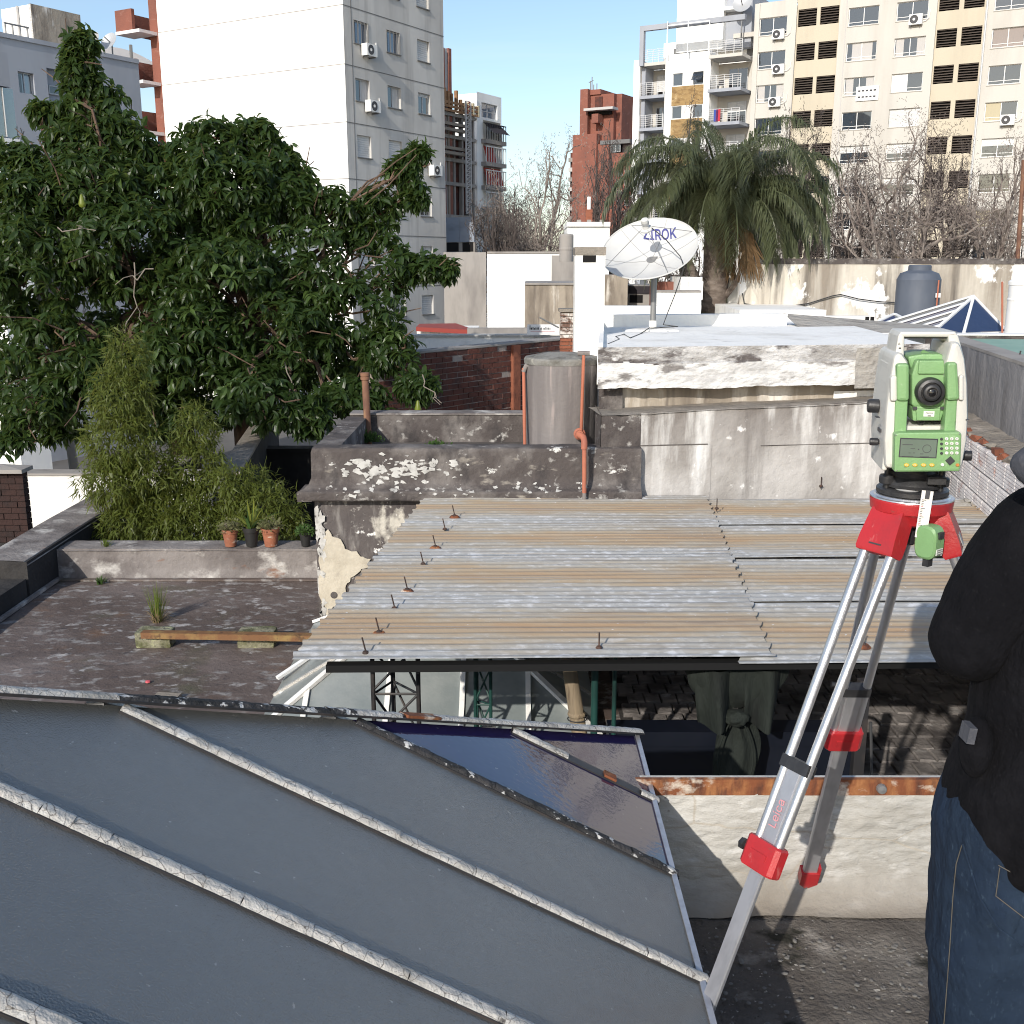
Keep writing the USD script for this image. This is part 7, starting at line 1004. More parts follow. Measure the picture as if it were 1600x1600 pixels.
for r in range(-2, 8):
    for ci, c in enumerate((colA, colB, colC, colD, colE)):
        if zw1 - r * FHr < zroof - .3 or (ci and r >= -2 and False): wins.append(((c[0], c[1], zw0 - r * FHr, zw1 - r * FHr), r, ci))
    for ci, c in enumerate((L1, L2, L3, L4)):
        if zl1 - r * FHr < zroof - .2: lous.append(((c[0], c[1], zl0 - r * FHr, zl1 - r * FHr), r, ci))
s1, s2 = (U2(168), U2(434)), (U2(1041, 250), U2(1340, 250)); segs = [(0.0, s1[0], 'apart_white'), (s1[0], s1[1], 'apart_cream'), (s1[1], s2[0], 'apart_white'), (s2[0], s2[1], 'apart_cream'), (s2[1], uEnd, 'apart_white')]
for a, b, mt in segs:
    hs_ = [w[0] for w in wins + lous if a <= w[0][0] and w[0][1] <= b]; put(ab, 'cream_strip' if mt == 'apart_cream' else 'facade', RF.holed(MB(), a, b, -5, zroof + (.25 if mt == 'apart_cream' else 0), hs_, .20, -.12 if mt == 'apart_cream' else 0), mt)
put(ab, 'body', RF.box(MB(), 0.02, uEnd, -5, zroof - .05, -.9, -12), 'apart_white'); put(ab, 'roof_rim', RF.box(MB(), .25, s1[0], zroof, zroof + .25, -.02, -.5), 'apart_white'); put(ab, 'left_pier', RF.box(MB(), -.02, .38, -5, zroof + .2, .10, -.01), 'apart_white')
rs = random.Random(5)
for w, r, ci in wins:
    ch_ = rs.random(); kind, cur, pn = 'glass', None, 'pane_far'
    if (ci, r) in ((1, 3), (1, 4), (2, 4)): kind = 'half'
    elif (ci, r) in ((2, 2), (2, 3), (3, 3)): kind = 'shutter' if ci == 2 and r == 2 else 'half'
    elif ch_ < .25: cur = [(.05, .30, 'curtain'), (.72, .97, 'curtain')]
    elif ch_ < .4: cur = [(.05, .48, 'curtain')]
    elif ch_ < .52: cur = [(.04, .96, 'curtain_dark')]
    elif ch_ < .6: cur = [(.03, .48, 'curtain_tan')]
    if (ci, r) == (1, 0): cur = [(.18, .85, 'curtain')]
    if (ci, r) == (2, 1): cur = [(.03, .5, 'frame_white')]
    if (ci, r) == (3, 2): cur = [(.03, .48, 'curtain_tan')]
    win(RF, ab, w, kind, d=-.17, pane='pane_far', cur=cur, bars=.2, seed=r * 5 + ci, open_=rs.choice([.45, .6]), fr='frame_white')
    put(ab, 'sill', RF.box(MB(), w[0] - .05, w[1] + .05, w[2] - .06, w[2] - .002, .05, -.02), 'apart_white')
for w, r, ci in lous:
    m = MB(); n = 7; h = (w[3] - w[2]) / n
    for i in range(n):
        z = w[2] + h * i; rs_ = RND.uniform(-.03, .03); m.add([RF.P(w[0], z + h * .78 + rs_, -.16), RF.P(w[1], z + h * .78, -.16), RF.P(w[1], z + h * .95, -.28), RF.P(w[0], z + h * .95 + rs_, -.28), RF.P(w[0], z + h * .55 + rs_, -.15), RF.P(w[1], z + h * .55, -.15)], [[0, 1, 2, 3], [4, 5, 1, 0]])
    lv_ = put(ab, 'louvre', m, 'louver_slat'); put(lv_, 'dark_room', RF.rect(MB(), w[0], w[1], w[2], w[3], -.31), 'void')
for a, nm in ((U2(1352, 250), 'downpipe'),): put(ab, nm, MB().tube([RF.P(a, -5, .08), RF.P(a, zroof + 2, .08)], .07, 8), 'frame_alu')
put(ab, 'vertical_joint', RF.box(MB(), U2(478) - .05, U2(478) + .02, -5, zroof, .012, -.02), 'curtain')
for x, y, lab in ((70, 218, 'air conditioner below the top window at the left end of the long block'), (70, 435, 'air conditioner below the second window at the left end of the long block'), (46, 640, 'air conditioner below the third window at the left end of the long block'), (928, 125, 'air conditioner under a top window in the middle of the long block'), (1500, 752, 'air conditioner under a window in the rightmost column of the long block')):
    u, z = rx(x, y); ac_unit(RF, u, z, lab, .95, .72)
u, z = rx(622, 582); t = thing('for_sale_sign', 'small white sign hung below a window of the long block', 'sign', RF.P(u, z, .1)); put(t, 'board', RF.box(MB(), u - .85, u + .85, z - .55, z + .5, .1, .06), 'frame_white'); [put(t, 'letter', RF.box(MB(), u - .7 + k % 5 * .29, u - .52 + k % 5 * .29, z + .12 - .45 * (k // 5), z + .24 - .45 * (k // 5), .107, .09), 'ink') for k in range(10)]
# roof-top white tower over the left wing
wf2 = Fac(RF.P(0, 0, 1.2), AZR); yx = lambda x, y, d=0.0: wf2.uz(980 + x / 8, y / 8, d)
lw_ = thing('balcony_wing', 'white wing with open balconies and tan stone bands, left of the long block', 'building', wf2.P(-5, -5)); uL0, uL1 = yx(100, 900)[0], yx(1486, 900)[0] - .05; X = lambda x, y=900: yx(x, y)[0]
zf = lambda x, y: yx(x, y)[1]; zfl = [zf(340, 790) - k * (zf(340, 790) - zf(340, 1197)) for k in range(-1, 7)]; fhh = zfl[0] - zfl[1]
zr2 = zfl[1]          # floor of the roof terrace
put(lw_, 'back_wall', wf2.box(MB(), uL0 + .3, uL1, -5, zr2 - .3, -1.6, -8), 'apart_white'); put(lw_, 'left_edge', wf2.box(MB(), uL0, X(178), -5, zf(140, 760), .3, -8), 'white_tower'); put(lw_, 'brown_reveal', wf2.box(MB(), X(178) + .01, X(190), -5, zf(150, 870), -.1, -8), 'stone_tan')
cu0, cu1 = X(497), X(1062); wz = [(X(592), X(716)), (X(850), X(975))]; hol = []
for k in range(1, 7):
    for a, b in wz: hol.append((a, b, zfl[k] - fhh * .78, zfl[k] - fhh * .40))
put(lw_, 'stair_core', wf2.holed(MB(), cu0, cu1, -5, zf(760, 672), hol, .2, .35), 'white_tower'); put(lw_, 'core_flank', wf2.box(MB(), cu0 + .01, cu1 - .01, -5, zf(760, 672) - .02, .1, -1.6), 'white_tower')
for i, h in enumerate(hol): f5 = Fac(wf2.P(0, 0, .35), AZR); win(f5, lw_, h, pane='pane_far', mull=(), d=-.12, fr='frame_alu')
for k in range(1, 6): put(lw_, 'stone_band', wf2.box(MB(), wz[0][0] - .05, wz[1][1] + .05, zfl[k + 1] - fhh * .385, zfl[k] - fhh * .80, .37, .30), 'stone_tan')
f5 = Fac(wf2.P(0, 0, .35), AZR); h = hol[1]; put(lw_, 'tilted_pane', MB().quad(f5.P(h[0], h[2] + .25, .55), f5.P(h[1], h[2] + .25, .55), f5.P(h[1], h[3] - .05, .02), f5.P(h[0], h[3] - .05, .02)), 'pane_far')
for bay, (a, b) in enumerate(((X(190), cu0 - .01), (cu1 + .01, uL1))):
    for k in range(1, 7):
        z = zfl[k]; put(lw_, 'balcony_slab', wf2.box(MB(), a, b, z - .25, z, .45 + .5 * bay, -1.6), 'apart_white' if k == 1 else 'grey_left'); m = MB(); dpt_ = .40 + .5 * bay
        for i in range(6): zz = z + .16 * (i + 1) + .05; wf2.box(m, a + .03, b - .03, zz - .015, zz + .015, dpt_ + .02, dpt_ - .02)
        for u in np.linspace(a + .05, b - .05, 5): wf2.box(m, u - .02, u + .02, z, z + 1.03, dpt_ + .022, dpt_ - .022)
        put(lw_, 'railing', m, 'rail')
        if k > 1: zz = z; win(wf2, lw_, (a + (b - a) * .32, b - .3, zz + .05, zz + fhh - .75), 'half' if (k + bay) % 3 else 'glass', d=-1.5, pane='pane_dark', mull=(.5,), open_=.25 if bay == 0 else .55)
        if k > 1 and k < 6: 
            c = wf2.P(a + .6, z + .01, -.3); ch2 = MB(); wf2.box(ch2, a + .4, a + .85, z + .40, z + .45, -.1, -.5); wf2.box(ch2, a + .4, a + .85, z + .45, z + .85, -.46, -.5); [wf2.box(ch2, a + .4 + i * .4, a + .45 + i * .4, z + .01, z + .40, -.15 - j * .3, -.2 - j * .3) for i in (0, 1) for j in (0, 1)]
            solo('balcony_chair', ch2, 'key_dark', ('dark chair on a ' + ('left' if bay == 0 else 'right') + ' balcony of the white wing, floor %s from the roof terrace' % ('one', 'two', 'three', 'four')[k - 2]), 'chair', 'chairs on the balconies')
gy = MB(); wf2.box(gy, X(190), X(1486) - .06, zf(500, 375) - .02, zf(500, 375) + .38, .75, .35); wf2.box(gy, X(190), X(240), zr2 - .25, zf(200, 400), .748, .35); put(lw_, 'grey_frame', gy, 'grey_left'); put(lw_, 'frame_flank', wf2.box(MB(), X(190), X(236), -5, zr2 - .26, .1, -1.6), 'grey_left')
m = MB()
for x in (545, 800, 1060): wf2.box(m, X(x) - .04, X(x) + .04, zr2 + .3, zf(x, 300), 1.0, .92)
wf2.box(m, X(545) - .04, X(1060) + .04, zf(800, 322) - .04, zf(800, 322) + .04, 1.0, .92); put(lw_, 'white_pergola', m, 'frame_white')
put(lw_, 'penthouse_wall', wf2.box(MB(), X(250), uL1, zr2, zf(400, 440), -3.4, -8), 'white_tower'); q = Fac(wf2.P(0, 0, -3.39), AZR); put(lw_, 'dark_opening', q.box(MB(), X(640), X(830), zr2 + .01, zr2 + 2.2, .02, -.1), 'void'); put(lw_, 'penthouse_window', q.box(MB(), X(380), X(530), zr2 + .02, zr2 + 1.6, .02, -.1), 'joint_dark'); put(lw_, 'penthouse_window', q.box(MB(), X(1310), X(1480), zr2 + .02, zr2 + 1.5, .02, -.1), 'joint_dark'); put(lw_, 'canopy', q.box(MB(), X(1180), X(1480), zr2 + 1.75, zr2 + 2.1, 1.0, 0), 'apart_white')
tw = Fac(wf2.P(0, 0, -2.0), AZR); uu0, uu1 = tw.uz(1058, 20)[0], tw.uz(1131, 20)[0]; rt_ = thing('roof_tower', 'plain white rooftop tower above the framed terrace', 'building', tw.P((uu0 + uu1) / 2, zr2)); put(rt_, 'tower_wall', tw.box(MB(), uu0, uu1, zr2 + 1, zr2 + 9, 0, -5), 'white_tower'); put(rt_, 'grey_side', tw.box(MB(), uu1 + .01, uu1 + 2.2, zr2 + 1, zr2 + 5.2, -.6, -5), 'grey_left'); put(rt_, 'ledge', tw.box(MB(), uu1 + .01, uu1 + 1.6, zf(1270, 40) - .1, zf(1270, 40) + .15, .3, -.6), 'white_tower')
def far_dish(f, x, y, r, d, label, mast=1.2):
    u, z = f.uz(x, y, d); c = f.P(u, z, d); t = thing('far_satellite_dish', label, 'satellite dish', c, group=None); ax = unit(V(-.35, -.8, .45)); put(t, 'reflector', MB().lathe(c, [(0, 0), (r * .5, r * .07), (r, r * .25), (r * 1.02, r * .25), (r, r * .22), (0, -.03)], 20, ax), 'frame_alu', smooth=40); put(t, 'feed_arm', MB().tube([c, c + ax * r * .9], r * .06, 5), 'joint_dark'); put(t, 'mast', MB().tube([c - ax * .1, c - ax * .1 - V(0, 0, mast)], r * .08, 6), 'wire_grey')
far_dish(wf2, 1160, 8, .75, -1.5, 'small grey satellite dish on the roof above the balcony wing', 3.0)
for i, (x, mt) in enumerate(((1185, 'cloth_blue'), (1212, 'cloth_red'))): u = X(x); z = zfl[3]; solo('hung_cloth', wf2.box(MB(), u - .18, u + .18, z + .05, z + .98, .99, .965), mt, ('blue', 'red')[i] + ' cloth hung over the right balcony railing of the white wing', 'laundry')
# ---------------------------------------------------------------- left background buildings
LF = Fac(aty(8, 200, 36), AZD); lx = lambda x, y: LF.uz(x / 4, y / 4); ul = lambda x, y=500: lx(x, y)[0]; zl = lx(400, 300)[1]
lb = thing('grey_block', 'shaded blue-grey apartment block at the far left behind the tree', 'building', LF.P(6, -5)); h1 = (ul(118, 520), ul(215, 520), lx(160, 585)[1], lx(160, 452)[1]); h2 = (ul(298, 520), ul(460, 520), lx(300, 640)[1], lx(300, 425)[1]); U_e = ul(872, 500)
put(lb, 'wall', LF.holed(MB(), ul(-30), U_e, -5, zl, [h1, h2] + [(a[0], a[1], a[2] - 2.8 * k, a[3] - 2.8 * k) for k in (1, 2) for a in (h1, h2)], .25), 'grey_left'); put(lb, 'end_wall', MB().quad(LF.P(U_e, -5), LF.P(U_e, -5, -6), LF.P(U_e, zl, -6), LF.P(U_e, zl)).quad(LF.P(ul(-30), zl), LF.P(U_e, zl), LF.P(U_e, zl, -6), LF.P(ul(-30), zl, -6)), 'grey_left')
for k in range(3): win(LF, lb, (h1[0], h1[1], h1[2] - 2.8 * k, h1[3] - 2.8 * k), pane='pane_far', d=-.15); put(lb, 'recess', LF.rect(MB(), h2[0], h2[1], h2[2] - 2.8 * k, h2[3] - 2.8 * k, -.24), 'grey_left'); win(LF, lb, (h2[0] + .15, h2[0] + .75, h2[2] + .3 - 2.8 * k, h2[3] - .5 - 2.8 * k), pane='pane_far', d=-.19, mull=())
put(lb, 'parapet_line', LF.box(MB(), ul(-30), U_e, zl - .04, zl + .10, .05, -.3), 'grey_left')
w0 = Fac(aty(9, 40, 40), AZR); a0, a1, z0, z1 = w0.px((7, 14), (53, 66)); rb = thing('roof_tank_house', 'weathered white box-shaped tank house on the roof of the grey block', 'building', w0.P(a1, zl)); put(rb, 'lit_face', w0.box(MB(), a0 - .2, a1, zl, z1, 0, -2.0), 'white_paint'); k = Fac(w0.P(a1, 0), AZD); put(rb, 'stained_side', k.box(MB(), 0, 2.0, zl, z1 + .02, .01, -.1), 'beige_wall'); put(rb, 'drain_pipe', MB().tube([w0.P(a0 + .75, zl, .05), w0.P(a0 + .75, z1, .05)], .04, 6), 'curtain'); m = MB(); [m.tube([LF.P(ul(90 + i * 45), zl, -.2), LF.P(ul(90 + i * 45), zl + .45, -.2)], .03, 5) for i in range(4)]; m.tube([LF.P(ul(85), zl + .45, -.2), LF.P(ul(235), zl + .45, -.2)], .03, 5); put(rb, 'hand_rail', m, 'wire_grey')  # right face given a darker material, its shade put into the colour
cs_ = LF.P(ul(700), zl + .3, -2); can = thing('roof_canopy', 'curved pale concrete roof canopy on the grey block, beside the orange brick tower', 'canopy', cs_); cz0, cz1 = aty(200, 90, 70)[2], aty(200, 80, 70)[2]; ca, cb2 = aty(158, 85, 68), aty(246, 92, 71)
put(can, 'slab', MB().mesh(trimesh.convex.convex_hull(np.array([[ca[0] + (cb2[0] - ca[0]) * t, ca[1] + (cb2[1] - ca[1]) * t + e * 2.2, z - .35 * (2 * t - .6) ** 2] for t in np.linspace(0, 1, 10) for e in (0, 1) for z in (cz0, cz1)]))), 'frame_white'); put(can, 'support', MB().beam(V((ca[0] + cb2[0]) / 2, ca[1] + 2.5, zl - .5), V((ca[0] + cb2[0]) / 2, ca[1] + 2.5, cz0), .3, .3), 'frame_white')
far_dish(LF, 146, 63, .30, -1.5, 'pinkish satellite dish on the left rooftop, nearer the tree top', 1.0); far_dish(LF, 172, 66, .34, -2, 'grey satellite dish on the left rooftop, right of the other', 1.0); solo('roof_pole', MB().tube([aty(204, 70, 48), aty(206, 98, 48)], .07, 6), 'joint_dark', 'short black pole standing on the curved canopy', 'pole')
gf = Fac(aty(-2, 150, 27), AZD); gb = thing('glazed_block', 'pale green glazed building side cut off by the left edge', 'building', gf.P(0, -5)); gx = lambda x: gf.uz(x, 150)[0]; zz = lambda y: gf.uz(10, y)[1]
put(gb, 'upper_glass', gf.box(MB(), gx(-30), gx(5) , zz(82), zz(-40), 0, -3), 'pane_green'); put(gb, 'white_band', gf.box(MB(), gx(-30), gx(16), zz(136), zz(83), .05, -3), 'grey_left'); 
for a, b in ((-30, 2), (3, 20)): put(gb, 'lower_glass', gf.box(MB(), gx(a), gx(b), zz(214), zz(138), .02, -3), 'pane_green')
put(gb, 'plinth', gf.box(MB(), gx(-30), gx(22), -5, zz(216), .05, -3), 'white_tower'); put(gb, 'mullion', gf.box(MB(), gx(2) + .01, gx(3), zz(214), zz(138), .06, 0), 'frame_alu')
of = Fac(aty(210, 100, 64), AZR); ox = lambda x, y=300: of.uz(x / 4, y / 4)[0]; oz = lambda y: of.uz(230, y / 4)[1]; ob_ = thing('orange_brick_block', 'orange brick tower edge with projecting balconies left of the pale tower', 'building', of.P(ox(1000), -5)); put(ob_, 'brick_wall', of.box(MB(), ox(945), ox(1150), -5, oz(-60), 0, -6), 'tower_brick')
for i, (xa, ya, yb) in enumerate(((842, 80, 225), (872, 390, 540), (880, 700, 850))): put(ob_, 'balcony_front', of.box(MB(), ox(xa), ox(944), oz(yb - 10), oz(ya), 1.2, 1.0), 'tower_brick'); put(ob_, 'balcony_slab', of.box(MB(), ox(xa), ox(990), oz(yb + 8), oz(yb - 12), 1.25, .0), 'frame_white'); put(ob_, 'balcony_side', of.box(MB(), ox(xa), ox(xa) + .2, oz(yb - 10), oz(ya), .99, -2), 'tower_brick')
# ================================================================ vegetation
def segs_mesh(P, Q, r0, r1, n=4):
    P, Q = np.asarray(P), np.asarray(Q); d = Q - P; d /= np.maximum(np.linalg.norm(d, axis=1, keepdims=True), 1e-9); ref = np.where(np.abs(d[:, 2:3]) < .9, [[0, 0, 1.]], [[1., 0, 0]]); a = np.cross(d, ref); a /= np.linalg.norm(a, axis=1, keepdims=True); b = np.cross(d, a)
    th = np.arange(n) * 2 * math.pi / n; c, s = np.cos(th), np.sin(th); ring = a[:, None] * c[None, :, None] + b[:, None] * s[None, :, None]
    v = np.concatenate([P[:, None] + ring * np.asarray(r0)[:, None, None], Q[:, None] + ring * np.asarray(r1)[:, None, None]], 1).reshape(-1, 3); j = np.arange(n); f = np.stack([j, (j + 1) % n, n + (j + 1) % n, n + j], -1)
    f = (np.arange(len(P))[:, None, None] * 2 * n + f[None]).reshape(-1, 4); return v, f
def scatter(tv, tf, mats, pos):
    v = (np.einsum('nij,kj->nki', mats, tv) + pos[:, None]).reshape(-1, 3); f = (np.arange(len(pos))[:, None, None] * len(tv) + tf[None]).reshape(-1, tf.shape[1]); return v, f
def frames(d, up):      # columns: along d, sideways, and the leaf's own up
    d = d / np.linalg.norm(d, axis=1, keepdims=True); s = np.cross(up, d); s /= np.maximum(np.linalg.norm(s, axis=1, keepdims=True), 1e-9); u = np.cross(d, s); return np.stack([d, s, u], -1)
LV = np.array([[0, 0, 0], [.32, -.5, .10], [.32, 0, .03], [.32, .5, .10], [.70, -.42, .03], [.70, 0, -.05], [.70, .42, .03], [1, 0, -.20]]); LFc = np.array([[0, 1, 2], [0, 2, 3], [1, 4, 5], [1, 5, 2], [2, 5, 6], [2, 6, 3], [4, 7, 5], [5, 7, 6]])
# ---------------------------------------------------------------- avocado tree
at_ = thing('avocado_tree', 'huge dark green avocado tree with drooping glossy leaves filling the left', 'tree', aty(380, 640, 13.0) * V(1, 1, 0) + V(0, 0, -4.3))
blobs = [(125, 68, 28, 26, 13), (122, 110, 34, 34, 13), (140, 160, 52, 42, 13), (70, 175, 26, 22, 13), (165, 205, 74, 38, 13), (105, 215, 46, 26, 12.8), (210, 235, 52, 34, 13), (30, 245, 40, 28, 12.6), (135, 290, 120, 66, 12.6), (35, 320, 60, 62, 12.2), (45, 430, 82, 105, 12), (195, 390, 110, 95, 12.2), (330, 215, 54, 34, 13.2), (395, 215, 48, 36, 13.4), (300, 250, 60, 40, 13), (345, 300, 100, 78, 12.8), (455, 300, 56, 54, 13.2), (420, 260, 60, 46, 13.4), (330, 440, 120, 84, 12.2), (470, 410, 100, 78, 12.8), (520, 330, 46, 44, 13.2), (590, 330, 46, 44, 13.4), (560, 400, 60, 50, 13.2), (632, 262, 30, 28, 13.4), (655, 236, 18, 14, 13.4), (645, 300, 24, 26, 13.4), (610, 410, 56, 52, 13), (668, 415, 36, 22, 13), (550, 490, 90, 62, 12.4), (610, 548, 56, 42, 12.2), (650, 600, 34, 32, 12), (440, 530, 100, 76, 12), (420, 620, 92, 54, 11.4), (550, 618, 62, 36, 11.8), (480, 650, 40, 34, 11.4), (300, 540, 100, 74, 11.9), (100, 540, 112, 78, 11.8), (50, 620, 70, 50, 11.5), (140, 610, 66, 58, 11.7), (18, 690, 30, 26, 11.4), (260, 640, 80, 50, 12.4), (700, 420, 14, 18, 13), (200, 560, 120, 90, 12.8), (340, 590, 120, 80, 13), (60, 560, 90, 90, 12.6), (500, 570, 110, 70, 13), (250, 450, 130, 90, 13.4), (420, 480, 130, 90, 13.6), (100, 640, 110, 50, 12.4), (330, 350, 110, 80, 13.8), (160, 250, 90, 60, 13.4), (15, 600, 60, 70, 12.6), (60, 665, 70, 36, 12.5), (10, 400, 60, 110, 12.8)]
ra = np.random.RandomState(4); C, DD, RR = [], [], []
for x, y, rx_, ry_, Y in blobs:
    n = int(math.pi * rx_ * ry_ / 112 * (1.9 if rx_ < 42 else 1.0)) + 14; c = aty(x, y, Y); d = ra.randn(n, 3); d /= np.linalg.norm(d, axis=1, keepdims=True); k = ra.uniform(.35, 1.0, (n, 1)) ** .55 * np.where(ra.rand(n, 1) < .12, ra.uniform(1.0, 1.22, (n, 1)), 1); s = V(rx_, .85 * (rx_ + ry_) / 2, ry_) * Y / F * .93
    C.append(c + d * s * k); DD.append(d + V(0, -.15, .35)); RR.append(np.full(n, 1.0))
C, DD = np.vstack(C), np.vstack(DD); gapn = meshkit.fbm(C * 1.7, 3, 5); thin = (gapn > .455) | np.array([proj(c_)[1] < 335 for c_ in C]) | (ra.rand(len(C)) < .12); C, DD = C[thin], DD[thin]; DD /= np.linalg.norm(DD, axis=1, keepdims=True); NRo = len(C)
per = 11; L_d, L_p, L_s, L_o = [], [], [], []
for q in range(per):
    az = q * 2.399 + ra.rand(NRo) * .6; el = ra.uniform(-.55, .75, NRo); ref = np.where(np.abs(DD[:, 2:3]) < .9, [[0, 0, 1.]], [[1., 0, 0]]); a = np.cross(DD, ref); a /= np.linalg.norm(a, axis=1, keepdims=True); b = np.cross(DD, a)
    d = (np.cos(az)[:, None] * a + np.sin(az)[:, None] * b) * np.cos(el)[:, None] + DD * np.sin(el)[:, None]; d[:, 2] -= ra.uniform(.15, .75, NRo); L_d.append(d / np.linalg.norm(d, axis=1, keepdims=True)); L_p.append(C + d * .012 - DD * ra.uniform(0, .07, (NRo, 1))); L_s.append(ra.uniform(.10, .172, NRo)); L_o.append(np.arange(NRo))
L_d, L_p, L_s, L_o = np.vstack(L_d), np.vstack(L_p), np.concatenate(L_s), np.concatenate(L_o); up = np.tile(V(0, 0, 1), (len(L_d), 1)) + ra.randn(len(L_d), 3) * .35; R = frames(L_d, up); R = R * np.stack([L_s, L_s * ra.uniform(.32, .42, len(L_s)), L_s], -1)[:, None, :]
front = C[:, 1] - np.interp(C[:, 1], [11, 14], [0, 0]) ; best = np.lexsort((front,)); chosen = set()
bycell = {}
for i in best:      # rosettes that stand foremost, spread over the crown
    p = proj(C[i]); key_ = (int(p[0] // 62), int(p[1] // 62))
    if key_ not in bycell and -20 < p[0] < 720: bycell[key_] = i; chosen.add(int(i))
sel = np.isin(L_o, list(chosen)); idx = np.where(sel)[0]; idx = idx[np.argsort(-L_s[idx] / (L_p[idx, 1]))][:300]; keepm = np.ones(len(L_o), bool); keepm[idx] = False
young = (ra.rand(NRo) < .035)[L_o] & keepm
for i in idx: put(at_, 'leaf', scatter(LV, LFc, R[i:i + 1], L_p[i:i + 1]), 'avocado_leaf')
mm = keepm & ~young; put(at_, 'leaves', scatter(LV, LFc, R[mm], L_p[mm]), 'avocado_leaf', kind='stuff'); put(at_, 'young_leaves', scatter(LV, LFc, R[young], L_p[young]), 'avocado_young', kind='stuff')
tb_ = aty(385, 660, 13.0); base = V(tb_[0], 13.2, -4.3); P, Q, r0, r1 = [], [], [], []
def limb(p, q, ra_, rb, n=7, wob=.12, r=ra):
    pts = [p + (q - p) * t + (r.randn(3) * wob * math.sin(t * math.pi)) for t in np.linspace(0, 1, n)]; rr = np.linspace(ra_, rb, n)
    for i in range(n - 1): P.append(pts[i]); Q.append(pts[i + 1]); r0.append(rr[i]); r1.append(rr[i + 1])
    return pts
fork = aty(388, 500, 13.2); trunk = MB().tube([base, base + V(.02, 0, 1.2), aty(384, 600, 13.2), fork], [.26, .21, .19, .15], 12); put(at_, 'trunk', trunk, 'bark', smooth=True)
fork2 = aty(270, 620, 12.9); put(at_, 'trunk', MB().tube([base + V(-.3, -.1, 0), fork2, aty(225, 480, 12.8), aty(160, 300, 12.8), aty(125, 120, 13)], [.22, .16, .12, .08, .03], 10), 'bark', smooth=True)
for x, y, rx_, ry_, Y in blobs:
    c = aty(x, y, Y); src = fork if x > 300 else (aty(225, 480, 12.8) if y > 260 else aty(160, 300, 12.8)); pts = limb(src, c, .05 if rx_ > 42 else .022, .012)
    for k in range(5): limb(pts[4 + k % 3], c + ra.randn(3) * V(rx_, rx_, ry_) * Y / F * .6, .014, .005, 4, .05)
put(at_, 'branches', segs_mesh(P, Q, r0, r1, 5), 'bark', kind='stuff'); P, Q, r0, r1 = [], [], [], []
for x, y, x2, y2 in ((210, 410, 195, 520), (240, 420, 180, 445), (445, 565, 450, 640), (660, 585, 690, 630), (90, 355, 150, 360)):
    pts = limb(aty(x, y, 11.55), aty(x2, y2, 11.5), .007, .004, 6, .04); limb(pts[3], pts[3] + ra.randn(3) * .14, .004, .003, 4, .03)
put(at_, 'bare_twigs', segs_mesh(P, Q, r0, r1, 5), 'twig_grey', kind='stuff')
for x, y in ((128, 314), (653, 635)):
    c = aty(x, y, 11.6 if y > 300 else 12.0); put(at_, 'fruit', MB().lathe(c, [(0, .07), (.014, .06), (.024, .02), (.038, -.03), (.030, -.06), (0, -.07)], 14), 'fruit', smooth=True)
# ---------------------------------------------------------------- bamboo
bb = thing('bamboo', 'feathery yellow-green bamboo clump behind the stained parapet, before the big tree', 'bamboo', aty(240, 850, 9.4) * V(1, 1, 0) + V(0, 0, -1.3)); rb_ = np.random.RandomState(9); P, Q, r0, r1 = [], [], [], []; LPs, LDs = [], []
bblobs = [(197, 560, 34, 46, 9.6), (190, 620, 52, 50, 9.5), (188, 690, 66, 56, 9.4), (178, 755, 58, 46, 9.3), (225, 745, 60, 50, 9.4), (205, 820, 62, 40, 9.3), (305, 670, 34, 44, 9.7), (300, 730, 52, 48, 9.6), (320, 780, 62, 44, 9.5), (290, 820, 70, 42, 9.3), (425, 795, 52, 40, 9.3), (395, 760, 44, 34, 9.8), (445, 830, 36, 28, 9.2), (360, 830, 50, 30, 9.4), (250, 790, 60, 50, 9.5), (368, 765, 34, 44, 9.35)]
for x, y, rx_, ry_, Y in bblobs:
    c = aty(x, y, Y); s = V(rx_, (rx_ + ry_) / 2 * .8, ry_) * Y / F; n = int(math.pi * rx_ * ry_ / 30); d = rb_.randn(n, 3); d /= np.linalg.norm(d, axis=1, keepdims=True); p = c + d * s * rb_.uniform(.3, 1, (n, 1)) ** .6
    for k in range(6):
        dd = d * .55 + rb_.randn(n, 3) * .6; dd[:, 2] -= .38; LPs.append(p + rb_.randn(n, 3) * .02); LDs.append(dd)
    for k in range(8): top = c + rb_.randn(3) * s * .7; bot = V(c[0] * .75 + aty(240, y, Y)[0] * .25 + rb_.uniform(-.1, .1), Y + rb_.uniform(.05, .3), -1.35); [(P.append(bot + (top - bot) * t), Q.append(bot + (top - bot) * (t + .25)), r0.append(.006 * (1 - t * .6)), r1.append(.006 * (.75 - t * .6))) for t in (0, .25, .5, .75)]
LPs, LDs = np.vstack(LPs), np.vstack(LDs); nl = len(LPs); L = rb_.uniform(.05, .12, nl); R = frames(LDs, np.tile(V(0, 0, 1), (nl, 1)) + rb_.randn(nl, 3) * .5) * np.stack([L, L * .16, L], -1)[:, None, :]
put(bb, 'foliage', scatter(LV[[0, 1, 3, 7]] * [1, 1, 1], np.array([[0, 1, 2], [1, 3, 2]]), R, LPs), 'bamboo_leaf', kind='stuff'); put(bb, 'canes', segs_mesh(P, Q, r0, r1, 5), 'bamboo_leaf', kind='stuff')
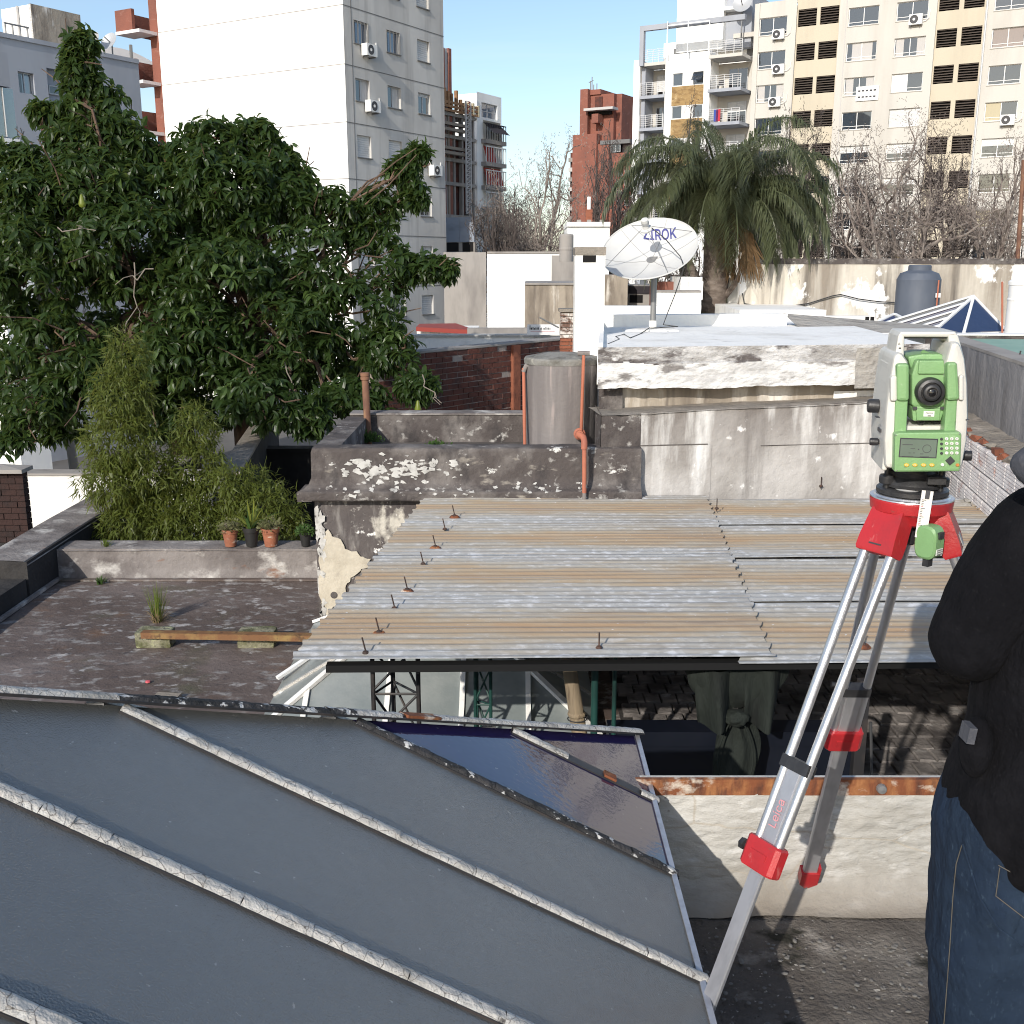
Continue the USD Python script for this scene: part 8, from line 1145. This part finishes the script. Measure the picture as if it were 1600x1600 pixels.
# ---------------------------------------------------------------- palm
PY = 21.0; pc0 = aty(1128, 318, PY); pbase = aty(1112, 500, PY); pl = thing('palm_tree', 'drooping feather palm with dark green fronds behind the satellite dish', 'palm tree', V(pbase[0], PY, -4.5)); rp = np.random.RandomState(21)
tz = np.linspace(-4.5, pc0[2] - .1, 40); wob = .012 * np.sin(np.arange(40) * 2.2); put(pl, 'trunk', MB().tube([V(pbase[0] + (pc0[0] - pbase[0]) * max(0, (z - 0) / (pc0[2])) * .9, PY, z) for z in tz], np.interp(tz, [-4.5, .4, 1.4, pc0[2]], [.30, .27, .25, .30]) + wob, 16), 'palm_trunk', smooth=True)
a = aty(1108, 455, PY - .1); b = aty(1075, 405, PY - .3); put(pl, 'old_sheath', MB().tube([a, (a + b) / 2 + V(-.06, 0, -.05), b, b + V(-.25, 0, .12)], [.10, .09, .06, .02], 9), 'palm_trunk', smooth=True); a = aty(1133, 462, PY - .1); b = aty(1158, 420, PY - .4); put(pl, 'old_sheath', MB().tube([a, (a + b) / 2 + V(.03, 0, -.05), b], [.07, .05, .03], 8), 'palm_trunk', smooth=True)
def frond(az, el, L, droop, dry=False, leaf=.52, K=58, hang=.75):
    n = 18; d = V(math.sin(az) * math.cos(el), math.cos(az) * math.cos(el), math.sin(el)); p = pc0 + d * .15 + rp.randn(3) * .05; pts = [p]; stp = L / n
    for i in range(n): d = unit(d + V(0, 0, -droop * (.5 + i / n) / n * 2.0)); p = p + d * stp; pts.append(p)
    pts = np.array(pts); m = MB().tube(pts, np.linspace(.03, .006, n + 1), 5); T = np.linspace(.14, .995, K); X = np.array([np.interp(T, np.linspace(0, 1, n + 1), pts[:, c]) for c in range(3)]).T; tg = np.gradient(X, axis=0); tg /= np.linalg.norm(tg, axis=1, keepdims=True)
    sd_ = np.cross(tg, V(0, 0, 1)); sd_ /= np.maximum(np.linalg.norm(sd_, axis=1, keepdims=True), .2)
    for s in (-1, 1):
        for lay in range(2):
            k = K; ll = leaf * np.sin(np.clip(T * 1.15 + .22, 0, 1) * math.pi * .82) ** .6 * rp.uniform(.75, 1.1, k); d1 = sd_ * s * rp.uniform(.5, 1.0, (k, 1)) + tg * rp.uniform(.3, .75, (k, 1)) + V(0, 0, 1) * rp.uniform(-.35, .45, (k, 1)); d1 /= np.linalg.norm(d1, axis=1, keepdims=True); w = np.cross(d1, V(0, 0, 1)); w /= np.maximum(np.linalg.norm(w, axis=1, keepdims=True), .1); w *= .0085
            A = X + rp.randn(k, 3) * .008; B = A + d1 * ll[:, None] * .5 + V(0, 0, -1) * (ll * .10 * hang)[:, None]; d2 = d1 * (1 - hang * .6) + V(0, 0, -hang * .9); Cc = B + d2 * ll[:, None] * .55
            v = np.stack([A - w * .6, A + w * .6, B - w, B + w, Cc], 1).reshape(-1, 3); q = np.arange(k)[:, None] * 5; m.add(v, np.vstack([q + [0, 1, 3], q + [0, 3, 2], q + [2, 3, 4]]))
    put(pl, 'dry_frond' if dry else 'frond', m, 'palm_dry' if dry else 'palm_leaf')
for i in range(46): t = (i + .5) / 46; frond(i * 2.399 + rp.uniform(-.3, .3), 1.28 - 1.25 * t + rp.uniform(-.15, .15), rp.uniform(1.8, 2.5) * (1 - .12 * t), 1.1 + .4 * t + rp.uniform(-.25, .3), leaf=.58, K=84, hang=.80)
for az, el in ((-1.5, .9), (1.5, 1.0), (-1.9, .6), (1.9, .65), (2.6, 1.1), (-2.6, 1.2), (1.2, .75), (-1.2, 1.2)): frond(az, el, rp.uniform(2.3, 2.8), 1.45, leaf=.60, K=90, hang=.95)
for i in range(4): frond(2.6 + rp.uniform(-.5, .9), -.9 + rp.uniform(-.3, .2), rp.uniform(1.0, 1.5), .8, True, .35, 40, .9)
m = MB(); [m.tube([pc0 + V(.15, -.35, -.35), pc0 + V(.25 + .25 * rp.rand(), -.6, -.55 - .1 * rp.rand()), pc0 + V(.2 + .5 * rp.rand(), -.7, -1.0 - .5 * rp.rand())], .008, 4) for _ in range(90)]; put(pl, 'flower_stalks', m, 'palm_dry', kind='stuff')
# ---------------------------------------------------------------- bare street trees
def bare_tree(label, x, ytop, Y, half, seed, mat='bare_bark', levels=5, name='bare_tree'):
    """grown level by level: every branch is a short crooked run of pieces that sends out side shoots"""
    r = np.random.RandomState(seed); top = aty(x, ytop, Y); b = V(top[0] + r.randn() * .3, Y, -5.0); H = top[2] + 5.0; wd = 1.35 * half * Y / F; t = thing(name, label, 'tree', b)
    fk = np.array([0, 0, .36]); nb = 9; p = np.tile(fk, (nb, 1)) + np.array([[0, 0, .05 * (k - 4)] for k in range(nb)]); an = np.arange(nb) * 2.4 + r.rand(nb); d = np.stack([np.cos(an) * .85, np.sin(an) * .85, np.full(nb, 1.0)], -1); d[0] = [0.05, 0, 1]; d[1, :2] *= .4; d /= np.linalg.norm(d, axis=1, keepdims=True); l = np.full(nb, .30); rad = np.full(nb, .0105); S = []
    for lev in range(levels + 1):
        n = 5 if lev < 2 else 4; np_, nd, nl_, nr = [], [], [], []
        for i in range(n):
            d = d + r.randn(len(d), 3) * (.17 + .08 * lev) + [0, 0, .05 if lev < 3 else .0]; d /= np.linalg.norm(d, axis=1, keepdims=True); q = p + d * (l / n)[:, None]; a0, a1 = rad * (1 - .4 * i / n), rad * (1 - .4 * (i + 1) / n); S.append((p, q, a0, a1, np.full(len(p), lev))); p = q
            if lev < levels and (i or lev > 1):
                k = r.rand(len(p)) < (1.0 if lev < 2 else .75 if lev < 4 else .66); dv = d[k] + r.randn(k.sum(), 3) * .75; np_.append(p[k]); nd.append(dv / np.linalg.norm(dv, axis=1, keepdims=True)); nl_.append(l[k] * r.uniform(.46, .70, k.sum())); nr.append(np.maximum(a1[k] * .62, .0011))
        if lev < levels: dv = d + r.randn(len(d), 3) * .25; np_.append(p); nd.append(dv / np.linalg.norm(dv, axis=1, keepdims=True)); nl_.append(l * .62); nr.append(np.maximum(rad * .55, .0011)); p, d, l, rad = np.vstack(np_), np.vstack(nd), np.concatenate(nl_), np.concatenate(nr)
    P, Q, r0, r1, lv = [np.concatenate([s[i] for s in S]) for i in range(5)]; zs = H / np.percentile(Q[:, 2], 99.8); xs = wd / np.percentile(np.abs(Q[:, :2]), 97); sc = np.array([xs, xs, zs]); P, Q = P * sc + b, Q * sc + b; r0, r1 = r0 * H * .8, r1 * H * .8; fkw = fk * sc + b
    tp = [b + (fkw - b) * k + V(.06 * math.sin(k * 5 + seed), 0, 0) for k in np.linspace(0, 1, 7)]; put(t, 'trunk', MB().tube(tp, np.linspace(H * .015, H * .0095, 7), 9), 'pale_bark' if mat == 'pale_bark' else mat, smooth=True)
    big = lv < 3; put(t, 'branches', segs_mesh(P[big], Q[big], r0[big], r1[big], 5), mat, kind='stuff'); small = np.where(~big)[0]; small = small[r.permutation(len(small))[:15000]] if len(small) > 15000 else small
    put(t, 'twigs', segs_mesh(P[small], Q[small], np.maximum(r0[small], .014), np.maximum(r1[small], .011), 3), mat, kind='stuff'); return t
for i, a in enumerate([
    ('pale-barked bare tree in the gap left of the brick tower', 848, 205, 58, 52, 'pale_bark'), ('bare tree before the tan stone bands of the balcony wing', 1085, 160, 64, 40, 'bare_bark'), ('bare tree between the brick tower and the balcony wing', 968, 205, 66, 34, 'bare_bark'), ('bare tree against the first cream louvred strip, right of the palm', 1262, 165, 60, 60, 'bare_bark'), ('bare tree with pale trunk before the middle windows of the long block', 1432, 165, 56, 80, 'pale_bark'),
    ('bare tree in front of the second cream louvred strip', 1500, 190, 62, 60, 'bare_bark'), ('bare tree at the right edge before the long block', 1580, 205, 57, 56, 'pale_bark'), ('low bare tree between the two cream strips', 1345, 205, 60, 56, 'bare_bark'), ('bare tree in front of the narrow white balcony block', 768, 300, 56, 34, 'bare_bark'), ('bare tree low beside the pale tower edge', 812, 290, 66, 50, 'bare_bark'), ('slim bare tree between palm and long block', 1205, 190, 66, 34, 'bare_bark')]):
    bare_tree(a[0], a[1], a[2], a[3], a[4], 31 + i, a[5], levels=5 if a[4] > 45 else 4)
bare_tree('greyish bare bush-like tree before the grey block at the far left', 62, 215, 30, 46, 77, 'twig_grey', levels=4)
# far brushwood that closes the gap between the buildings
rf = np.random.RandomState(3); n = 5200; bx0 = np.stack([rf.uniform(-24, 34, n), rf.uniform(125, 150, n), np.abs(rf.randn(n)) * 3.0 - 2], -1); dq_ = rf.randn(n, 3) * .5 + [0, 0, 1]; solo('far_brushwood', segs_mesh(bx0, bx0 + dq_ * rf.uniform(1.0, 3.4, (n, 1)), rf.uniform(.03, .10, n), rf.uniform(.01, .03, n), 3), 'bare_bark', 'far brown mass of bare trees in the gap between the buildings', 'trees', kind='stuff')
t = thing('rusty_pole', 'thin rusty brown pole at the right edge before the long block', 'pole', aty(1597, 300, 30)); put(t, 'shaft', MB().tube([aty(1600, 250, 30), aty(1590, 405, 30)], .06, 8), 'pipe_rust')
